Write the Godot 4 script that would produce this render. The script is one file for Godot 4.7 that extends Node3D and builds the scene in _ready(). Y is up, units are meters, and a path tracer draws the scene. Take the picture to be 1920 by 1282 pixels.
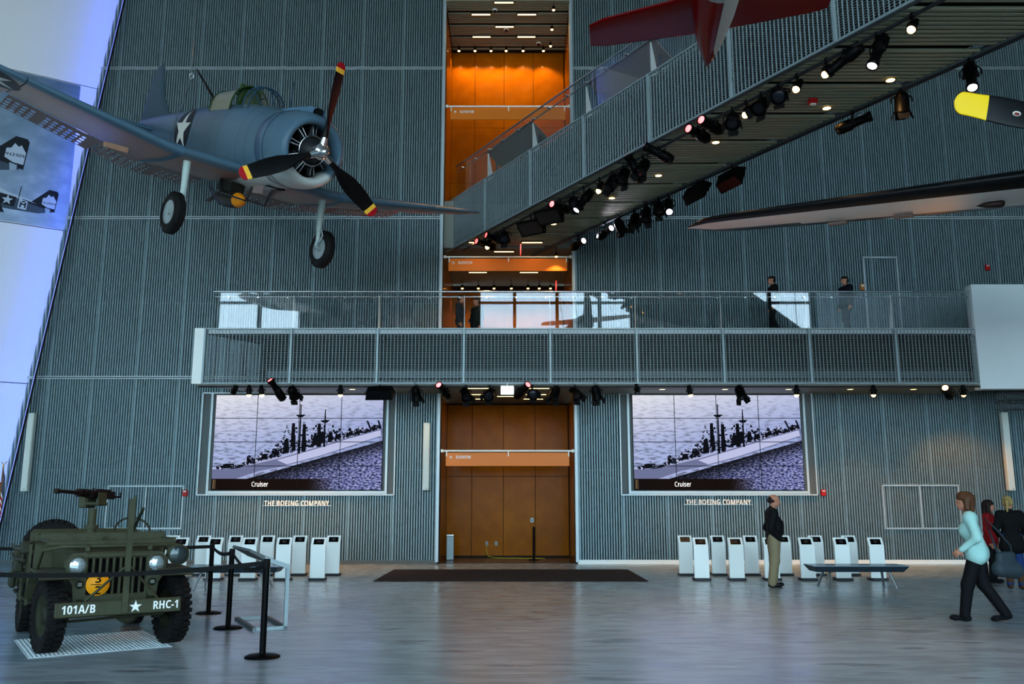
extends Node3D

# Hall of a museum: corrugated metal wall with a lobby recess, gallery, bridge, hung aircraft.
# Metres, y up. The camera stands at x = z = 0 and looks along -z.

const EYE := 1.55
const PITCH := 0.18278
const WALL_Z := -24.1
const O_BRIDGE := Vector3(-1.67, 8.75, -24.2)
const B_ALONG := Vector3(0.514, 0, 0.858)
const B_ACROSS := Vector3(0.858, 0, -0.514)
const ORD := ["first", "second", "third", "fourth", "fifth", "sixth", "seventh", "eighth", "ninth", "tenth", "eleventh", "twelfth", "thirteenth", "fourteenth", "fifteenth", "sixteenth", "seventeenth", "eighteenth", "nineteenth", "twentieth"]

var M := {}
var font: SystemFont
var font_bold: SystemFont
var taken := {}
var rng := RandomNumberGenerator.new()


func _ready() -> void:
	rng.seed = 7
	# ---- camera
	var cam := Camera3D.new()
	cam.name = "camera"
	cam.fov = 42.46
	cam.position = Vector3(0, EYE, 0)
	cam.rotation = Vector3(PITCH, 0, 0)
	cam.near = 0.05
	cam.far = 300.0
	add_child(cam)
	cam.current = true
	# ---- sky and exposure
	var sky_mat := ProceduralSkyMaterial.new()
	sky_mat.sky_top_color = Color(0.60, 0.77, 0.90)
	sky_mat.sky_horizon_color = Color(0.80, 0.92, 0.98)
	sky_mat.ground_horizon_color = Color(0.78, 0.85, 0.88)
	sky_mat.ground_bottom_color = Color(0.62, 0.67, 0.69)
	sky_mat.sky_curve = 0.25
	sky_mat.energy_multiplier = 1.0
	var sky := Sky.new()
	sky.sky_material = sky_mat
	var env := Environment.new()
	env.background_mode = Environment.BG_SKY
	env.sky = sky
	env.background_energy_multiplier = SKY_E
	env.tonemap_mode = Environment.TONE_MAPPER_LINEAR
	env.tonemap_exposure = EXPOSURE
	env.sdfgi_enabled = true
	env.ssao_enabled = true
	env.ssil_enabled = true
	var we := WorldEnvironment.new()
	we.name = "environment"
	we.environment = env
	add_child(we)
	font = SystemFont.new()
	font.font_names = PackedStringArray(["Droid Sans"])
	font_bold = SystemFont.new()
	font_bold.font_names = PackedStringArray(["Droid Sans"])
	font_bold.font_weight = 700
	make_materials()
	build_shell()
	build_back_wall()
	build_white_wall()
	build_lobby()
	build_gallery()
	build_bridge()
	build_wall_fittings()
	build_screens()
	build_dive_bomber()
	build_red_tail()
	build_right_plane()
	build_car()
	build_floor_things()
	build_stage_lights()
	build_people()


const SKY_E := 4.2
const EXPOSURE := 3.2


# ------------------------------------------------------------------ mesh builder
class MB:
	var st := SurfaceTool.new()
	var colored := false
	var col := Color.WHITE

	func _init(c := false) -> void:
		colored = c
		st.begin(Mesh.PRIMITIVE_TRIANGLES)
		st.set_smooth_group(-1)

	func v(p: Vector3) -> void:
		if colored:
			st.set_color(col)
		st.add_vertex(p)

	# corners run counter-clockwise seen from outside
	func tri(a: Vector3, b: Vector3, c: Vector3) -> void:
		v(a); v(c); v(b)

	func quad(a: Vector3, b: Vector3, c: Vector3, d: Vector3) -> void:
		v(a); v(c); v(b)
		v(a); v(d); v(c)

	func quad_uv(a: Vector3, b: Vector3, c: Vector3, d: Vector3, u0 := 0.0, v0 := 0.0, u1 := 1.0, v1 := 1.0) -> void:
		# a = lower left, b = lower right, c = upper right, d = upper left
		var p := [a, c, b, a, d, c]
		var u := [Vector2(u0, v1), Vector2(u1, v0), Vector2(u1, v1), Vector2(u0, v1), Vector2(u0, v0), Vector2(u1, v0)]
		for i in 6:
			st.set_uv(u[i])
			st.add_vertex(p[i])

	func box(c: Vector3, s: Vector3, xf := Transform3D.IDENTITY) -> void:
		var h := s * 0.5
		var p := []
		for i in 8:
			p.append(xf * (c + Vector3(h.x if i & 1 else -h.x, h.y if i & 2 else -h.y, h.z if i & 4 else -h.z)))
		st.set_smooth_group(-1)
		quad(p[4], p[5], p[7], p[6])
		quad(p[1], p[0], p[2], p[3])
		quad(p[5], p[1], p[3], p[7])
		quad(p[0], p[4], p[6], p[2])
		quad(p[6], p[7], p[3], p[2])
		quad(p[0], p[1], p[5], p[4])

	# box with chamfered edges
	func cbox(c: Vector3, s: Vector3, b: float, xf := Transform3D.IDENTITY) -> void:
		st.set_smooth_group(-1)
		var h := s * 0.5
		var k := h - Vector3(b, b, b)
		var f := {}
		for sx in [-1, 1]:
			for sy in [-1, 1]:
				for sz in [-1, 1]:
					var g := Vector3(sx, sy, sz)
					f[[sx, sy, sz, 0]] = xf * (c + Vector3(h.x, k.y, k.z) * g)
					f[[sx, sy, sz, 1]] = xf * (c + Vector3(k.x, h.y, k.z) * g)
					f[[sx, sy, sz, 2]] = xf * (c + Vector3(k.x, k.y, h.z) * g)
		var ctr := xf * c
		for s1 in [-1, 1]:
			oq(ctr, f[[s1, -1, -1, 0]], f[[s1, 1, -1, 0]], f[[s1, 1, 1, 0]], f[[s1, -1, 1, 0]])
			oq(ctr, f[[-1, s1, -1, 1]], f[[1, s1, -1, 1]], f[[1, s1, 1, 1]], f[[-1, s1, 1, 1]])
			oq(ctr, f[[-1, -1, s1, 2]], f[[1, -1, s1, 2]], f[[1, 1, s1, 2]], f[[-1, 1, s1, 2]])
			for s2 in [-1, 1]:
				oq(ctr, f[[s1, s2, -1, 0]], f[[s1, s2, 1, 0]], f[[s1, s2, 1, 1]], f[[s1, s2, -1, 1]])
				oq(ctr, f[[s1, -1, s2, 0]], f[[s1, 1, s2, 0]], f[[s1, 1, s2, 2]], f[[s1, -1, s2, 2]])
				oq(ctr, f[[-1, s1, s2, 1]], f[[1, s1, s2, 1]], f[[1, s1, s2, 2]], f[[-1, s1, s2, 2]])
				for s3 in [-1, 1]:
					var a: Vector3 = f[[s1, s2, s3, 0]]
					var d: Vector3 = f[[s1, s2, s3, 1]]
					var e: Vector3 = f[[s1, s2, s3, 2]]
					if (d - a).cross(e - a).dot(a - ctr) > 0:
						tri(a, d, e)
					else:
						tri(a, e, d)

	# quad turned so that it faces away from ctr
	func oq(ctr: Vector3, a: Vector3, b: Vector3, c: Vector3, d: Vector3) -> void:
		if (c - a).cross(d - b).dot((a + c) * 0.5 - ctr) > 0:
			quad(a, b, c, d)
		else:
			quad(d, c, b, a)

	func frame_of(axis: Vector3) -> Basis:
		var y := axis.normalized()
		var x := y.cross(Vector3(0, 0, 1) if absf(y.z) < 0.9 else Vector3(1, 0, 0)).normalized()
		return Basis(x, y, x.cross(y))

	func cyl(p0: Vector3, p1: Vector3, r0: float, r1 := -1.0, n := 12, caps := true) -> void:
		if r1 < 0:
			r1 = r0
		var b := frame_of(p1 - p0)
		st.set_smooth_group(1)
		for i in n:
			var a0 := TAU * i / n
			var a1 := TAU * (i + 1) / n
			var d0 := b.x * cos(a0) + b.z * sin(a0)
			var d1 := b.x * cos(a1) + b.z * sin(a1)
			quad(p0 + d1 * r0, p0 + d0 * r0, p1 + d0 * r1, p1 + d1 * r1)
		st.set_smooth_group(-1)
		if caps:
			for i in n:
				var a0 := TAU * i / n
				var a1 := TAU * (i + 1) / n
				var d0 := b.x * cos(a0) + b.z * sin(a0)
				var d1 := b.x * cos(a1) + b.z * sin(a1)
				if r1 > 0.0001:
					tri(p1, p1 + d1 * r1, p1 + d0 * r1)
				if r0 > 0.0001:
					tri(p0, p0 + d0 * r0, p0 + d1 * r0)

	# profile of (radius, height along axis); groups: smooth where angle is small
	func lathe(prof: Array, o: Vector3, axis: Vector3, n := 24, smooth := true) -> void:
		var b := frame_of(axis)
		st.set_smooth_group(2 if smooth else -1)
		for k in prof.size() - 1:
			var q0: Vector2 = prof[k]
			var q1: Vector2 = prof[k + 1]
			for i in n:
				var a0 := TAU * i / n
				var a1 := TAU * (i + 1) / n
				var d0 := b.x * cos(a0) + b.z * sin(a0)
				var d1 := b.x * cos(a1) + b.z * sin(a1)
				var p00 := o + d0 * q0.x + b.y * q0.y
				var p10 := o + d1 * q0.x + b.y * q0.y
				var p01 := o + d0 * q1.x + b.y * q1.y
				var p11 := o + d1 * q1.x + b.y * q1.y
				if q0.x < 0.0001:
					tri(p00, p01, p11)
				elif q1.x < 0.0001:
					tri(p10, p00, p01)
				else:
					quad(p10, p00, p01, p11)
		st.set_smooth_group(-1)

	func tube(pts: Array, r: float, n := 8, caps := true) -> void:
		var rings := []
		var prev := Vector3.ZERO
		for i in pts.size():
			var t: Vector3
			if i == 0:
				t = pts[1] - pts[0]
			elif i == pts.size() - 1:
				t = pts[i] - pts[i - 1]
			else:
				t = (pts[i + 1] - pts[i]).normalized() + (pts[i] - pts[i - 1]).normalized()
			t = t.normalized()
			if i == 0:
				prev = frame_of(t).x
			prev = (prev - t * prev.dot(t)).normalized()
			var w := t.cross(prev)
			var ring := []
			for k in n:
				var a := TAU * k / n
				ring.append(pts[i] + (prev * cos(a) + w * sin(a)) * r)
			rings.append(ring)
		loft(rings, caps)

	func loft(rings: Array, caps := true, smooth := 3, cols = null) -> void:
		var n: int = rings[0].size()
		var m: int = rings.size() / 2
		var c := Vector3.ZERO
		for p in rings[m - 1]:
			c += p
		for p in rings[m]:
			c += p
		c /= 2.0 * n
		# orientation by the signed area of one ring against the direction of the loft
		var nrm := Vector3.ZERO
		var r0: Array = rings[m - 1]
		var c0 := Vector3.ZERO
		for p in r0:
			c0 += p
		c0 /= n
		for i in n:
			nrm += (r0[i] - c0).cross(r0[(i + 1) % n] - c0)
		var c1 := Vector3.ZERO
		for p in rings[m]:
			c1 += p
		c1 /= n
		var flip := nrm.dot(c1 - c0) < 0
		st.set_smooth_group(smooth)
		for k in rings.size() - 1:
			for i in n:
				var j := (i + 1) % n
				if cols != null:
					cq(rings[k][i], rings[k][j], rings[k + 1][j], rings[k + 1][i], cols[k][i], cols[k][j], cols[k + 1][j], cols[k + 1][i], flip)
				elif flip:
					quad(rings[k][j], rings[k][i], rings[k + 1][i], rings[k + 1][j])
				else:
					quad(rings[k][i], rings[k][j], rings[k + 1][j], rings[k + 1][i])
		st.set_smooth_group(-1)
		if caps:
			for e in [0, rings.size() - 1]:
				var cc := Vector3.ZERO
				for p in rings[e]:
					cc += p
				cc /= n
				if cols != null:
					col = cols[e][0]
				for i in n:
					var j := (i + 1) % n
					if (e == 0) != flip:
						tri(cc, rings[e][j], rings[e][i])
					else:
						tri(cc, rings[e][i], rings[e][j])

	func cq(a: Vector3, b: Vector3, c: Vector3, d: Vector3, ca: Color, cb: Color, cc: Color, cd: Color, flip: bool) -> void:
		var p := [a, c, b, a, d, c]
		var q := [ca, cc, cb, ca, cd, cc]
		if flip:
			p = [a, b, c, a, c, d]
			q = [ca, cb, cc, ca, cc, cd]
		for i in 6:
			st.set_color(q[i])
			st.add_vertex(p[i])

	# polygon in the xy plane of xf, extruded from z = 0 to z = depth
	func extrude(poly: PackedVector2Array, depth: float, xf := Transform3D.IDENTITY) -> void:
		st.set_smooth_group(-1)
		var pl := poly
		if Geometry2D.is_polygon_clockwise(pl):
			pl = pl.duplicate()
			pl.reverse()
		var ix := Geometry2D.triangulate_polygon(pl)
		for t in range(0, ix.size(), 3):
			var a := pl[ix[t]]
			var b := pl[ix[t + 1]]
			var c := pl[ix[t + 2]]
			if (b - a).cross(c - a) < 0:
				var s := b
				b = c
				c = s
			tri(xf * Vector3(a.x, a.y, depth), xf * Vector3(b.x, b.y, depth), xf * Vector3(c.x, c.y, depth))
			tri(xf * Vector3(a.x, a.y, 0), xf * Vector3(c.x, c.y, 0), xf * Vector3(b.x, b.y, 0))
		for i in pl.size():
			var a := pl[i]
			var b := pl[(i + 1) % pl.size()]
			quad(xf * Vector3(a.x, a.y, 0), xf * Vector3(b.x, b.y, 0), xf * Vector3(b.x, b.y, depth), xf * Vector3(a.x, a.y, depth))

	func done() -> ArrayMesh:
		st.generate_normals()
		return st.commit()


# ------------------------------------------------------------------ objects
func numbered(called: String) -> String:
	if not taken.has(called):
		taken[called] = 0
		return called
	taken[called] += 1
	return "%s_%03d" % [called, taken[called]]


func obj(called: String, mb, m: Material, parent: Node = self) -> MeshInstance3D:
	var o := MeshInstance3D.new()
	o.name = numbered(called) if parent == self else called
	o.mesh = mb.done() if mb is MB else mb
	o.material_override = m
	parent.add_child(o, true)
	return o


func tag(o: Node, label: String, category := "", group := "", kind := "") -> void:
	if label: o.set_meta("label", label)
	if category: o.set_meta("category", category)
	if group: o.set_meta("group", group)
	if kind: o.set_meta("kind", kind)


func thing(called: String, label: String, category: String, at := Vector3.ZERO, turn := 0.0, group := "") -> Node3D:
	var o := Node3D.new()
	o.name = numbered(called)
	add_child(o)
	o.position = at
	o.rotation.y = turn
	tag(o, label, category, group)
	return o


func struct(called: String, mb, m: Material, parent: Node = self) -> MeshInstance3D:
	var o := obj(called, mb, m, parent)
	if parent == self:
		o.set_meta("kind", "structure")
	return o


func struct_node(called: String, at := Vector3.ZERO) -> Node3D:
	var o := Node3D.new()
	o.name = numbered(called)
	add_child(o)
	o.position = at
	o.set_meta("kind", "structure")
	return o


func copy(o: Node3D, label: String, at: Vector3, turn := 0.0) -> Node3D:
	var c: Node3D = o.duplicate()
	c.name = numbered(String(o.name))
	add_child(c)
	c.position = at
	c.rotation.y = turn
	c.set_meta("label", label)
	return c


func text(called: String, s: String, cap: float, depth: float, m: Material, parent: Node, xf: Transform3D, squeeze := 0.78, light := false) -> MeshInstance3D:
	var t := TextMesh.new()
	t.font = font if light else font_bold
	t.text = s
	t.font_size = 64
	t.pixel_size = cap / (64.0 * 0.714)
	t.depth = depth
	t.curve_step = 2.0
	t.horizontal_alignment = HORIZONTAL_ALIGNMENT_CENTER
	t.vertical_alignment = VERTICAL_ALIGNMENT_CENTER
	var o := MeshInstance3D.new()
	o.name = called
	o.mesh = t
	o.material_override = m
	o.transform = xf * Transform3D(Basis.IDENTITY.scaled(Vector3(squeeze, 1, 1)), Vector3.ZERO)
	parent.add_child(o, true)
	return o


func spot(parent: Node3D, at: Vector3, dir: Vector3, color: Color, energy: float, angle := 30.0, size := 0.04) -> void:
	var l := SpotLight3D.new()
	l.name = "lamp_light"
	l.light_color = color
	l.light_energy = energy
	l.spot_angle = angle
	l.spot_angle_attenuation = 0.6
	l.spot_range = 40.0
	l.spot_attenuation = 2.0
	l.light_size = size
	l.shadow_enabled = true
	parent.add_child(l, true)
	var up := Vector3.UP if absf(dir.normalized().y) < 0.95 else Vector3.RIGHT
	l.transform = Transform3D(Basis.looking_at(dir, up), at)


func smat(c: Color, rough := 0.6, metal := 0.0) -> StandardMaterial3D:
	var m := StandardMaterial3D.new()
	m.albedo_color = c
	m.roughness = rough
	m.metallic = metal
	m.metallic_specular = 0.3
	m.cull_mode = BaseMaterial3D.CULL_DISABLED
	return m


func glow(c: Color, e: float) -> StandardMaterial3D:
	var m := smat(Color(0.9, 0.9, 0.9), 0.4)
	m.emission_enabled = true
	m.emission = c
	m.emission_energy_multiplier = e
	return m


func noise_tex(freq: float, ramp: Array, w := 512, octaves := 4, sd := 3, normal := false) -> NoiseTexture2D:
	var n := FastNoiseLite.new()
	n.seed = sd
	n.frequency = freq
	n.fractal_octaves = octaves
	var t := NoiseTexture2D.new()
	t.width = w
	t.height = w
	t.seamless = true
	t.noise = n
	t.as_normal_map = normal
	if ramp:
		var g := Gradient.new()
		g.offsets = PackedFloat32Array(range(ramp.size()).map(func(i): return float(i) / (ramp.size() - 1)))
		g.colors = PackedColorArray(ramp)
		t.color_ramp = g
	return t


func triplanar(m: StandardMaterial3D, scale: float, world := true) -> StandardMaterial3D:
	m.uv1_triplanar = true
	m.uv1_world_triplanar = world
	m.uv1_scale = Vector3.ONE * scale
	return m


func vcol(rough := 0.5, metal := 0.0) -> StandardMaterial3D:
	var m := smat(Color.WHITE, rough, metal)
	m.vertex_color_use_as_albedo = true
	return m


func make_materials() -> void:
	M.metal = smat(Color(0.41, 0.485, 0.50), 0.42, 0.3)
	M.metal.albedo_texture = noise_tex(0.02, [Color(0.86, 0.88, 0.88), Color(1, 1, 1), Color(0.92, 0.95, 0.97)], 512, 4, 5)
	triplanar(M.metal, 0.35)
	M.dark_sheet = smat(Color(0.04, 0.06, 0.07), 0.8)
	M.trim = smat(Color(0.62, 0.67, 0.68), 0.4, 0.3)
	M.galv = smat(Color(0.54, 0.60, 0.61), 0.45, 0.25)
	M.galv_dark = smat(Color(0.30, 0.34, 0.35), 0.5, 0.3)
	M.frame_grey = smat(Color(0.30, 0.33, 0.33), 0.55, 0.1)
	M.white_wall = smat(Color(0.84, 0.85, 0.83), 0.75)
	M.seam = smat(Color(0.30, 0.34, 0.38), 0.7)
	M.white = smat(Color(0.86, 0.88, 0.86), 0.35)
	M.off_white = smat(Color(0.74, 0.77, 0.74), 0.45)
	M.paper = smat(Color(0.80, 0.83, 0.84), 0.5)
	M.black = smat(Color(0.018, 0.018, 0.02), 0.42)
	M.black.metallic_specular = 0.15
	M.black_matt = smat(Color(0.022, 0.022, 0.024), 0.8)
	M.steel = smat(Color(0.70, 0.72, 0.73), 0.22, 0.95)
	M.chrome = smat(Color(0.85, 0.86, 0.87), 0.12, 1.0)
	M.dark_steel = smat(Color(0.16, 0.17, 0.18), 0.45, 0.5)
	M.ceiling = smat(Color(0.60, 0.62, 0.62), 0.85)
	M.slat = smat(Color(0.50, 0.51, 0.43), 0.6)
	M.slat_dark = smat(Color(0.05, 0.05, 0.05), 0.8)
	M.soffit = smat(Color(0.45, 0.46, 0.43), 0.7)
	M.deck = smat(Color(0.25, 0.26, 0.27), 0.7)
	M.mullion = smat(Color(0.22, 0.24, 0.26), 0.5, 0.3)
	M.red = smat(Color(0.62, 0.05, 0.05), 0.4)
	M.orange_box = smat(Color(0.72, 0.42, 0.14), 0.5)
	# polished concrete
	M.floor = smat(Color(0.59, 0.65, 0.665), 0.27)
	M.floor.metallic_specular = 0.5
	M.floor.albedo_texture = noise_tex(0.012, [Color(0.56, 0.58, 0.60), Color(0.90, 0.92, 0.94), Color(0.76, 0.78, 0.80), Color(1, 1, 1)], 1024, 8, 11)
	M.floor.roughness_texture = noise_tex(0.02, [Color(0.7, 0.7, 0.7), Color(1, 1, 1), Color(0.85, 0.85, 0.85)], 512, 5, 12)
	M.floor.heightmap_enabled = false
	triplanar(M.floor, 0.12)
	M.floor.uv1_scale = Vector3(0.045, 0.1, 0.15)
	# stained wood panels of the lobby
	var wood := smat(Color(0.51, 0.295, 0.02), 0.15)
	wood.metallic_specular = 0.13
	wood.albedo_texture = noise_tex(0.008, [Color(0.90, 0.88, 0.86), Color(1, 1, 1)], 512, 3, 21)
	triplanar(wood, 0.4)
	M.wood = wood
	M.wood_joint = smat(Color(0.10, 0.035, 0.01), 0.7)
	M.sign_orange = smat(Color(0.80, 0.43, 0.10), 0.4)
	M.mat = smat(Color(0.13, 0.12, 0.12), 0.95)
	M.mat.albedo_texture = noise_tex(0.3, [Color(0.6, 0.6, 0.6), Color(1, 1, 1)], 256, 3, 9)
	triplanar(M.mat, 1.5)
	# glass
	var g := smat(Color(0.12, 0.16, 0.16, 0.05), 0.01)
	g.transparency = BaseMaterial3D.TRANSPARENCY_ALPHA
	g.metallic_specular = 0.5
	M.glass = g
	var gw := smat(Color(0.92, 0.96, 0.97, 0.06), 0.02)
	gw.transparency = BaseMaterial3D.TRANSPARENCY_ALPHA
	M.window_glass = gw
	# lamps
	M.warm = glow(Color(1.0, 0.72, 0.38), 4.0)
	M.warm_strip = glow(Color(1.0, 0.80, 0.50), 1.5)
	M.red_lamp = glow(Color(1.0, 0.14, 0.07), 1.0)
	M.white_lamp = glow(Color(0.95, 0.90, 1.0), 2.0)
	M.exit = glow(Color(0.85, 0.95, 0.95), 0.6)
	M.exit_text = glow(Color(0.9, 0.08, 0.08), 0.5)
	M.lens = smat(Color(0.10, 0.11, 0.13), 0.1, 0.2)
	# aircraft
	M.sbd = vcol(0.32)
	M.prop_black = smat(Color(0.010, 0.011, 0.018), 0.45)
	M.tip_red = smat(Color(0.62, 0.05, 0.10), 0.4)
	M.tip_yellow = smat(Color(0.92, 0.70, 0.22), 0.4)
	M.rubber = smat(Color(0.035, 0.035, 0.035), 0.75)
	M.plane_grey = smat(Color(0.62, 0.64, 0.62), 0.5)
	M.sea_blue = smat(Color(0.10, 0.22, 0.30), 0.45)
	M.under_grey = smat(Color(0.47, 0.40, 0.38), 0.6)
	M.interior_green = smat(Color(0.14, 0.23, 0.10), 0.6)
	M.star_white = smat(Color(0.78, 0.78, 0.74), 0.6)
	M.insignia = smat(Color(0.025, 0.03, 0.045), 0.55)
	M.bomb = smat(Color(0.10, 0.10, 0.07), 0.5)
	M.bomb_yellow = smat(Color(0.80, 0.48, 0.05), 0.5)
	# car
	M.olive = smat(Color(0.225, 0.232, 0.165), 0.6)
	M.olive.albedo_texture = noise_tex(0.02, [Color(0.82, 0.82, 0.80), Color(1, 1, 1), Color(0.92, 0.93, 0.9)], 256, 4, 31)
	triplanar(M.olive, 0.8, false)
	M.olive_dark = smat(Color(0.14, 0.15, 0.10), 0.65)
	M.gun = smat(Color(0.09, 0.055, 0.05), 0.4, 0.5)
	M.stencil = smat(Color(0.88, 0.88, 0.86), 0.6)
	M.yellow_disc = smat(Color(0.90, 0.58, 0.06), 0.5)
	M.skin = smat(Color(0.66, 0.45, 0.36), 0.55)
	M.skin.subsurf_scatter_enabled = true
	M.skin.subsurf_scatter_strength = 0.1


# ------------------------------------------------------------------ shell of the hall
func slab(called: String, lo: Vector3, hi: Vector3, m: Material) -> MeshInstance3D:
	var mb := MB.new()
	mb.box((lo + hi) * 0.5, hi - lo)
	return struct(called, mb, m)


func build_shell() -> void:
	slab("floor", Vector3(-24, -0.3, -27.1), Vector3(21.5, 0, 16), M.floor)
	slab("ceiling", Vector3(-24, 19, -27.1), Vector3(21.5, 19.3, 16), M.ceiling)
	slab("wall_right", Vector3(21, 0, -27.1), Vector3(21.5, 19, 16), M.metal)
	slab("wall_left", Vector3(-24, 0, -27.1), Vector3(-23.7, 19, 16), M.white_wall)
	# glazed wall behind the camera: low glazing all along, tall bays where the balustrade mirrors them
	var rear := struct_node("wall_rear")
	var mb := MB.new()
	mb.box(Vector3(-1.35, 0.2, 15.2), Vector3(44.7, 0.4, 0.5))
	mb.box(Vector3(-1.35, 18.6, 15.2), Vector3(44.7, 0.8, 0.5))
	obj("sill", mb, M.mullion, rear)
	var bays := [[-23.6, -20.5], [-14.6, -2.2], [8.2, 14.4]]
	for b in bays:
		mb = MB.new()
		mb.box(Vector3((b[0] + b[1]) * 0.5, 14.6, 15.2), Vector3(b[1] - b[0], 7.4, 0.35))
		obj("panel", mb, M.slat, rear)
	for i in 16:
		mb = MB.new()
		mb.box(Vector3(-23.5 + i * 2.96, 9.3, 15.2), Vector3(0.22, 18.0, 0.4))
		obj("mullion", mb, M.mullion, rear)
	for y in [3.4, 6.4, 9.4, 12.4, 15.4]:
		mb = MB.new()
		mb.box(Vector3(-1.35, y, 15.2), Vector3(44.5, 0.14, 0.3))
		obj("transom", mb, M.mullion, rear)
	mb = MB.new()
	mb.box(Vector3(-1.35, 9.3, 15.25), Vector3(44.6, 17.8, 0.02))
	struct("window_1", mb, M.window_glass)


# ------------------------------------------------------------------ corrugated wall
func ribbed(w: float, h: float, pitch := 0.07) -> ArrayMesh:
	# crests of bare sheet, valley floors in a near-black colour
	var a := MB.new()
	var b := MB.new()
	var n := int(round(w / pitch))
	for i in n:
		var x := i * pitch
		var d := 0.05
		var p := [Vector3(x, 0, 0), Vector3(x + 0.021, 0, 0), Vector3(x + 0.026, 0, d), Vector3(x + 0.064, 0, d), Vector3(x + 0.07, 0, 0)]
		if i == 0:
			# the lap of two sheets is one broad crest
			p = [Vector3(x, 0, 0), Vector3(x + 0.004, 0, 0), Vector3(x + 0.006, 0, d + 0.004), Vector3(x + 0.066, 0, d + 0.004), Vector3(x + 0.07, 0, 0)]
		var up := Vector3(0, h, 0)
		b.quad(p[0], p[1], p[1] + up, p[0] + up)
		for k in [1, 2, 3]:
			a.quad(p[k], p[k + 1], p[k + 1] + up, p[k] + up)
		a.quad(p[2] + up, p[3] + up, p[4] + up, p[1] + up)
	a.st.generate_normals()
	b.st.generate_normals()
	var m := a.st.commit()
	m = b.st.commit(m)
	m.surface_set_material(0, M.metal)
	m.surface_set_material(1, M.dark_sheet)
	return m


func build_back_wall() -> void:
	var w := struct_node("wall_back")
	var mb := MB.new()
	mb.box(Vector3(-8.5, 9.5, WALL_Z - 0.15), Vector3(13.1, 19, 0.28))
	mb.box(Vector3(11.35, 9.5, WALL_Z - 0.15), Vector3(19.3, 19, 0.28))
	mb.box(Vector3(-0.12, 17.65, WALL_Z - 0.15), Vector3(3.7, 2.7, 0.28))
	obj("backing", mb, M.dark_sheet, w)
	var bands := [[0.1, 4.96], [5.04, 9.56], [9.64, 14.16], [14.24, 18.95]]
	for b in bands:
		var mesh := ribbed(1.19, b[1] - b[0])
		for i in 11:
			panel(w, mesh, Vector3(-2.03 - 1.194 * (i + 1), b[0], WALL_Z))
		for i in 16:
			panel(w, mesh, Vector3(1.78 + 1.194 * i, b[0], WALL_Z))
	# double-lined girts at the storeys
	for y in [5.0, 9.6, 14.2]:
		for s in [[-15.1, -2.0], [1.76, 21.0]]:
			for k in [-1, 1]:
				mb = MB.new()
				mb.box(Vector3((s[0] + s[1]) * 0.5, y + k * 0.026, WALL_Z + 0.03), Vector3(s[1] - s[0], 0.028, 0.075))
				obj("girt", mb, M.trim, w)
	# thin sheet laps
	for y in [2.47, 7.1, 11.9]:
		for s in [[-15.1, -2.0], [1.76, 21.0]]:
			mb = MB.new()
			mb.box(Vector3((s[0] + s[1]) * 0.5, y, WALL_Z + 0.026), Vector3(s[1] - s[0], 0.008, 0.054))
			obj("lap", mb, M.metal, w)
	# jamb trims of the lobby opening
	for x in [-2.0, 1.74]:
		mb = MB.new()
		mb.cbox(Vector3(x, 9.5, WALL_Z + 0.02), Vector3(0.085, 18.9, 0.2), 0.006)
		obj("jamb", mb, M.trim, w)
	mb = MB.new()
	mb.box(Vector3(-8.5, 0.05, WALL_Z + 0.03), Vector3(13.0, 0.1, 0.08))
	struct("baseboard_left", mb, M.frame_grey)
	mb = MB.new()
	mb.box(Vector3(11.35, 0.055, WALL_Z + 0.035), Vector3(19.2, 0.11, 0.09))
	struct("baseboard_right", mb, M.white)


func panel(w: Node, mesh: Mesh, at: Vector3) -> void:
	var o := MeshInstance3D.new()
	o.name = "ribbed_panel"
	o.mesh = mesh
	o.position = at
	w.add_child(o, true)


# ------------------------------------------------------------------ leaning white wall at the left
const WA := Vector3(-13.94, 0, -24.1)
const WE := Vector3(0.13579, 1, 0)
const WD := Vector3(0.844, 0, -0.536)


func on_white(u: float, y: float, out := 0.0) -> Vector3:
	var n := WD.cross(WE).normalized()
	if n.z < 0:
		n = -n
	return WA + WE * y - WD * u + n * out


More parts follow.
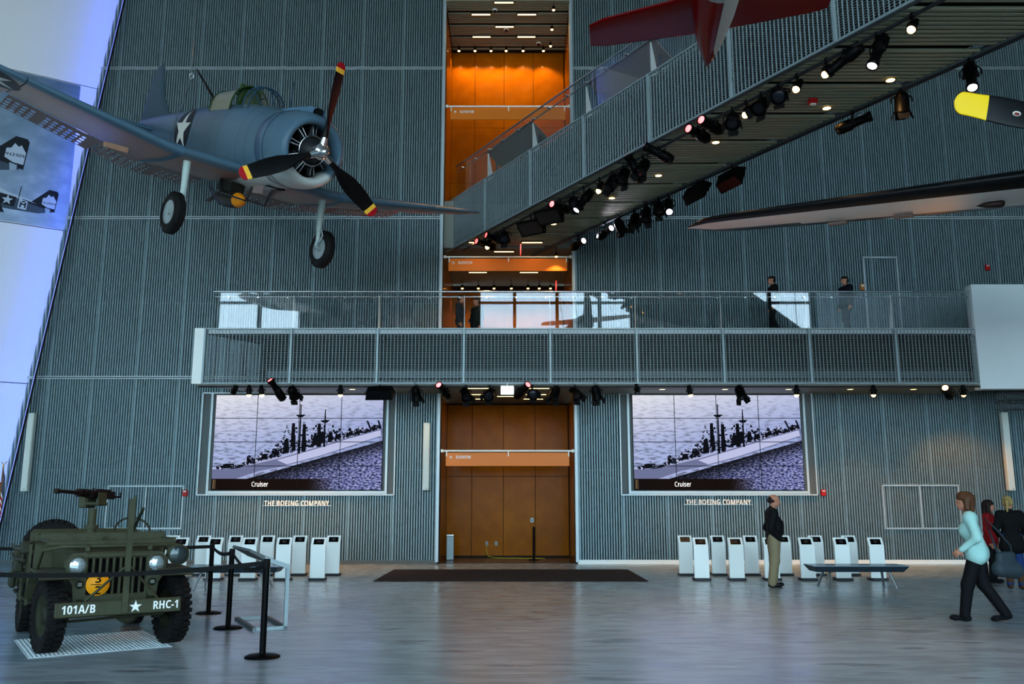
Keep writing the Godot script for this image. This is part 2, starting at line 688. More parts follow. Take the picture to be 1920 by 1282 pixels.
func build_white_wall() -> void:
	var w := struct_node("wall_white")
	var ys := [0.0, 0.47, 4.83, 9.22, 13.55, 17.9, 19.0]
	for i in ys.size() - 1:
		for k in 2:
			var u0 := 0.0 if k == 0 else 6.02
			var u1 := 6.0 if k == 0 else 11.5
			var mb := MB.new()
			hex(mb, u0, u1, ys[i] + 0.012, ys[i + 1] - 0.012, -0.12, 0.0)
			obj("fabric_panel", mb, M.white_wall, w)
	var sb := MB.new()
	hex(sb, -0.02, 11.5, 0, 19, -0.2, -0.125)
	obj("seam_backing", sb, M.seam, w)
	# printed photograph of aircraft on one course of panels
	var mm := smat(Color.WHITE, 0.6)
	mm.albedo_texture = ImageTexture.create_from_image(paint_mural())
	var mb := MB.new()
	var U1 := 5.6
	var n := 24
	for i in n:
		# right edge slants with the panel, the print keeps its own 0..1 layout in u and y
		var t0 := float(i) / n
		var t1 := float(i + 1) / n
		var ya := 9.25 + 4.27 * t0
		var yb := 9.25 + 4.27 * t1
		var ra := 0.02 + 0.51 * t0
		var rb := 0.02 + 0.51 * t1
		mb.st.set_smooth_group(-1)
		var c := [[U1, ya], [ra, ya], [rb, yb], [U1, yb]]
		for q in [0, 2, 1, 0, 3, 2]:
			mb.st.set_uv(Vector2((U1 - c[q][0]) / U1, 1.0 - (c[q][1] - 9.25) / 4.27))
			mb.st.add_vertex(on_white(c[q][0], c[q][1], 0.018))
	var mural := obj("mural_print", mb, mm)
	tag(mural, "large grey photographic mural of flying aircraft on the leaning white wall", "mural")
	# blue light line along the corner, set in a slim channel and shining along the white wall
	var lamp := thing("blue_light_strip", "long slim blue light strip in the corner of the leaning white wall", "light strip", on_white(0.0, 0.0, 0.38))
	var ax := (WE * 18.4)
	mb = MB.new()
	var bz := WD
	var by := WE.normalized()
	var bx := by.cross(bz).normalized()
	bz = (WD + bx * 0.0).normalized()
	var bs := Basis(bx, by, bz)
	var xf := Transform3D(bs, ax * 0.5 + WE * 0.3)
	mb.box(Vector3(0, 0, 0.05), Vector3(0.12, ax.length(), 0.05), xf)
	obj("channel", mb, M.black_matt, lamp)
	mb = MB.new()
	mb.box(Vector3(0, 0, 0.018), Vector3(0.06, ax.length() - 0.02, 0.012), xf)
	obj("diffuser", mb, glow(Color(0.0, 0.10, 1.0), 0.35), lamp)
	var al := AreaLight3D.new()
	al.name = "blue_light"
	al.area_size = Vector2(0.06, ax.length() - 0.1)
	al.light_color = Color(0.0, 0.24, 1.0)
	al.light_energy = 5.5
	al.area_range = 40.0
	al.shadow_enabled = true
	lamp.add_child(al)
	al.transform = Transform3D(bs, xf.origin)


func hex(mb: MB, u0: float, u1: float, y0: float, y1: float, o0: float, o1: float) -> void:
	var p := []
	for i in 8:
		p.append(on_white(u1 if i & 1 else u0, y1 if i & 2 else y0, o1 if i & 4 else o0))
	var c := Vector3.ZERO
	for q in p:
		c += q
	c /= 8.0
	for f in [[0, 1, 3, 2], [4, 5, 7, 6], [0, 1, 5, 4], [2, 3, 7, 6], [0, 2, 6, 4], [1, 3, 7, 5]]:
		mb.oq(c, p[f[0]], p[f[1]], p[f[2]], p[f[3]])


func fill_poly(img: Image, pts: Array, c: Color, sx := 1.0, sy := 1.0) -> void:
	var poly := PackedVector2Array()
	var lo := Vector2(1e9, 1e9)
	var hi := Vector2(-1e9, -1e9)
	for p in pts:
		var q := Vector2(p[0] * sx, p[1] * sy)
		poly.append(q)
		lo = lo.min(q)
		hi = hi.max(q)
	for y in range(maxi(0, int(lo.y)), mini(img.get_height() - 1, int(hi.y) + 1) + 1):
		for x in range(maxi(0, int(lo.x)), mini(img.get_width() - 1, int(hi.x) + 1) + 1):
			if Geometry2D.is_point_in_polygon(Vector2(x + 0.5, y + 0.5), poly):
				img.set_pixel(x, y, c)


const GLYPH := {"0": "0110 1001 1001 1001 0110", "1": "0010 0110 0010 0010 0111", "2": "1110 0001 0110 1000 1111", "3": "1110 0001 0110 0001 1110", "4": "1001 1001 1111 0001 0001", "5": "1111 1000 1110 0001 1110", "6": "0110 1000 1110 1001 0110", "8": "0110 1001 0110 1001 0110", "9": "0110 1001 0111 0001 0110", "A": "0110 1001 1111 1001 1001"}


func pixel_text(img: Image, s: String, x: int, y: int, k: int, c: Color, slant := 0.0) -> void:
	for ch in s:
		var rows: PackedStringArray = GLYPH[ch].split(" ")
		for j in 5:
			for i in 4:
				if rows[j][i] == "1":
					img.fill_rect(Rect2i(x + i * k, y + j * k + int(slant * x), k, k), c)
		x += 5 * k


func paint_mural() -> Image:
	# 5.6 m by 4.27 m; right edge of the image lies at the corner
	var w := 1024
	var h := 780
	var img := Image.create(w, h, false, Image.FORMAT_RGB8)
	var fn := FastNoiseLite.new()
	fn.seed = 4
	fn.frequency = 0.006
	for y in h:
		for x in w:
			var t := float(y) / h
			var c := Color(0.33, 0.42, 0.47).lerp(Color(0.56, 0.64, 0.68), clampf(t * 1.1, 0, 1))
			var q := fn.get_noise_2d(x, y * 1.6)
			c = c.lightened(maxf(q, 0) * (0.10 + 0.3 * t)) if q > 0 else c.darkened(-q * 0.12)
			img.set_pixel(x, y, c)
	var s := 1024.0 / 5.6  # pixels a metre
	var P := func(u: float, y: float) -> Array: return [(5.6 - u) * s, (13.52 - y) * s]
	var dark := Color(0.05, 0.08, 0.10)
	var pale := Color(0.66, 0.71, 0.72)
	var mid := Color(0.22, 0.28, 0.31)
	for k in 2:
		# aircraft tails seen from the side; k = 0 is the upper, nearer one
		var g: float = 1.45 if k == 0 else 1.0
		var ou: float = 1.42 if k == 0 else 0.42
		var oy: float = 10.72 if k == 0 else 9.66
		var T := func(a: float, b: float) -> Array: return P.call(ou + a * g, oy + b * g)
		fill_poly(img, [T.call(0.06, 0.02), T.call(0.4, -0.06), T.call(1.1, -0.06), T.call(1.9, -0.02), T.call(2.55, 0.06), T.call(2.85, 0.2), T.call(2.8, 0.34), T.call(2.3, 0.46), T.call(1.9, 0.5), T.call(1.3, 0.34), T.call(0.5, 0.2), T.call(0.0, 0.12)], mid)
		fill_poly(img, [T.call(0.5, 0.2), T.call(1.3, 0.34), T.call(1.75, 0.44), T.call(1.9, 0.6), T.call(1.65, 0.58), T.call(1.2, 0.4), T.call(0.5, 0.25)], pale)
		fill_poly(img, [T.call(0.0, 0.02), T.call(0.0, 0.58), T.call(0.05, 0.64), T.call(0.25, 0.66), T.call(0.62, 0.24), T.call(0.3, 0.14)], dark)
		fill_poly(img, [T.call(0.02, 0.12), T.call(0.02, 0.36), T.call(0.08, 0.44), T.call(0.12, 0.50), T.call(0.16, 0.46), T.call(0.24, 0.52), T.call(0.28, 0.42), T.call(0.36, 0.40), T.call(0.36, 0.22), T.call(0.2, 0.14)], pale)
		fill_poly(img, [T.call(0.0, 0.08), T.call(0.85, 0.28), T.call(0.85, 0.22), T.call(0.0, 0.04)], dark)
		fill_poly(img, [T.call(0.12, 0.0), T.call(0.12, 0.1), T.call(0.26, 0.13), T.call(0.22, -0.02)], Color(0.55, 0.62, 0.64))
		fill_poly(img, [T.call(1.35, 0.08), T.call(2.2, 0.10), T.call(1.7, -0.16), T.call(1.2, -0.18)], dark)
		if k == 1:
			fill_poly(img, [T.call(0.70, -0.02), T.call(0.70, 0.22), T.call(0.92, 0.28), T.call(0.92, 0.0)], pale)
			fill_poly(img, [T.call(1.0, 0.02), T.call(1.0, 0.3), T.call(1.4, 0.36), T.call(1.4, 0.06)], dark)
			var star := []
			for i in 10:
				var a := TAU * i / 10.0 - PI / 2
				var rr := 0.15 if i % 2 == 0 else 0.06
				star.append(T.call(1.2 + cos(a) * rr, 0.19 - sin(a) * rr))
			fill_poly(img, star, pale)
			var pa: Array = T.call(0.88, 0.22)
			pixel_text(img, "A", int(pa[0]), int(pa[1]), 7, dark)
			var pm: Array = T.call(0.95, 0.62)
			img.fill_rect(Rect2i(int(pm[0]), int(pm[1]), 4, 60), dark)
			var p2: Array = T.call(0.34, 0.29)
			pixel_text(img, "413568", int(p2[0]), int(p2[1]), 2, dark)
		else:
			var p1: Array = T.call(0.35, 0.32)
			pixel_text(img, "413926", int(p1[0]), int(p1[1]), 3, dark)
	return img


# ------------------------------------------------------------------ lobby recess with the lifts
func build_lobby() -> void:
	var back := -26.8
	var w := struct_node("wall_lobby")
	var mb := MB.new()
	mb.box(Vector3(-0.13, 2.9, back - 0.15), Vector3(4.3, 5.8, 0.2))
	mb.box(Vector3(-0.13, 13.9, back - 0.15), Vector3(4.3, 10.2, 0.2))
	mb.box(Vector3(-0.13, 7.3, -28.75), Vector3(4.3, 3.4, 0.2))
	obj("backing", mb, M.wood_joint, w)
	var xs := [-1.97, -1.21, -0.26, 0.70, 1.70]
	var ys := [[0.06, 2.39], [2.39, 4.55], [5.9, 8.6], [10.15, 11.68], [11.68, 13.56], [13.56, 16.2]]
	for y in ys:
		for i in 4:
			mb = MB.new()
			var bz := -28.6 if y[0] == 5.9 else back
			mb.cbox(Vector3((xs[i] + xs[i + 1]) * 0.5, (y[0] + y[1]) * 0.5, bz - 0.03), Vector3(xs[i + 1] - xs[i] - 0.012, y[1] - y[0] - 0.012, 0.04), 0.003)
			obj("wood_panel", mb, M.wood, w)
	for s in [[-1.97, -2.12], [1.72, 1.87]]:
		var side := struct_node("wall_lobby_left" if s[0] < 0 else "wall_lobby_right")
		for y in [[0.0, 4.55], [4.6, 8.77], [8.78, 16.4]]:
			for i in (5 if y[0] == 4.6 else 3):
				mb = MB.new()
				mb.box(Vector3((s[0] + s[1]) * 0.5, (y[0] + y[1]) * 0.5, WALL_Z - 0.32 - 0.8 * i - 0.4), Vector3(0.15, y[1] - y[0] - 0.01, 0.79))
				obj("wood_panel", mb, M.wood, side)
	# floors and soffits of the storeys inside the recess
	slab("floor_lobby", Vector3(-1.97, 0.0, back), Vector3(1.72, 0.012, WALL_Z - 0.02), smat(Color(0.27, 0.22, 0.20), 0.25))
	slab("ceiling_lobby", Vector3(-1.97, 4.6, -28.7), Vector3(1.72, 5.9, WALL_Z - 0.3), M.soffit)
	slab("ceiling_lobby", Vector3(-1.97, 8.75, -28.7), Vector3(1.72, 10.15, WALL_Z - 0.1), M.soffit)
	var top := struct_node("ceiling_lobby")
	mb = MB.new()
	mb.box(Vector3(-0.12, 16.4, -25.2), Vector3(3.7, 0.1, 3.2))
	obj("deck", mb, M.slat_dark, top)
	for i in 26:
		if i % 6 == 0:
			continue
		mb = MB.new()
		mb.box(Vector3(-0.12, 16.27, -23.75 - 0.117 * i), Vector3(3.66, 0.05, 0.07))
		obj("slat", mb, M.slat, top)
	# linear lamps
	strip_set([Vector3(-0.87, 4.53, -22.75), Vector3(0.69, 4.53, -22.75), Vector3(-0.94, 4.53, -24.06), Vector3(0.66, 4.53, -24.06), Vector3(-0.14, 4.57, -24.79), Vector3(0.62, 4.57, -25.43), Vector3(-1.1, 4.57, -25.43)], "over the ground floor lobby", 0.5)
	strip_set([Vector3(-0.91, 8.70, -23.5), Vector3(0.56, 8.70, -23.5), Vector3(-0.23, 8.70, -24.4), Vector3(-1.07, 8.70, -26.7), Vector3(0.53, 8.70, -26.7)], "over the middle storey of the lobby", 0.6)
	strip_set([Vector3(-0.24, 16.2, -23.85), Vector3(-0.94, 16.2, -24.5), Vector3(0.45, 16.2, -24.5), Vector3(-0.23, 16.2, -25.2), Vector3(-0.97, 16.2, -25.8), Vector3(0.46, 16.2, -25.8)], "over the top storey of the lobby", 1.0)
	# small downlights that wash the wood
	var k := 0
	for x in [-1.72, -1.2, -0.68, -0.19, 0.36, 1.02]:
		down(Vector3(x, 16.02, -26.35), 5.0, "small warm spotlight washing the top storey wood wall, %s from the left" % ORD[k])
		k += 1
	k = 0
	for z in [-24.0, -25.1, -26.1]:
		down(Vector3(1.24, 16.05, z), 2.0, "small warm spotlight along the right side of the top lobby, %s from the front" % ORD[k])
		k += 1
	k = 0
	for x in [-1.55, -1.05, -0.56, -0.02, 0.5, 0.85, 1.2]:
		down(Vector3(x * 1.04, 8.45, -27.75), 1.6, "small warm spotlight washing the middle storey wood wall, %s from the left" % ORD[k], 0.31)
		k += 1
	down(Vector3(1.24, 8.39, -23.82), 1.6, "small warm spotlight above the middle lift sign", 0.37)
	k = 0
	for p in [Vector3(-0.52, 16.24, -24.3), Vector3(-0.18, 16.24, -25.4), Vector3(0.86, 16.24, -26.25)]:
		var dc := thing("dome_camera", "small white dome camera on the top lobby ceiling, %s from the front" % ORD[k], "camera", p, 0.0, "dome cameras")
		mb = MB.new()
		mb.lathe([Vector2(0.075, 0.0), Vector2(0.08, -0.03), Vector2(0.055, -0.04)], Vector3.ZERO, Vector3.UP, 16)
		obj("ring", mb, M.white, dc)
		mb = MB.new()
		mb.lathe([Vector2(0.06, -0.035), Vector2(0.05, -0.07), Vector2(0.025, -0.09), Vector2(0.0, -0.095)], Vector3.ZERO, Vector3.UP, 16)
		obj("dome", mb, M.lens, dc)
		k += 1
	for q in [[Vector3(0.24, 8.52, -23.6), "before the middle lift sign"], [Vector3(1.35, 8.15, -26.2), "at the back right of the middle storey"]]:
		var bl := thing("blade_sign", "narrow red blade sign hung edge-on " + q[1], "sign", q[0], 0.0, "red blade signs")
		mb = MB.new()
		mb.cbox(Vector3.ZERO, Vector3(0.03, 0.26, 0.26), 0.006)
		obj("sign_plate", mb, M.exit_text, bl)
		mb = MB.new()
		mb.cyl(Vector3(0, 0.13, 0), Vector3(0, 8.76 - q[0].y, 0), 0.008, 0.008, 6)
		obj("stem", mb, M.dark_steel, bl)
	# direction signs hung across the opening
	for s in [[2.99, 0.02, "ground floor opening"], [8.45, 0.0, "middle storey opening"], [13.01, -0.03, "top storey opening"]]:
		lift_sign(s[0], s[2])


func strip_set(at: Array, where: String, e: float) -> void:
	for i in at.size():
		var t := thing("linear_lamp", "warm linear ceiling lamp %s, %s of its set" % [where, ORD[i]], "ceiling lamp", at[i], 0.0, "linear lamps " + where)
		var mb := MB.new()
		mb.cbox(Vector3(0, 0.02, 0), Vector3(0.62, 0.04, 0.1), 0.008)
		obj("housing", mb, M.dark_steel, t)
		mb = MB.new()
		mb.box(Vector3(0, -0.004, 0), Vector3(0.56, 0.012, 0.06))
		obj("diffuser", mb, M.warm_strip, t)
		var al := AreaLight3D.new()
		al.name = "strip_light"
		al.area_size = Vector2(0.56, 0.06)
		al.light_color = Color(1.0, 0.74, 0.42)
		al.light_energy = e * STRIP_E
		al.area_range = 30.0
		al.shadow_enabled = true
		t.add_child(al)
		al.transform = Transform3D(Basis(Vector3.RIGHT, -PI / 2), Vector3(0, -0.02, 0))


const STRIP_E := 0.28
const DOWN_E := 0.22


func down(at: Vector3, e: float, label: String, stem := 0.2) -> void:
	var t := thing("downlight", label, "spotlight", at, 0.0, "small warm spotlights of the lobby")
	var mb := MB.new()
	mb.cyl(Vector3(0, 0.0, 0), Vector3(0, 0.11, 0), 0.045, 0.04, 14)
	obj("can", mb, M.black, t)
	mb = MB.new()
	mb.cyl(Vector3(0, 0.11, 0), Vector3(0, stem, 0), 0.01, 0.01, 6)
	obj("stem", mb, M.black, t)
	mb = MB.new()
	mb.lathe([Vector2(0.0, -0.035), Vector2(0.03, -0.025), Vector2(0.042, 0.0)], Vector3.ZERO, Vector3.UP, 14)
	obj("bulb", mb, M.warm, t)
	spot(t, Vector3(0, -0.05, 0), Vector3(0, -1, -0.16), Color(1.0, 0.76, 0.46), e * DOWN_E, 55.0, 0.03)


func lift_sign(y: float, where: String) -> void:
	var t := thing("lift_sign", "orange hanging lift direction sign across the %s" % where, "sign", Vector3(-0.12, y, WALL_Z + 0.02))
	var mb := MB.new()
	mb.cyl(Vector3(-1.78, 0, 0), Vector3(1.78, 0, 0), 0.025, 0.025, 10)
	obj("rod", mb, M.white, t)
	for x in [-1.66, 0.02, 1.66]:
		mb = MB.new()
		mb.box(Vector3(x, -0.07, 0.012), Vector3(0.03, 0.16, 0.02))
		obj("hanger", mb, M.white, t)
	for x in [-1.78, 1.78]:
		mb = MB.new()
		mb.cbox(Vector3(x, 0.0, 0), Vector3(0.07, 0.08, 0.08), 0.008)
		obj("bracket", mb, M.white, t)
	mb = MB.new()
	mb.cbox(Vector3(0, -0.23, -0.01), Vector3(3.36, 0.36, 0.03), 0.004)
	obj("board", mb, M.sign_orange, t)
	text("lettering", "ELEVATOR", 0.075, 0.006, M.white, t, Transform3D(Basis.IDENTITY, Vector3(-1.2, -0.17, 0.008)), 0.8)
	mb = MB.new()
	for s in [-1, 1]:
		mb.extrude(PackedVector2Array([Vector2(0, 0.04), Vector2(s * 0.04, 0.0), Vector2(s * 0.04, -0.02), Vector2(0, 0.02)]), 0.006, Transform3D(Basis.IDENTITY, Vector3(-1.54, -0.17, 0.006)))
	mb.box(Vector3(-1.54, -0.178, 0.009), Vector3(0.016, 0.075, 0.006))
	obj("arrow", mb, M.white, t)


# ------------------------------------------------------------------ gallery and bridge
const BAY := 2.28


func grating(w: float, h: float) -> ArrayMesh:
	var mb := MB.new()
	var nx := int(round(w / 0.0905))
	for i in nx:
		mb.box(Vector3((i + 0.5) * w / nx, h * 0.5, 0), Vector3(0.009, h, 0.03))
	var ny := int(round(h / 0.0445))
	for i in ny + 1:
		mb.box(Vector3(w * 0.5, i * h / ny, 0.0), Vector3(w, 0.004, 0.02))
	return mb.done()


func fin(h: float) -> ArrayMesh:
	var mb := MB.new()
	mb.extrude(PackedVector2Array([Vector2(0, 0), Vector2(0.03, 0), Vector2(0.03, h), Vector2(0.0, h), Vector2(-0.15, 0.08), Vector2(-0.15, 0)]), 0.014, Transform3D(Basis(Vector3(0, 0, 1), Vector3.UP, Vector3(-1, 0, 0)), Vector3(0.007, 0, 0)))
	return mb.done()


# bays run along local x, the walkway lies behind (-z), deck edge at local y = h
func parapet(t: Node3D, x0: float, bays: int, h: float, glass_from: float, glass_to: float, bar: Mesh, fin_mesh: Mesh, bay: float) -> void:
	var mb: MB
	for i in bays + 1:
		mb = MB.new()
		mb.box(Vector3(x0 + i * bay, h * 0.5, 0.012), Vector3(0.05, h + 0.02, 0.07))
		obj("fascia_post", mb, M.galv, t)
	for i in bays:
		var o := obj("fascia_grating", bar, M.galv, t)
		o.position = Vector3(x0 + i * bay + 0.02, 0, 0)
		o.set_meta("kind", "stuff")
	for y in [0.0, h]:
		mb = MB.new()
		mb.box(Vector3(x0 + bays * bay * 0.5, y, 0.0), Vector3(bays * bay, 0.03, 0.06))
		obj("fascia_rail", mb, M.galv, t)
	# glass balustrade
	var n := int(round((glass_to - glass_from) / bay))
	var gw := (glass_to - glass_from) / n
	for i in n:
		mb = MB.new()
		mb.box(Vector3(glass_from + (i + 0.5) * gw, h + 0.49, -0.06), Vector3(gw - 0.02, 0.96, 0.014))
		obj("glass_pane", mb, M.glass, t)
		for q in [0.18, 0.52, 0.86]:
			mb = MB.new()
			mb.cyl(Vector3(glass_from + (i + q) * gw, h + 0.84, -0.02), Vector3(glass_from + (i + q) * gw, h + 0.84, -0.13), 0.022, 0.022, 10)
			mb.cyl(Vector3(glass_from + (i + q) * gw, h + 0.84, -0.13), Vector3(glass_from + (i + q) * gw, h + 0.88, -0.16), 0.01, 0.01, 6)
			obj("glass_clamp", mb, M.chrome, t)
	for i in bays + 1:
		var x := x0 + i * bay
		if x > glass_from + 0.3 and x < glass_to - 0.1:
			var o := obj("glass_fin", fin_mesh, M.white, t)
			o.position = Vector3(x, h, -0.1)
	mb = MB.new()
	mb.cyl(Vector3(glass_from, h + 1.0, -0.06), Vector3(glass_to, h + 1.0, -0.06), 0.022, 0.022, 10)
	obj("top_rail", mb, M.steel, t)
	mb = MB.new()
	mb.cyl(Vector3(glass_from, h + 0.88, -0.16), Vector3(glass_to, h + 0.88, -0.16), 0.018, 0.018, 10)
	obj("hand_rail", mb, M.steel, t)


func build_gallery() -> void:
	var t := thing("gallery_walkway", "long metal gallery with mesh fascia and glass rail across the corrugated wall", "balcony", Vector3(0, 4.6, -22.3))
	var H := 1.42
	var bar := grating(2.224 - 0.04, H)
	var f := fin(0.9)
	parapet(t, -7.91, 9, H, -7.78, 12.4, bar, f, 2.224)
	var mb := MB.new()
	# solid end plate of the fascia
	mb.cbox(Vector3(-8.06, H * 0.5, 0.0), Vector3(0.26, H + 0.03, 0.04), 0.004)
	obj("end_plate", mb, M.white, t)
	# slanted return of the fascia back to the wall
	var o := obj("fascia_grating", bar, M.galv, t)
	o.transform = Transform3D(Basis(Vector3.UP, atan2(1.72, 1.4)), Vector3(-8.1, 0, -0.05))
	o.set_meta("kind", "stuff")
	# deck, soffit and the steel behind the mesh
	mb = MB.new()
	mb.extrude(PackedVector2Array([Vector2(-7.9, 0.1), Vector2(12.4, 0.1), Vector2(12.4, 1.76), Vector2(-6.7, 1.76)]), 0.12, Transform3D(Basis(Vector3.RIGHT, Vector3(0, 0, -1), Vector3.UP), Vector3(0, H - 0.14, 0)))
	obj("deck", mb, M.deck, t)
	mb = MB.new()
	mb.box(Vector3(2.3, H - 0.06, -0.07), Vector3(20.3, 0.11, 0.03))
	obj("deck_edge", mb, M.paper, t)
	mb = MB.new()
	mb.extrude(PackedVector2Array([Vector2(-8.1, 0.03), Vector2(12.4, 0.03), Vector2(12.4, 1.76), Vector2(-6.7, 1.76)]), 0.03, Transform3D(Basis(Vector3.RIGHT, Vector3(0, 0, -1), Vector3.UP), Vector3(0, -0.05, 0)))
	obj("soffit", mb, M.soffit, t)
	mb = MB.new()
	mb.box(Vector3(2.9, 0.66, -0.62), Vector3(19, 1.2, 0.06))
	obj("dark_sheet", mb, M.black_matt, t)  # black sheet added to darken the space behind the mesh, standing in for shade
	for b in [[0.47, 0.012, M.galv_dark], [0.3, 0.2, M.galv_dark], [0.12, 0.09, M.frame_grey]]:
		mb = MB.new()
		mb.box(Vector3(2.9, b[0], -0.5), Vector3(18.6, b[1], 0.05))
		obj("service_duct", mb, b[2], t)
	mb = MB.new()
	mb.cyl(Vector3(-8.0, -0.09, 0.02), Vector3(12.4, -0.09, 0.02), 0.022, 0.022, 8)
	obj("lighting_pipe", mb, M.dark_steel, t)
	# recessed lamps of the soffit
	var k := 0
	for x in [-5.85, -4.22, -2.53, 3.97, 5.63, 7.31, 8.94, 10.61]:
		var d := thing("recessed_lamp", "round warm recessed lamp in the gallery soffit, %s from the left" % ORD[k], "ceiling lamp", Vector3(x, 4.545, -23.1), 0.0, "recessed lamps of the gallery soffit")
		mb = MB.new()
		mb.lathe([Vector2(0.0, 0.0), Vector2(0.07, 0.0)], Vector3.ZERO, Vector3.UP, 16)
		obj("bulb", mb, M.warm_strip, d)
		mb = MB.new()
		mb.lathe([Vector2(0.07, 0.004), Vector2(0.09, -0.006), Vector2(0.095, 0.004)], Vector3.ZERO, Vector3.UP, 16)
		obj("ring", mb, M.white, d)
		spot(d, Vector3(0, -0.03, 0), Vector3.DOWN, Color(1, 0.75, 0.45), 0.5, 50.0, 0.06)
		k += 1
	# plain pale wall of the next landing, at the right end
	var l := thing("landing_wall", "plain pale panel wall of the landing at the right end of the gallery", "wall panel", Vector3(11.94, 4.46, -22.3))
	mb = MB.new()
	mb.cbox(Vector3(2.28, 1.36, -0.1), Vector3(4.56, 2.74, 0.3), 0.006)
	obj("panel", mb, M.paper, l)
	for x in [1.38, 2.7]:
		mb = MB.new()
		mb.box(Vector3(x, 1.36, 0.052), Vector3(0.008, 2.72, 0.004))
		obj("joint", mb, M.seam, l)
	# perforated beams below it
	for i in 2:
		var y := 4.3 - 0.25 * i
		var bm := thing("perforated_beam", "dark perforated steel beam beneath the pale landing panel, %s" % ["upper one", "lower one"][i], "beam", Vector3(12.5, y, -22.6), 0.0, "perforated beams")
		mb = MB.new()
		for e in [-0.09, 0.09]:
			mb.box(Vector3(1.8, e, 0), Vector3(3.6, 0.02, 0.14))
		obj("flange", mb, M.dark_steel, bm)
		mb = MB.new()
		for q in 50:
			mb.tube([Vector3(q * 0.072, -0.085, 0), Vector3(q * 0.072 + 0.072, 0.085, 0)], 0.008, 4, false)
			mb.tube([Vector3(q * 0.072 + 0.072, -0.085, 0), Vector3(q * 0.072, 0.085, 0)], 0.008, 4, false)
		obj("web", mb, M.frame_grey, bm)


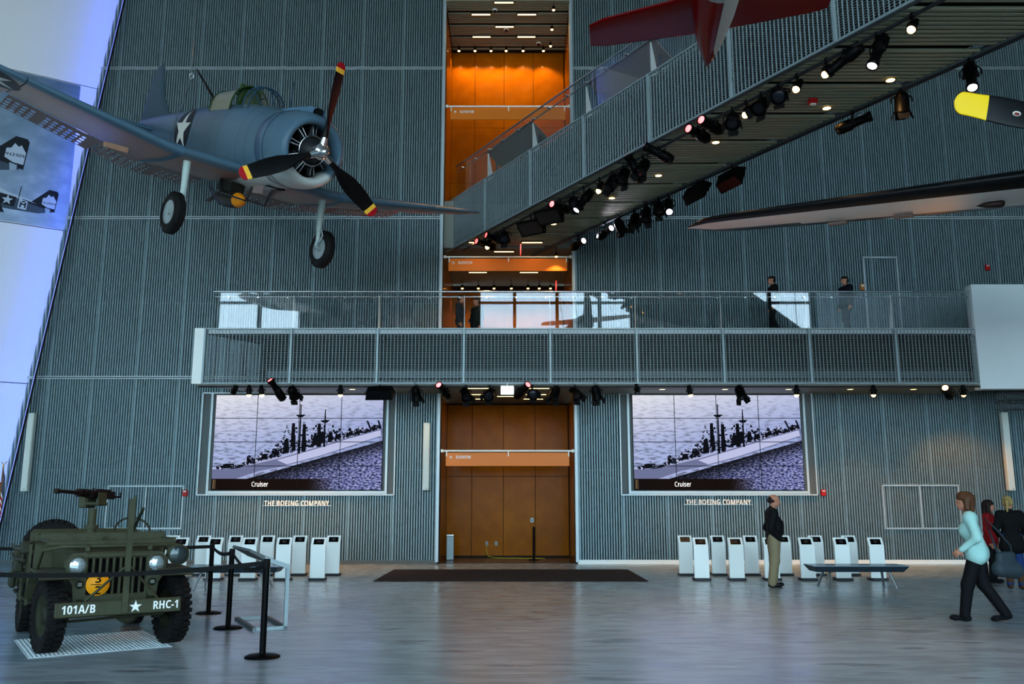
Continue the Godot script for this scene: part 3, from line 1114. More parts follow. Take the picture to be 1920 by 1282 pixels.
func build_bridge() -> void:
	var t := thing("bridge_walkway", "diagonal upper bridge with mesh sides, glass rail and slatted underside", "bridge", O_BRIDGE)
	t.basis = Basis(B_ALONG.normalized(), Vector3.UP, -B_ACROSS.normalized())
	var H := 1.46
	var W := 2.24
	var L := 15 * BAY
	var bar := grating(BAY - 0.04, H)
	var f := fin(0.75)
	parapet(t, -0.43, 15, H, 0.0, L - 0.5, bar, f, BAY)
	# far parapet
	var mb: MB
	for i in 15:
		var o := obj("fascia_grating", bar, M.galv, t)
		o.position = Vector3(-0.43 + 1.4 + i * BAY, 0, -W)
		o.set_meta("kind", "stuff")
	mb = MB.new()
	mb.box(Vector3(L * 0.5 + 0.7, 0.0, -W), Vector3(L, 0.1, 0.06))
	obj("edge_beam", mb, M.galv_dark, t)
	mb = MB.new()
	mb.box(Vector3(L * 0.5, -0.005, -0.02), Vector3(L, 0.05, 0.09))
	obj("edge_beam", mb, M.galv_dark, t)
	mb = MB.new()
	mb.box(Vector3(L * 0.5, H - 0.09, -W * 0.5), Vector3(L, 0.12, W - 0.2))
	obj("deck", mb, M.deck, t)
	mb = MB.new()
	mb.box(Vector3(L * 0.5, 0.16, -W * 0.5), Vector3(L, 0.03, W - 0.06))
	obj("slat_backing", mb, M.slat_dark, t)
	# slats of the underside run level with the hall's back wall
	var inv := t.transform.affine_inverse()
	var k := 0
	var z := -23.9
	while z < 4.0:
		k += 1
		if k % 10 != 0:
			var y0 := 8.74
			var p := []
			for q in [[z, 0.03], [z + 0.062, 0.03], [z + 0.062, W - 0.03], [z, W - 0.03]]:
				# point on the line across-offset q[1] with world z = q[0]
				var s: float = (q[0] - O_BRIDGE.z - B_ACROSS.z * q[1]) / B_ALONG.z
				p.append(O_BRIDGE + B_ALONG * s + B_ACROSS * q[1])
			mb = MB.new()
			var c := Vector3.ZERO
			var lo := []
			var hi := []
			for q in p:
				lo.append(inv * Vector3(q.x, y0, q.z))
				hi.append(inv * Vector3(q.x, y0 + 0.05, q.z))
				c += lo[-1] + hi[-1]
			c /= 8.0
			mb.oq(c, lo[0], lo[1], lo[2], lo[3])
			mb.oq(c, hi[0], hi[1], hi[2], hi[3])
			for i in 4:
				var j := (i + 1) % 4
				mb.oq(c, lo[i], lo[j], hi[j], hi[i])
			obj("slat", mb, M.slat, t)
		z += 0.122
	for zz in [-0.16, -W + 0.1]:
		mb = MB.new()
		mb.cyl(Vector3(0.3, -0.12, zz), Vector3(L, -0.12, zz), 0.03, 0.03, 10)
		obj("lighting_pipe", mb, M.dark_steel, t)
	# recessed lamps
	k = 0
	for p in [Vector2(3.35, 1.2), Vector2(5.7, 1.3), Vector2(7.4, 1.3), Vector2(9.4, 1.1), Vector2(11.6, 1.75), Vector2(12.9, 1.8)]:
		var at: Vector3 = O_BRIDGE + B_ALONG * p.x + B_ACROSS * p.y
		var d := thing("recessed_lamp", "round warm recessed lamp in the bridge underside, %s from the lobby" % ORD[k], "ceiling lamp", Vector3(at.x, 8.72, at.z), 0.0, "recessed lamps of the bridge")
		mb = MB.new()
		mb.lathe([Vector2(0.0, 0.0), Vector2(0.075, 0.0)], Vector3.ZERO, Vector3.UP, 16)
		obj("bulb", mb, M.warm_strip, d)
		mb = MB.new()
		mb.lathe([Vector2(0.075, 0.006), Vector2(0.09, -0.006), Vector2(0.1, 0.006)], Vector3.ZERO, Vector3.UP, 16)
		obj("ring", mb, M.dark_steel, d)
		spot(d, Vector3(0, -0.03, 0), Vector3.DOWN, Color(1, 0.75, 0.45), 0.5, 50.0, 0.06)
		k += 1
	# lecterns on the bridge, seen from below through the glass
	for i in 2:
		var s0: float = [1.55, 6.3][i]
		var rp := thing("information_lectern", "slanted grey information lectern on the bridge, %s the lobby" % ["close to", "farther from"][i], "lectern", O_BRIDGE + B_ALONG * s0 + Vector3(0, H, 0), 0.0, "lecterns on the bridge")
		rp.basis = t.basis
		mb = MB.new()
		var tilt := Transform3D(Basis(Vector3.RIGHT, -0.62), Vector3(1.2, 0.74, -0.42))
		mb.cbox(Vector3.ZERO, Vector3(2.35, 0.035, 0.62), 0.006, tilt)
		obj("board", mb, smat(Color(0.46, 0.44, 0.41), 0.6), rp)
		for x in [0.15, 2.25]:
			mb = MB.new()
			mb.box(Vector3(x, 0.3, -0.45), Vector3(0.05, 0.66, 0.05))
			obj("leg", mb, M.galv_dark, rp)
		mb = MB.new()
		mb.box(Vector3(1.2, 0.25, -0.45), Vector3(2.1, 0.04, 0.04))
		obj("stretcher", mb, M.galv_dark, rp)
	# red box on the underside
	var ab := thing("alarm_box", "small red alarm box under the bridge near its far edge", "alarm", O_BRIDGE + B_ALONG * 11.7 + B_ACROSS * 1.25 + Vector3(0, -0.06, 0))
	mb = MB.new()
	mb.cbox(Vector3.ZERO, Vector3(0.15, 0.1, 0.12), 0.01)
	obj("box", mb, M.red, ab)
	mb = MB.new()
	mb.cbox(Vector3(0, -0.06, 0.02), Vector3(0.1, 0.03, 0.06), 0.006)
	obj("strobe", mb, M.white, ab)


# ------------------------------------------------------------------ things on the corrugated wall
func build_wall_fittings() -> void:
	var mb: MB
	var z := WALL_Z + 0.06
	# column loudspeakers
	var spk := [[-13.05, 1.9, 2.1, "slim pale column loudspeaker at the left by the leaning white wall"], [-2.31, 1.93, 1.8, "slim pale column loudspeaker between the left video wall and the lobby"], [13.37, 1.92, 2.1, "slim pale column loudspeaker at the far right under the landing"]]
	for s in spk:
		var t := thing("column_loudspeaker", s[3], "loudspeaker", Vector3(s[0], s[1], z), 0.0, "column loudspeakers")
		mb = MB.new()
		mb.cbox(Vector3(0, s[2] * 0.5, 0.14), Vector3(0.18, s[2], 0.16), 0.015)
		obj("cabinet", mb, M.off_white, t)
		mb = MB.new()
		mb.cbox(Vector3(0, s[2] * 0.5 + 0.03, 0.223), Vector3(0.15, s[2] - 0.14, 0.01), 0.003)
		obj("grille", mb, M.off_white, t)
		for y in [0.2, s[2] - 0.2]:
			mb = MB.new()
			mb.box(Vector3(0, y, 0.03), Vector3(0.06, 0.08, 0.08))
			obj("bracket", mb, M.dark_steel, t)
		mb = MB.new()
		mb.cyl(Vector3(0.02, 0.05, 0.22), Vector3(0.02, 0.05, 0.226), 0.012, 0.012, 10)
		obj("badge", mb, M.black, t)
	# hatches: framed ribbed doors
	for d in [[9.98, 12.02, 0.93, 2.06, 10.98, "wide double access hatch with pale frame low on the right wall"], [-10.88, -8.85, 0.93, 2.04, -9.85, "wide double access hatch with pale frame low on the left wall behind the car"], [9.92, 10.86, 6.06, 8.42, 0.0, "single door with thin metal frame above the right part of the gallery"]]:
		var t := thing("wall_hatch", d[5], "hatch", Vector3(d[0], d[2], z))
		var w: float = d[1] - d[0]
		var h: float = d[3] - d[2]
		for x in ([0.0, d[4] - d[0], w] if d[4] != 0.0 else [0.0, w]):
			mb = MB.new()
			mb.box(Vector3(x, h * 0.5, 0.01), Vector3(0.035, h, 0.03))
			obj("frame", mb, M.trim, t)
		for y in [0.0, h]:
			mb = MB.new()
			mb.box(Vector3(w * 0.5, y, 0.01), Vector3(w + 0.04, 0.035, 0.03))
			obj("frame", mb, M.trim, t)
		mb = MB.new()
		mb.box(Vector3(w * 0.5, h + 0.035, 0.0), Vector3(w + 0.1, 0.015, 0.02))
		mb.box(Vector3(-0.04, h * 0.5, 0.0), Vector3(0.012, h + 0.08, 0.02))
		mb.box(Vector3(w + 0.04, h * 0.5, 0.0), Vector3(0.012, h + 0.08, 0.02))
		mb.box(Vector3(w * 0.5, -0.035, 0.0), Vector3(w + 0.1, 0.015, 0.02))
		obj("outer_frame", mb, M.metal, t)
		if d[2] > 5:
			mb = MB.new()
			mb.cyl(Vector3(w - 0.1, 1.0, 0.0), Vector3(w - 0.1, 1.0, 0.06), 0.015, 0.015, 8)
			mb.cyl(Vector3(w - 0.1, 1.0, 0.06), Vector3(w - 0.22, 1.0, 0.06), 0.012, 0.012, 8)
			obj("handle", mb, M.steel, t)
	# red alarms
	for a in [[-8.795, 1.855, "red fire alarm box with white strobe left of the left video wall"], [8.375, 1.865, "red fire alarm box with white strobe right of the right video wall"], [13.4, 8.12, "red alarm box high on the wall above the right landing"]]:
		var t := thing("alarm_box", a[2], "alarm", Vector3(a[0], a[1], z))
		mb = MB.new()
		mb.cbox(Vector3(0, 0, 0.03), Vector3(0.13, 0.17, 0.06), 0.012)
		obj("box", mb, M.red, t)
		mb = MB.new()
		mb.cbox(Vector3(0, 0.045, 0.068), Vector3(0.08, 0.03, 0.02), 0.006)
		obj("strobe", mb, M.white, t)
	var ob := thing("call_box", "small orange box on the wall beside the upper gallery door", "control box", Vector3(9.83, 7.56, z))
	mb = MB.new()
	mb.cbox(Vector3(0, 0, 0.03), Vector3(0.12, 0.19, 0.06), 0.01)
	obj("box", mb, M.orange_box, ob)
	mb = MB.new()
	mb.cbox(Vector3(0, 0.03, 0.064), Vector3(0.08, 0.06, 0.01), 0.003)
	obj("window", mb, M.off_white, ob)
	# raised sponsor lettering
	for l in [[-5.775, 1.585, "left"], [5.54, 1.615, "right"]]:
		var t := thing("wall_lettering", "raised pale wall lettering with thin rail under the %s video wall" % l[2], "lettering", Vector3(l[0], l[1], z))
		text("lettering", "THE BOEING COMPANY", 0.135, 0.03, M.white, t, Transform3D(Basis.IDENTITY, Vector3(0, 0.0, 0.04)), 0.83)
		mb = MB.new()
		mb.box(Vector3(0, -0.06, 0.015), Vector3(1.86, 0.02, 0.02))
		obj("rail", mb, M.trim, t)
	# lit exit sign under the gallery
	var e := thing("exit_sign", "small lit white exit sign with red letters hung under the gallery", "sign", Vector3(-0.12, 4.41, -22.2))
	mb = MB.new()
	mb.cbox(Vector3.ZERO, Vector3(0.33, 0.22, 0.05), 0.008)
	obj("screen_plate", mb, M.exit, e)
	mb = MB.new()
	mb.cyl(Vector3(0, 0.11, 0), Vector3(0, 0.2, 0), 0.012, 0.012, 8)
	obj("stem", mb, M.steel, e)
	text("lettering", "EXIT", 0.12, 0.004, M.exit_text, e, Transform3D(Basis.IDENTITY, Vector3(0, 0, 0.027)), 0.8)
	# lobby back wall and floor bits
	var bz := -26.78
	var b := thing("litter_bin", "slim brushed metal bin standing in the left corner of the lobby", "bin", Vector3(-1.75, 0.012, -25.6))
	mb = MB.new()
	mb.cbox(Vector3(0, 0.34, 0), Vector3(0.2, 0.66, 0.2), 0.01)
	obj("body", mb, M.galv, b)
	mb = MB.new()
	mb.cbox(Vector3(0, 0.69, 0), Vector3(0.21, 0.03, 0.21), 0.006)
	obj("lid", mb, M.steel, b)
	for i in 2:
		var o := thing("wall_outlet", "small grey power outlet on the lobby wood wall, %s" % ["left one with the cord", "right one of the pair"][i], "outlet", Vector3(-0.75 + 0.28 * i, 0.42, bz), 0.0, "lobby outlets")
		mb = MB.new()
		mb.cbox(Vector3(0, 0, 0.01), Vector3(0.075, 0.115, 0.02), 0.004)
		obj("plate", mb, M.galv, o)
		mb = MB.new()
		mb.box(Vector3(0, 0.02, 0.02), Vector3(0.03, 0.03, 0.008))
		mb.box(Vector3(0, -0.025, 0.02), Vector3(0.03, 0.03, 0.008))
		obj("socket", mb, M.black, o)
	var sw := thing("wall_switch", "small grey call button plate on the lobby wood wall", "switch", Vector3(0.6, 1.1, bz))
	mb = MB.new()
	mb.cbox(Vector3(0, 0, 0.012), Vector3(0.1, 0.13, 0.024), 0.005)
	obj("plate", mb, M.galv, sw)
	mb = MB.new()
	mb.cyl(Vector3(0, 0, 0.024), Vector3(0, 0, 0.034), 0.022, 0.022, 12)
	obj("button", mb, M.dark_steel, sw)
	mb = MB.new()
	mb.tube([Vector3(-0.75, 0.38, bz + 0.03), Vector3(-0.76, 0.2, bz + 0.05), Vector3(-0.7, 0.06, bz + 0.1), Vector3(-0.5, 0.025, bz + 0.3), Vector3(-0.2, 0.022, bz + 0.45), Vector3(0.1, 0.022, bz + 0.3), Vector3(0.35, 0.022, bz + 0.6), Vector3(0.7, 0.022, bz + 0.5), Vector3(0.95, 0.022, bz + 0.65)], 0.011, 6)
	tag(obj("power_cord", mb, smat(Color(0.62, 0.55, 0.15), 0.6)), "thin yellow power cord lying along the lobby floor", "cord")
	var bp := thing("bare_post", "plain black barrier post standing in the lobby without belt", "barrier post", Vector3(0.62, 0.012, -25.6))
	mb = MB.new()
	mb.lathe([Vector2(0, 0.0), Vector2(0.17, 0.0), Vector2(0.17, 0.012), Vector2(0.04, 0.03), Vector2(0, 0.03)], Vector3.ZERO, Vector3.UP, 20)
	obj("base", mb, M.black, bp)
	mb = MB.new()
	mb.cyl(Vector3(0, 0.02, 0), Vector3(0, 0.92, 0), 0.035, 0.035, 14)
	obj("pole", mb, M.black, bp)


# ------------------------------------------------------------------ video walls
func paint_ship() -> Image:
	var w := 880
	var h := 496
	var img := Image.create(w, h, false, Image.FORMAT_RGB8)
	var fn := FastNoiseLite.new()
	fn.seed = 8
	fn.frequency = 0.03
	fn.fractal_octaves = 4
	# everything on this picture is print: a sea, a ship, a caption band
	for y in h:
		for x in w:
			var u := float(x) / w
			var v := float(y) / h
			var n := fn.get_noise_2d(x * 0.55, y * 2.2)
			var n2 := fn.get_noise_2d(x * 1.6 + 300.0, y * 3.0)
			var far := Color(0.97, 0.97, 1.0).lerp(Color(0.64, 0.70, 0.92), clampf(u * 0.5 + v * 1.3, 0, 1))
			far = far.lerp(Color(0.76, 0.81, 0.97), clampf((v - 0.35) * 1.5, 0, 0.6))
			far = far.darkened(clampf(maxf(n + 0.05, 0.0) * (0.12 + 0.75 * v), 0, 0.5))
			var line := 0.985 - 0.50 * u
			var c := far
			if v > line:
				var near := Color(0.16, 0.18, 0.34).lerp(Color(0.47, 0.50, 0.76), clampf(u * 1.1 - 0.25 + (v - line) * 0.9, 0, 1))
				near = near.lightened(clampf(n2 * 0.9, 0, 0.5)) if n2 > 0 else near.darkened(clampf(-n2 * 1.5, 0, 0.8))
				var sh := clampf((v - line) * 7.0, 0.0, 1.0)
				c = near.darkened((1.0 - sh) * 0.75)
			img.set_pixel(x, y, c)
	var W := float(w)
	var H := float(h)
	var dk := Color(0.03, 0.035, 0.07)
	var dm := Color(0.10, 0.11, 0.20)
	# hull: a long pale side rising from lower left to upper right
	fill_poly(img, [[0.0, 0.775], [0.14, 0.765], [0.40, 0.66], [0.62, 0.545], [0.80, 0.445], [0.985, 0.355], [1.0, 0.36], [0.995, 0.44], [0.80, 0.555], [0.62, 0.66], [0.44, 0.745], [0.28, 0.80], [0.14, 0.885], [0.0, 0.885]], Color(0.46, 0.49, 0.64), W, H)
	fill_poly(img, [[0.38, 0.69], [0.62, 0.565], [0.80, 0.465], [0.985, 0.375], [0.99, 0.435], [0.80, 0.545], [0.62, 0.65], [0.44, 0.735]], Color(0.80, 0.82, 0.97), W, H)
	fill_poly(img, [[0.0, 0.895], [0.14, 0.885], [0.28, 0.80], [0.44, 0.745], [0.44, 0.755], [0.28, 0.812], [0.15, 0.90], [0.0, 0.905]], Color(0.70, 0.73, 0.92), W, H)
	fill_poly(img, [[0.0, 0.77], [0.15, 0.755], [0.40, 0.65], [0.62, 0.535], [0.80, 0.435], [0.985, 0.348], [0.985, 0.362], [0.80, 0.45], [0.62, 0.55], [0.40, 0.668], [0.15, 0.772], [0.0, 0.785]], Color(0.75, 0.77, 0.93), W, H)
	# superstructure: hundreds of small dark and pale blocks under an outline that peaks amidships
	var rg := RandomNumberGenerator.new()
	rg.seed = 12
	var peaks := [[0.10, 0.05, 0.05], [0.215, 0.09, 0.03], [0.305, 0.12, 0.04], [0.375, 0.13, 0.035], [0.43, 0.30, 0.035], [0.475, 0.33, 0.022], [0.535, 0.30, 0.025], [0.60, 0.22, 0.035], [0.64, 0.26, 0.025], [0.69, 0.20, 0.03], [0.735, 0.12, 0.04], [0.80, 0.09, 0.04], [0.86, 0.07, 0.05], [0.95, 0.05, 0.04]]
	for i in 900:
		var u := rg.randf_range(0.03, 0.985)
		var env := 0.012
		for q in peaks:
			env = maxf(env, q[1] * exp(-pow((u - q[0]) / q[2], 2.0)))
		var deck := 0.775 - 0.06 * smoothstep(0.0, 0.2, u) * 0.0 - maxf(0.0, u - 0.13) * 0.488
		var hh := rg.randf() * env
		var bw := int(rg.randf_range(3, 15) * (1.0 - hh))
		var bh := int(rg.randf_range(3, 12))
		var cc := dk if rg.randf() < 0.72 else (dm if rg.randf() < 0.5 else Color(0.78, 0.80, 0.95))
		img.fill_rect(Rect2i(int(u * w) - bw / 2, int((deck - hh) * h) - bh / 2, bw, bh), cc)
	for q in peaks:
		var deck: float = 0.775 - maxf(0.0, q[0] - 0.13) * 0.488
		fill_poly(img, [[q[0] - q[2] * 0.55, deck], [q[0] + q[2] * 0.55, deck - 0.02], [q[0] + q[2] * 0.35, deck - q[1] * 0.55], [q[0] - q[2] * 0.35, deck - q[1] * 0.5]], dk, W, H)
	for q in [[0.468, 0.30, 0.55], [0.533, 0.31, 0.60], [0.622, 0.305, 0.55]]:
		fill_poly(img, [[q[0] - 0.009, q[1]], [q[0] + 0.009, q[1]], [q[0] + 0.013, q[2]], [q[0] - 0.013, q[2]]], dk, W, H)
	for q in [[0.508, 0.10, 0.62], [0.655, 0.155, 0.55]]:
		fill_poly(img, [[q[0] - 0.003, q[1]], [q[0] + 0.003, q[1]], [q[0] + 0.006, q[2]], [q[0] - 0.006, q[2]]], dk, W, H)
		fill_poly(img, [[q[0] - 0.03, q[1] + 0.115], [q[0] + 0.03, q[1] + 0.11], [q[0] + 0.012, q[1] + 0.14], [q[0] - 0.012, q[1] + 0.14]], dk, W, H)
	for q in [[0.905, 0.275, 0.925, 0.36], [0.97, 0.27, 0.985, 0.35]]:
		fill_poly(img, [[q[0] - 0.005, q[1]], [q[0] + 0.006, q[1]], [q[2] + 0.006, q[3]], [q[2] - 0.004, q[3]]], dk, W, H)
	# caption band
	for y in range(int(0.885 * h), h):
		for x in range(0, int(0.72 * w)):
			var t := clampf((0.72 - float(x) / w) / 0.16, 0.0, 1.0)
			var base := img.get_pixel(x, y)
			img.set_pixel(x, y, base.lerp(Color(0.075, 0.035, 0.02), t))
	for y in range(int(0.895 * h), int(0.985 * h), 6):
		img.fill_rect(Rect2i(8, y, 7, 4), Color(0.62, 0.52, 0.38))
		img.fill_rect(Rect2i(18, y + 1, 5, 3), Color(0.55, 0.46, 0.34))
	return img


func build_screens() -> void:
	var tex := ImageTexture.create_from_image(paint_ship())
	var m := StandardMaterial3D.new()
	m.albedo_color = Color(0.01, 0.01, 0.01)
	m.roughness = 0.5
	m.metallic_specular = 0.1
	m.emission_enabled = true
	m.emission_operator = BaseMaterial3D.EMISSION_OP_MULTIPLY
	m.emission = Color.WHITE
	m.emission_texture = tex
	m.emission_energy_multiplier = SCREEN_E
	var caption := glow(Color(1, 1, 1), SCREEN_E * 0.9)
	for s in [[-5.795, "left", -8.46, -3.17], [5.57, "right", 2.94, 8.2]]:
		var c := Vector3(s[0], 3.22, WALL_Z + 0.06)
		var t := thing("video_wall", "large framed video wall showing a grey warship at sea, %s of the lobby" % s[1], "screen", c)
		var mb: MB
		var x0: float = s[2] - s[0]
		var x1: float = s[3] - s[0]
		var y0 := 1.81 - c.y
		var y1 := 4.56 - c.y
		# back plate, side fields, frame
		mb = MB.new()
		mb.box(Vector3((x0 + x1) * 0.5, (y0 + y1) * 0.5, 0.005), Vector3(x1 - x0, y1 - y0, 0.02))
		obj("back_plate", mb, M.frame_grey, t)
		for f in [[x0, (y0 + y1) * 0.5, 0.035, y1 - y0], [x1, (y0 + y1) * 0.5, 0.035, y1 - y0], [(x0 + x1) * 0.5, y0, x1 - x0, 0.035], [(x0 + x1) * 0.5, y1, x1 - x0, 0.035]]:
			mb = MB.new()
			mb.box(Vector3(f[0], f[1], 0.04), Vector3(f[2], f[3], 0.09))
			obj("outer_frame", mb, M.trim, t)
		for k in [-1, 1]:
			mb = MB.new()
			mb.box(Vector3(k * 2.40, (y0 + y1) * 0.5, 0.05), Vector3(0.06, y1 - y0 - 0.04, 0.07))
			obj("inner_frame", mb, M.trim, t)
		mb = MB.new()
		mb.box(Vector3(0, y0 + 0.065, 0.045), Vector3(4.75, 0.075, 0.06))
		obj("inner_frame", mb, M.trim, t)
		# sixteen monitors
		var w := 4.58
		var h := 2.57
		for j in 4:
			for i in 4:
				var a := Vector3(-w * 0.5 + w * 0.25 * i, h * 0.5 - h * 0.25 * (j + 1), 0.1)
				var g := 0.009
				mb = MB.new()
				mb.quad_uv(a + Vector3(g, g, 0), a + Vector3(w * 0.25 - g, g, 0), a + Vector3(w * 0.25 - g, h * 0.25 - g, 0), a + Vector3(g, h * 0.25 - g, 0), i * 0.25 + 0.002, j * 0.25 + 0.002, (i + 1) * 0.25 - 0.002, (j + 1) * 0.25 - 0.002)
				var sc := obj("monitor_screen", mb, m, t)
				mb = MB.new()
				mb.box(a + Vector3(w * 0.125, h * 0.125, -0.035), Vector3(w * 0.25 - 0.002, h * 0.25 - 0.002, 0.06))
				obj("bezel", mb, M.black, sc)
		text("screen_caption", "Cruiser", 0.125, 0.002, caption, t, Transform3D(Basis.IDENTITY, Vector3(-0.98, -1.13, 0.104)), 0.8, true)
		var al := AreaLight3D.new()
		al.name = "screen_light"
		al.area_size = Vector2(4.5, 2.5)
		al.light_color = Color(0.62, 0.72, 0.95)
		al.light_energy = SCREEN_LIGHT
		al.area_range = 30.0
		al.shadow_enabled = true
		t.add_child(al)
		al.transform = Transform3D(Basis(Vector3.UP, PI), Vector3(0, 0, 0.13))


const SCREEN_E := 0.26
const SCREEN_LIGHT := 0.5


# ------------------------------------------------------------------ aircraft parts shared by the builders
func lin(r: float, g: float, b: float) -> Color:
	return Color(r, g, b).srgb_to_linear()


# ring of a body at distance s behind the nose: centre height, half width, height above and below, roundness
func body_ring(s: float, cy: float, hw: float, ht: float, hb: float, n := 28, e := 0.92) -> Array:
	var ring := []
	for i in n:
		var a := TAU * i / n
		var ca := cos(a)
		var sa := sin(a)
		var x := signf(ca) * pow(absf(ca), e) * hw
		var y := signf(sa) * pow(absf(sa), e) * (ht if sa > 0 else hb)
		ring.append(Vector3(x, cy + y, s))
	return ring


# aerofoil ring at span x: leading edge z, chord, height, thickness ratio, how much of the chord is kept
func wing_ring(x: float, le: float, c: float, y: float, t: float, keep := 1.0, n := 11, inc := 0.0) -> Array:
	var up := []
	var lo := []
	for i in n:
		var q := 0.5 - 0.5 * cos(PI * i / (n - 1))
		q *= keep
		var h := 5.0 * t * (0.2969 * sqrt(q) - 0.126 * q - 0.3516 * q * q + 0.2843 * q * q * q - 0.1036 * q * q * q * q)
		var camber := 0.06 * q * (1.0 - q)
		up.append(Vector3(x, y + c * (camber + h - q * inc), le + c * q))
		lo.append(Vector3(x, y + c * (camber - h * 0.8 - q * inc), le + c * q))
	lo.reverse()
	lo.pop_back()
	return up + lo


func project(mb: MB, a: Vector2, b: Vector2, c: Vector2, fn: Callable, most: float) -> void:
	var l := [a.distance_to(b), b.distance_to(c), c.distance_to(a)]
	var m: float = l.max()
	if m > most:
		if l[0] == m:
			var q := (a + b) * 0.5
			project(mb, a, q, c, fn, most)
			project(mb, q, b, c, fn, most)
		elif l[1] == m:
			var q := (b + c) * 0.5
			project(mb, a, b, q, fn, most)
			project(mb, a, q, c, fn, most)
		else:
			var q := (c + a) * 0.5
			project(mb, a, b, q, fn, most)
			project(mb, q, b, c, fn, most)
		return
	mb.tri(fn.call(a), fn.call(b), fn.call(c))


func decal(called: String, poly: PackedVector2Array, fn: Callable, m: Material, parent: Node, most := 0.12) -> void:
	var mb := MB.new()
	mb.st.set_smooth_group(4)
	var ix := Geometry2D.triangulate_polygon(poly)
	for t in range(0, ix.size(), 3):
		project(mb, poly[ix[t]], poly[ix[t + 1]], poly[ix[t + 2]], fn, most)
	obj(called, mb, m, parent)


func disc_poly(c: Vector2, r: float, n := 28) -> PackedVector2Array:
	var p := PackedVector2Array()
	for i in n:
		p.append(c + Vector2.from_angle(TAU * i / n) * r)
	return p


func star_poly(c: Vector2, r: float, a0 := PI / 2) -> PackedVector2Array:
	var p := PackedVector2Array()
	for i in 10:
		p.append(c + Vector2.from_angle(a0 + TAU * i / 10.0) * (r if i % 2 == 0 else r * 0.382))
	return p


# a propeller blade along +y from the hub; edge of the chord along x, thickness along z
func blade(parent: Node, hub_r: float, length: float, width: float, marks: Array, xf: Transform3D) -> void:
	# marks: [[from, to, material, name], ...] as shares of the length
	var prof := func(t: float) -> Array:
		var c: float
		if t < 0.12:
			c = 0.32
		elif t < 0.45:
			c = lerpf(0.36, 1.0, smoothstep(0.1, 0.45, t))
		else:
			c = 1.0 - 0.25 * smoothstep(0.55, 0.95, t)
		if t > 0.93:
			c *= sqrt(maxf(0.02, 1.0 - pow((t - 0.93) / 0.07, 2.0)))
		var th := lerpf(0.11, 0.018, smoothstep(0.0, 0.6, t))
		if t < 0.12:
			th = 0.12
		return [c * width, th, lerpf(0.95, 0.30, t)]
	for k in marks:
		var rings := []
		var steps := 28 if k[1] >= 1.0 else 10
		for i in steps + 1:
			var t: float = lerpf(k[0], k[1], float(i) / steps)
			var q: Array = prof.call(t)
			var ring := []
			for j in 14:
				var a := TAU * j / 14.0
				var p := Vector2(cos(a) * q[0] * 0.5, sin(a) * q[1] * 0.5).rotated(-q[2])
				ring.append(xf * Vector3(p.x, hub_r + (length - hub_r) * t, p.y))
			rings.append(ring)
		var mb := MB.new()
		mb.loft(rings)
		obj(k[3], mb, k[2], parent)


const INC := 0.14


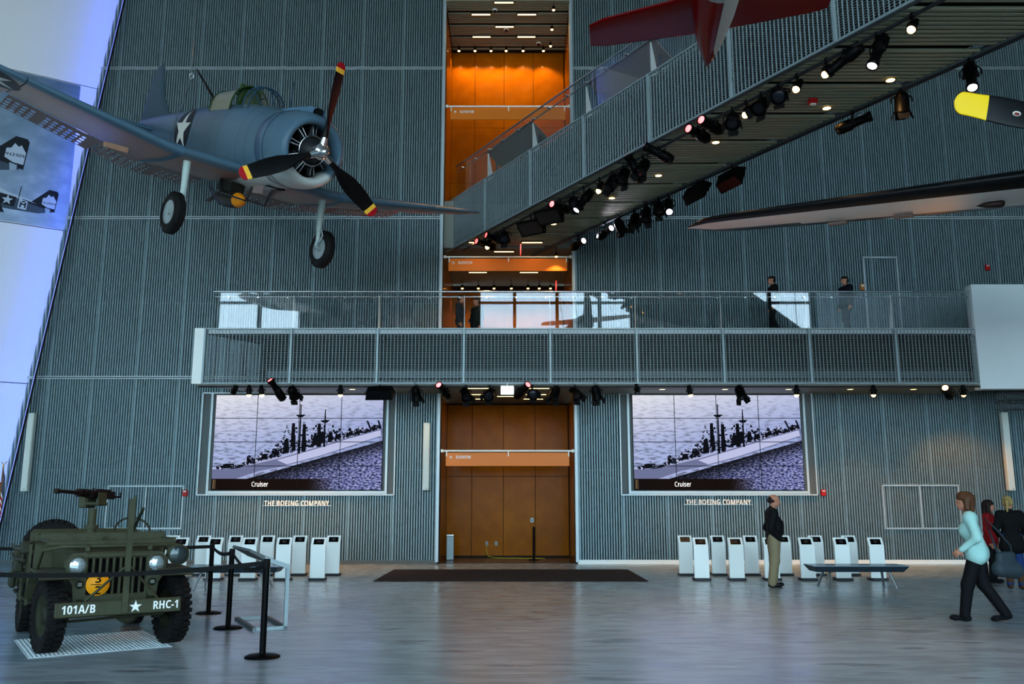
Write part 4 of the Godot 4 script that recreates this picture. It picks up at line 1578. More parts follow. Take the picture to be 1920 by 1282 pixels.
func build_dive_bomber() -> void:
	var yaw := 0.787
	var pit := -0.334
	var rol := 0.007
	var f := Vector3(sin(yaw) * cos(pit), sin(pit), cos(yaw) * cos(pit))
	var r := f.cross(Vector3.UP).normalized()
	var u := r.cross(f)
	var r2 := r * cos(rol) + u * sin(rol)
	var u2 := -r * sin(rol) + u * cos(rol)
	var t := thing("dive_bomber", "blue grey hanging single-engine warplane with three-bladed propeller and lowered wheels", "airplane", Vector3(-3.483, 7.921, -15.254))
	t.basis = Basis(r2, u2, -f)
	var top := lin(0.27, 0.375, 0.435)
	var top2 := lin(0.225, 0.305, 0.35)
	var low := lin(0.66, 0.68, 0.66)
	var mb: MB
	# --- fuselage: sections behind the cowling
	var secs := [[1.22, -0.02, 0.66, 0.70, 0.72], [1.6, -0.03, 0.67, 0.76, 0.78], [2.2, -0.03, 0.65, 0.83, 0.84], [2.8, -0.02, 0.63, 0.86, 0.86], [3.6, 0.0, 0.60, 0.82, 0.84], [4.4, 0.02, 0.55, 0.78, 0.78], [5.2, 0.05, 0.48, 0.70, 0.68], [6.2, 0.10, 0.39, 0.56, 0.56], [7.2, 0.15, 0.29, 0.43, 0.44], [8.2, 0.20, 0.18, 0.30, 0.32], [9.1, 0.24, 0.07, 0.16, 0.18], [9.5, 0.25, 0.02, 0.05, 0.06]]
	var rings := []
	var cols := []
	for q in secs:
		var ring := body_ring(q[0], q[1], q[2], q[3], q[4], 32)
		rings.append(ring)
		var cc := []
		for p in ring:
			var h: float = (p.y - q[1]) / q[4]
			cc.append(low if h < -0.62 else (top2 if q[0] > 3.0 else top))
		cols.append(cc)
	mb = MB.new(true)
	mb.loft(rings, true, 3, cols)
	obj("fuselage", mb, M.sbd, t)
	var skin := func(s: float, y: float, side: float, out: float) -> Vector3:
		# point on the side of the fuselage
		var i := 0
		while i < secs.size() - 2 and secs[i + 1][0] < s:
			i += 1
		var k: float = clampf((s - secs[i][0]) / (secs[i + 1][0] - secs[i][0]), 0, 1)
		var cy: float = lerpf(secs[i][1], secs[i + 1][1], k)
		var hw: float = lerpf(secs[i][2], secs[i + 1][2], k)
		var hh: float = lerpf(secs[i][3], secs[i + 1][3], k) if y > cy else lerpf(secs[i][4], secs[i + 1][4], k)
		var sa: float = pow(clampf(absf(y - cy) / hh, 0.0, 0.999), 1.0 / 0.92)
		return Vector3(side * (pow(sqrt(1.0 - sa * sa), 0.92) * hw + out), y, s)
	# sheet joints: thin raised hoops round the body
	for s in [1.75, 2.15, 3.15, 4.55, 6.1]:
		var i := 0
		while i < secs.size() - 2 and secs[i + 1][0] < s:
			i += 1
		var k: float = (s - secs[i][0]) / (secs[i + 1][0] - secs[i][0])
		var q := []
		for c in 5:
			q.append(lerpf(secs[i][c], secs[i + 1][c], k))
		mb = MB.new()
		mb.loft([body_ring(s, q[1], q[2] + 0.003, q[3] + 0.003, q[4] + 0.003, 32), body_ring(s + 0.014, q[1], q[2] + 0.003, q[3] + 0.003, q[4] + 0.003, 32)], false)
		obj("sheet_joint", mb, smat(Color(0.20, 0.29, 0.34), 0.5), t)
	# insignia on both flanks
	for sd in [-1.0, 1.0]:
		decal("insignia_disc", disc_poly(Vector2(5.35, 0.12), 0.52), func(p): return skin.call(p.x, p.y, sd, 0.008), M.insignia, t, 0.1)
		decal("insignia_star", star_poly(Vector2(5.35, 0.12), 0.50), func(p): return skin.call(p.x, p.y, sd, 0.016), M.star_white, t, 0.1)
	# --- cowling
	mb = MB.new(true)
	var prof := [Vector2(0.50, 0.75), Vector2(0.49, 0.42), Vector2(0.505, 0.32), Vector2(0.545, 0.265), Vector2(0.60, 0.27), Vector2(0.655, 0.33), Vector2(0.70, 0.46), Vector2(0.725, 0.66), Vector2(0.735, 0.95), Vector2(0.72, 1.26), Vector2(0.66, 1.26)]
	rings = []
	cols = []
	for q in prof:
		var ring := []
		var cc := []
		for i in 40:
			var a := TAU * i / 40.0
			ring.append(Vector3(cos(a) * q.x, sin(a) * q.x - 0.01, q.y))
			cc.append(low if sin(a) < -0.62 else top)
		rings.append(ring)
		cols.append(cc)
	mb.loft(rings, false, 3, cols)
	obj("cowling", mb, M.sbd, t)
	mb = MB.new()
	mb.lathe([Vector2(0.735, 0.0), Vector2(0.742, 0.006), Vector2(0.742, 0.02), Vector2(0.735, 0.026)], Vector3(0, -0.01, 0.9), Vector3(0, 0, 1), 40)
	obj("cowling_band", mb, M.sea_blue, t)
	# air scoop on top of the cowling
	mb = MB.new()
	mb.loft([body_ring(0.42, 0.70, 0.13, 0.10, 0.06, 16), body_ring(0.7, 0.73, 0.14, 0.11, 0.06, 16), body_ring(1.3, 0.72, 0.13, 0.09, 0.06, 16), body_ring(1.9, 0.70, 0.1, 0.06, 0.06, 16)], false)
	obj("air_scoop", mb, smat(Color(0.30, 0.43, 0.52), 0.45), t)
	mb = MB.new()
	mb.cyl(Vector3(0, 0.715, 0.44), Vector3(0, 0.715, 0.6), 0.085, 0.07, 12)
	obj("scoop_mouth", mb, M.black_matt, t)
	# cooler box and doors under the belly
	for x in [-0.22, 0.16]:
		mb = MB.new()
		mb.box(Vector3(x, -0.87, 1.8), Vector3(0.02, 0.2, 0.4))
		obj("belly_door", mb, M.under_grey, t)
	mb = MB.new()
	mb.box(Vector3(-0.03, -0.78, 1.75), Vector3(0.36, 0.04, 0.6))
	obj("belly_recess", mb, M.black_matt, t)
	# --- engine
	var eng := Node3D.new()
	eng.name = "engine"
	t.add_child(eng)
	mb = MB.new()
	mb.lathe([Vector2(0.0, 0.80), Vector2(0.485, 0.80)], Vector3.ZERO, Vector3(0, 0, 1), 32)
	obj("firewall", mb, M.black_matt, eng)
	mb = MB.new()
	mb.lathe([Vector2(0.06, 0.12), Vector2(0.14, 0.2), Vector2(0.24, 0.34), Vector2(0.26, 0.42), Vector2(0.26, 0.8)], Vector3.ZERO, Vector3(0, 0, 1), 24)
	obj("crankcase", mb, M.dark_steel, eng)
	mb = MB.new()
	var ringp := []
	for i in 33:
		var a := TAU * i / 32.0
		ringp.append(Vector3(cos(a) * 0.275, sin(a) * 0.275, 0.36))
	mb.tube(ringp, 0.015, 6, false)
	obj("ignition_ring", mb, M.chrome, eng)
	for i in 9:
		var a := TAU * i / 9.0 + 0.17
		var d := Vector3(cos(a), sin(a), 0)
		mb = MB.new()
		mb.cyl(d * 0.25 + Vector3(0, 0, 0.55), d * 0.47 + Vector3(0, 0, 0.55), 0.06, 0.06, 12)
		for k in 6:
			mb.cyl(d * (0.3 + k * 0.028) + Vector3(0, 0, 0.55), d * (0.312 + k * 0.028) + Vector3(0, 0, 0.55), 0.085, 0.085, 12)
		obj("cylinder", mb, M.dark_steel, eng)
		for s in [-0.09, 0.09]:
			var e := Vector3(cos(a + s), sin(a + s), 0)
			mb = MB.new()
			mb.cyl(e * 0.27 + Vector3(0, 0, 0.40), e * 0.46 + Vector3(0, 0, 0.46), 0.011, 0.011, 6)
			obj("pushrod", mb, M.steel, eng)
	# --- propeller
	var pr := Node3D.new()
	pr.name = "propeller"
	t.add_child(pr)
	mb = MB.new()
	mb.lathe([Vector2(0.0, -0.16), Vector2(0.07, -0.15), Vector2(0.085, -0.07), Vector2(0.095, -0.05), Vector2(0.145, -0.02), Vector2(0.16, 0.06), Vector2(0.13, 0.14), Vector2(0.08, 0.18)], Vector3.ZERO, Vector3(0, 0, 1), 20)
	obj("hub", mb, M.chrome, pr)
	for k in 3:
		var a := -0.004 + TAU * k / 3.0
		var dir := Vector3(sin(a), cos(a), 0)
		var xf := Transform3D(Basis(dir.cross(Vector3(0, 0, 1)), dir, Vector3(0, 0, 1)), Vector3(0, 0, 0.03))
		mb = MB.new()
		mb.cyl(xf * Vector3(0, 0.08, 0), xf * Vector3(0, 0.26, 0), 0.085, 0.065, 14)
		obj("blade_socket", mb, M.chrome, pr)
		blade(pr, 0.2, 1.66, 0.33, [[0.0, 0.865, M.prop_black, "blade"], [0.865, 0.925, M.tip_yellow, "blade_band"], [0.925, 1.0, M.tip_red, "blade_tip"]], xf)
	# --- wing
	var wing_at := func(x: float) -> Array:
		# leading edge, chord, height, thickness
		var ax := absf(x)
		if ax <= 1.8:
			return [1.86, 2.6, -0.58, 0.135]
		var k := (ax - 1.8) / 4.53
		return [1.86 + 0.40 * k, lerpf(2.6, 1.25, k), -0.58 + 0.72 * k, lerpf(0.135, 0.10, k)]
	var wcol := func(ring: Array) -> Array:
		var half := 11
		var cc := []
		for i in ring.size():
			cc.append(top if i < half - 1 and i > 0 or i == 0 else lin(0.47, 0.43, 0.42))
		return cc
	for sd in [-1.0, 1.0]:
		var wg := Node3D.new()
		wg.name = "wing"
		t.add_child(wg, true)
		for seg in [[0.3, 1.76, 0.70], [1.82, 4.4, 0.70], [4.42, 6.33, 1.0]]:
			rings = []
			cols = []
			var steps := 8
			for i in steps + 1:
				var x: float = lerpf(seg[0], seg[1], float(i) / steps)
				var q: Array = wing_at.call(x)
				var le: float = q[0]
				var c: float = q[1]
				if seg[1] > 6.0:
					# rounded tip
					var e := clampf((x - 5.4) / 0.93, 0.0, 0.995)
					var sh := sqrt(1.0 - e * e)
					le += c * (1.0 - sh) * 0.45
					c *= maxf(sh, 0.08)
				var ring := wing_ring(sd * x, le, c, q[2], q[3], seg[2], 13, INC)
				rings.append(ring)
				var cc := []
				for j in ring.size():
					# upper points first, then the underside from the rear forward; the leading edge band is painted like the top
					cc.append(top if j < 13 or j > ring.size() - 3 else lin(0.56, 0.43, 0.38))
				cols.append(cc)
			mb = MB.new(true)
			mb.loft(rings, true, 3, cols)
			obj("wing_panel", mb, M.sbd, wg)
		# joint band between inner and outer panel
		var q2: Array = wing_at.call(1.79)
		mb = MB.new()
		mb.loft([wing_ring(sd * 1.72, q2[0] - 0.015, q2[1] + 0.01, q2[2], q2[3] * 1.03, 0.7, 13, INC), wing_ring(sd * 1.86, q2[0] - 0.015, q2[1] + 0.01, q2[2] + 0.005, q2[3] * 1.03, 0.7, 13, INC)], false)
		obj("joint_band", mb, smat(Color(0.27, 0.39, 0.47), 0.5), wg)
		# perforated dive flaps
		for seg in [[0.5, 1.74], [1.84, 4.36]]:
			mb = MB.new()
			var nu := int((seg[1] - seg[0]) / 0.135)
			var nv := 5
			var P := func(a: float, b: float) -> Vector3:
				var x: float = lerpf(seg[0], seg[1], a)
				var q: Array = wing_at.call(x)
				return Vector3(sd * x, q[2] - 0.025 * q[1] - q[1] * 0.695 * INC - 0.20 * b, q[0] + q[1] * lerpf(0.69, 0.985, b))
			mb.st.set_smooth_group(-1)
			for i in nu:
				for j in nv:
					var a0 := float(i) / nu
					var a1 := float(i + 1) / nu
					var b0 := float(j) / nv
					var b1 := float(j + 1) / nv
					var hole := j > 0 and (i % 7 != 6)
					if not hole:
						mb.quad(P.call(a0, b0), P.call(a1, b0), P.call(a1, b1), P.call(a0, b1))
						continue
					var am := (a0 + a1) * 0.5
					var bm := (b0 + b1) * 0.5
					var sq := [[a1, bm], [a1, b1], [am, b1], [a0, b1], [a0, bm], [a0, b0], [am, b0], [a1, b0]]
					for k in 8:
						var g0 := TAU * k / 8.0
						var g1 := TAU * (k + 1) / 8.0
						var s0: Array = sq[k]
						var s1: Array = sq[(k + 1) % 8]
						mb.quad(P.call(s0[0], s0[1]), P.call(s1[0], s1[1]), P.call(am + cos(g1) * (a1 - a0) * 0.36, bm + sin(g1) * (b1 - b0) * 0.36), P.call(am + cos(g0) * (a1 - a0) * 0.36, bm + sin(g0) * (b1 - b0) * 0.36))
			obj("dive_flap", mb, M.under_grey, wg)
	# wing insignia below, image-left wing
	var low_at := func(p: Vector2, out: float) -> Vector3:
		var q: Array = wing_at.call(p.x)
		var qq: float = clampf((p.y - q[0]) / q[1], 0.02, 0.98)
		var h: float = 5.0 * q[3] * (0.2969 * sqrt(qq) - 0.126 * qq - 0.3516 * qq * qq + 0.2843 * qq * qq * qq - 0.1036 * qq * qq * qq * qq)
		return Vector3(p.x, q[2] + q[1] * (0.06 * qq * (1.0 - qq) - h * 0.8 - qq * INC) - out, p.y)
	decal("insignia_disc", disc_poly(Vector2(4.85, 2.72), 0.50), func(p): return low_at.call(p, 0.008), M.insignia, t, 0.1)
	decal("insignia_star", star_poly(Vector2(4.85, 2.72), 0.47), func(p): return low_at.call(p, 0.015), M.star_white, t, 0.1)
	# pitot and small box below the wing
	mb = MB.new()
	mb.cbox(Vector3(2.75, -0.83, 2.35), Vector3(0.42, 0.1, 0.12), 0.01)
	obj("wing_rack", mb, smat(Color(0.55, 0.42, 0.34), 0.6), t)
	# --- undercarriage
	for sd in [-1.0, 1.0]:
		var g := Node3D.new()
		g.name = "main_gear"
		t.add_child(g, true)
		var hubp := Vector3(sd * 1.64, -1.739, 1.956)
		mb = MB.new()
		mb.cyl(Vector3(sd * 1.5, -0.60, 2.2), Vector3(sd * 1.5, -1.38, 2.02), 0.072, 0.06, 14)
		mb.cyl(Vector3(sd * 1.5, -1.38, 2.02), Vector3(sd * 1.5, -1.58, 1.985), 0.045, 0.045, 12)
		obj("strut", mb, smat(Color(0.62, 0.68, 0.66), 0.4), g)
		mb = MB.new()
		mb.tube([Vector3(sd * 1.5, -1.54, 1.99), Vector3(sd * 1.47, -1.68, 1.97), Vector3(sd * 1.5, -1.739, 1.956), Vector3(sd * 1.6, -1.739, 1.956)], 0.04, 8)
		obj("fork", mb, M.galv, g)
		mb = MB.new()
		mb.tube([Vector3(sd * 1.5, -1.31, 1.96), Vector3(sd * 1.5, -1.46, 1.84), Vector3(sd * 1.5, -1.61, 1.92)], 0.018, 6)
		obj("scissor_link", mb, M.galv, g)
		mb = MB.new()
		mb.lathe([Vector2(0.22, -0.085), Vector2(0.27, -0.105), Vector2(0.33, -0.105), Vector2(0.375, -0.075), Vector2(0.395, -0.03), Vector2(0.395, 0.03), Vector2(0.375, 0.075), Vector2(0.33, 0.105), Vector2(0.27, 0.105), Vector2(0.22, 0.085)], hubp, Vector3(1, 0, 0), 32)
		var ty := obj("tyre", mb, M.rubber, g)
		mb = MB.new()
		for i in 32:
			var a := TAU * i / 32.0
			for k in [-1, 1]:
				var bs := Basis(Vector3(1, 0, 0), a)
				mb.cbox(Vector3(k * 0.035, 0.395, 0), Vector3(0.055, 0.014, 0.05), 0.004, Transform3D(bs, hubp))
		obj("tread", mb, M.rubber, ty)
		mb = MB.new()
		mb.lathe([Vector2(0.0, -0.06), Vector2(0.17, -0.06), Vector2(0.23, -0.09), Vector2(0.23, 0.09), Vector2(0.17, 0.06), Vector2(0.0, 0.06)], hubp, Vector3(1, 0, 0), 24)
		mb.cyl(hubp - Vector3(0.1, 0, 0), hubp + Vector3(0.1, 0, 0), 0.05, 0.05, 12)
		obj("wheel_disc", mb, smat(Color(0.52, 0.56, 0.56), 0.5), g)
	# --- bomb on its crutch
	mb = MB.new()
	mb.lathe([Vector2(0.0, 2.16), Vector2(0.07, 2.19), Vector2(0.125, 2.27), Vector2(0.15, 2.36)], Vector3(0.25, -1.18, 0), Vector3(0, 0, 1), 20)
	obj("bomb_nose", mb, M.bomb_yellow, t)
	mb = MB.new()
	mb.lathe([Vector2(0.15, 2.36), Vector2(0.18, 2.5), Vector2(0.18, 2.9), Vector2(0.10, 3.3), Vector2(0.04, 3.5), Vector2(0.0, 3.5)], Vector3(0.25, -1.18, 0), Vector3(0, 0, 1), 20)
	obj("bomb", mb, M.bomb, t)
	for i in 4:
		mb = MB.new()
		var bs := Basis(Vector3(0, 0, 1), TAU * i / 4.0 + 0.78)
		mb.box(Vector3(0, 0.12, 3.42), Vector3(0.008, 0.2, 0.24), Transform3D(bs, Vector3(0.25, -1.18, 0)))
		obj("bomb_tail", mb, M.bomb, t)
	for x in [0.05, 0.45]:
		mb = MB.new()
		mb.tube([Vector3(x, -0.8, 2.9), Vector3(x, -1.1, 2.75), Vector3(x, -1.18, 1.6), Vector3(x, -0.9, 1.5)], 0.022, 6)
		obj("bomb_crutch", mb, M.dark_steel, t)
	mb = MB.new()
	mb.box(Vector3(0.25, -0.95, 2.8), Vector3(0.3, 0.2, 0.6))
	obj("bomb_rack", mb, M.bomb, t)
	# --- cockpit
	mb = MB.new()
	mb.cbox(Vector3(0, 0.58, 3.55), Vector3(0.64, 0.34, 2.2), 0.04)
	obj("cockpit_tub", mb, M.interior_green, t)
	var arch := func(z: float, w: float, h: float, y0: float, n: int) -> Array:
		var p := []
		for i in n + 1:
			var a := PI * i / n
			p.append(Vector3(cos(a) * w, y0 + pow(sin(a), 0.7) * h, z))
		return p
	# windscreen: frame bars with open panes
	var w0: Array = arch.call(2.25, 0.34, 0.24, 0.60, 10)
	var w1: Array = arch.call(2.55, 0.40, 0.58, 0.60, 10)
	var w2: Array = arch.call(2.76, 0.42, 0.60, 0.60, 10)
	for a in [w1, w2]:
		mb = MB.new()
		mb.tube(a, 0.018, 6)
		obj("windscreen_frame", mb, M.sea_blue, t)
	for i in [0, 2, 5, 8, 10]:
		mb = MB.new()
		mb.tube([w0[i], w1[i], w2[i]], 0.015, 6)
		obj("windscreen_frame", mb, M.sea_blue, t)
	mb = MB.new()
	for i in 10:
		mb.quad(w0[i], w0[i + 1], w1[i + 1], w1[i])
		mb.quad(w1[i], w1[i + 1], w2[i + 1], w2[i])
	obj("windscreen_glass", mb, M.glass, t)
	# slid-back canopy with clouded panes
	var cl := smat(Color(0.52, 0.50, 0.42, 0.75), 0.3)
	cl.transparency = BaseMaterial3D.TRANSPARENCY_ALPHA
	var c0: Array = arch.call(3.3, 0.43, 0.64, 0.58, 12)
	var c1: Array = arch.call(4.25, 0.42, 0.56, 0.56, 12)
	mb = MB.new()
	for i in 12:
		mb.quad(c0[i], c0[i + 1], c1[i + 1], c1[i])
	obj("canopy_glass", mb, cl, t)
	for a in [c0, c1]:
		mb = MB.new()
		mb.tube(a, 0.02, 6)
		obj("canopy_frame", mb, M.interior_green, t)
	for i in [0, 3, 6, 9, 12]:
		mb = MB.new()
		mb.tube([c0[i], c1[i]], 0.014, 6)
		obj("canopy_frame", mb, M.sea_blue, t)
	# seat back and roll structure
	mb = MB.new()
	mb.cbox(Vector3(0, 0.98, 3.42), Vector3(0.5, 0.5, 0.06), 0.02)
	mb.tube([Vector3(-0.2, 0.85, 3.4), Vector3(-0.14, 1.2, 3.4), Vector3(0.14, 1.2, 3.4), Vector3(0.2, 0.85, 3.4)], 0.03, 8)
	obj("seat_back", mb, M.interior_green, t)
	# rear gun
	mb = MB.new()
	mb.cyl(Vector3(0.12, 0.92, 4.85), Vector3(0.28, 1.55, 5.75), 0.03, 0.018, 10)
	mb.cbox(Vector3(0.1, 0.86, 4.75), Vector3(0.12, 0.16, 0.4), 0.02)
	obj("rear_gun", mb, M.gun, t)
	mb = MB.new()
	mb.cyl(Vector3(0.1, 0.72, 4.75), Vector3(0.1, 0.88, 4.75), 0.07, 0.05, 12)
	obj("gun_mount", mb, M.galv, t)
	mb = MB.new()
	mb.cyl(Vector3(-0.28, 0.72, 2.1), Vector3(-0.28, 1.42, 2.2), 0.022, 0.01, 8)
	obj("antenna_mast", mb, M.sea_blue, t)
	# --- tail
	mb = MB.new()
	var fin_rings := []
	for q in [[0.36, 6.7, 2.6, 0.05], [0.62, 7.5, 1.75, 0.06], [0.98, 8.0, 1.2, 0.05], [1.4, 8.25, 0.85, 0.04], [1.7, 8.4, 0.58, 0.03], [1.8, 8.5, 0.34, 0.02]]:
		var ring := []
		for i in 16:
			var a := TAU * i / 16.0
			var k := 0.5 - 0.5 * cos(a)
			ring.append(Vector3(sin(a) * q[3] * (1.3 - k * 0.6), q[0], q[1] + k * q[2]))
		fin_rings.append(ring)
	mb.loft(fin_rings)
	obj("tail_fin", mb, smat(Color(0.19, 0.28, 0.32), 0.5), t)
	for sd in [-1.0, 1.0]:
		mb = MB.new()
		var tr := []
		for i in 7:
			var k := i / 6.0
			var x := lerpf(0.1, 2.4, k)
			var c := lerpf(1.6, 0.9, k) * sqrt(maxf(0.03, 1.0 - pow(maxf(0.0, (k - 0.7) / 0.3), 2.0)))
			tr.append(wing_ring(sd * x, 7.6 + 0.35 * k, c, 0.12, 0.08))
		mb.loft(tr)
		obj("tailplane", mb, smat(Color(0.24, 0.36, 0.44), 0.5), t)
	# --- suspension cables to the roof
	var inv := t.transform.affine_inverse()
	var loop := inv * Vector3(-7.15, 10.85, -18.2)
	var roof := inv * Vector3(-7.15, 18.95, -18.2)
	var a1 := Vector3(1.75, -0.42, 2.6)
	var a2: Vector3 = skin.call(6.3, 0.55, 1.0, -0.02)
	for pr2 in [[loop, roof], [loop, a1], [loop, a2]]:
		mb = MB.new()
		mb.cyl(pr2[0], pr2[1], 0.012, 0.012, 6)
		obj("suspension_cable", mb, M.steel, t)
	mb = MB.new()
	mb.tube([loop + Vector3(0, 0, 0), loop + Vector3(0.05, 0.08, 0), loop + Vector3(0.0, 0.16, 0), loop + Vector3(-0.05, 0.08, 0), loop], 0.014, 6)
	obj("shackle", mb, M.steel, t)


# ------------------------------------------------------------------ red-tailed fighter overhead
func build_red_tail() -> void:
	var t := thing("red_tailed_fighter", "polished fighter plane with glossy red tail hanging above the bridge", "airplane", Vector3(3.01, 8.17, -12.6))
	# local -z is the nose, which points over the camera
	t.basis = (Basis(Vector3.UP, PI - 0.117) * Basis(Vector3(0, 0, 1), -0.11)).scaled(Vector3.ONE * 0.863)
	var red := smat(Color(0.40, 0.006, 0.02), 0.25)
	red.metallic_specular = 0.15
	red.clearcoat_enabled = true
	red.clearcoat = 0.12
	red.clearcoat_roughness = 0.08
	var silver := smat(Color(0.60, 0.62, 0.63), 0.4, 0.5)
	var mb := MB.new()
	# z runs from the tail end (0) towards the nose (negative); rings: z, centre y, half width, above, below
	var secs := [[0.0, 0.22, 0.02, 0.25, 0.10], [-0.1, 0.22, 0.07, 0.28, 0.22], [-0.4, 0.24, 0.15, 0.32, 0.32], [-0.9, 0.28, 0.26, 0.36, 0.40], [-1.6, 0.33, 0.35, 0.42, 0.48], [-2.4, 0.36, 0.42, 0.47, 0.54]]
	var rings := []
	for q in secs:
		rings.append(body_ring(q[0], q[1], q[2], q[3], q[4], 28, 1.0))
	mb.loft(rings)
	obj("tail_cone", mb, red, t)
	mb = MB.new()
	rings = []
	for q in [[-2.4, 0.36, 0.42, 0.47, 0.54], [-3.6, 0.38, 0.44, 0.50, 0.60], [-5.0, 0.38, 0.45, 0.56, 0.75], [-6.5, 0.36, 0.46, 0.58, 0.70], [-8.0, 0.34, 0.42, 0.48, 0.55], [-9.2, 0.33, 0.30, 0.32, 0.35], [-9.6, 0.33, 0.06, 0.06, 0.06]]:
		rings.append(body_ring(q[0], q[1], q[2], q[3], q[4], 28, 1.0))
	mb.loft(rings)
	obj("fuselage", mb, silver, t)
	# grey belly fairing with a rounded rear end
	decal("belly_panel", PackedVector2Array([Vector2(-0.270, -2.6), Vector2(-0.260, -0.95), Vector2(-0.230, -0.72), Vector2(-0.180, -0.6), Vector2(-0.130, -0.57), Vector2(-0.080, -0.6), Vector2(-0.030, -0.72), Vector2(0.000, -0.95), Vector2(0.010, -2.6)]), func(p: Vector2):
		var i := 0
		while i < secs.size() - 2 and secs[i + 1][0] > p.y:
			i += 1
		var k: float = clampf((p.y - secs[i][0]) / (secs[i + 1][0] - secs[i][0]), 0, 1)
		var hw: float = lerpf(secs[i][2], secs[i + 1][2], k)
		var hb: float = lerpf(secs[i][4], secs[i + 1][4], k)
		var cy: float = lerpf(secs[i][1], secs[i + 1][1], k)
		var x: float = clampf(p.x / hw, -0.98, 0.98)
		return Vector3(x * hw, cy - hb * sqrt(1.0 - x * x) - 0.012, p.y), M.plane_grey, t, 0.12)
	for sd in [-1.0, 1.0]:
		mb = MB.new()
		rings = []
		for i in 9:
			var k := i / 8.0
			var x := lerpf(0.1, 2.02, k)
			var c := lerpf(1.3, 0.85, k)
			var le := lerpf(-1.85, -1.5, k)
			if k > 0.9:
				c *= 0.8
				le += 0.1
			rings.append(wing_ring(sd * x, le, c, 0.40, 0.09))
		mb.loft(rings)
		obj("tailplane", mb, red, t)
	mb = MB.new()
	var fr := []
	for q in [[0.5, -1.9, 2.0, 0.06], [0.9, -1.45, 1.6, 0.055], [1.3, -1.1, 1.2, 0.05], [1.75, -0.8, 0.8, 0.04], [1.85, -0.6, 0.4, 0.02]]:
		var ring := []
		for i in 16:
			var a := TAU * i / 16.0
			var k := 0.5 - 0.5 * cos(a)
			ring.append(Vector3(sin(a) * q[3], q[0], q[1] + k * q[2]))
		fr.append(ring)
	mb.loft(fr)
	obj("tail_fin", mb, red, t)
	for sd in [-1.0, 1.0]:
		mb = MB.new()
		rings = []
		for i in 6:
			var k := i / 5.0
			rings.append(wing_ring(sd * lerpf(0.2, 4.8, k), -6.9 + 0.3 * k, lerpf(2.6, 1.2, k), 0.0 + 0.45 * k, 0.13))
		mb.loft(rings)
		obj("wing", mb, silver, t)
	mb = MB.new()
	mb.cyl(Vector3(0, 0.8, -3.0), Vector3(0, 9.6, -3.0), 0.012, 0.012, 6)
	mb.cyl(Vector3(0, 0.9, -6.5), Vector3(0, 9.6, -6.5), 0.012, 0.012, 6)
	obj("suspension_cable", mb, M.steel, t)


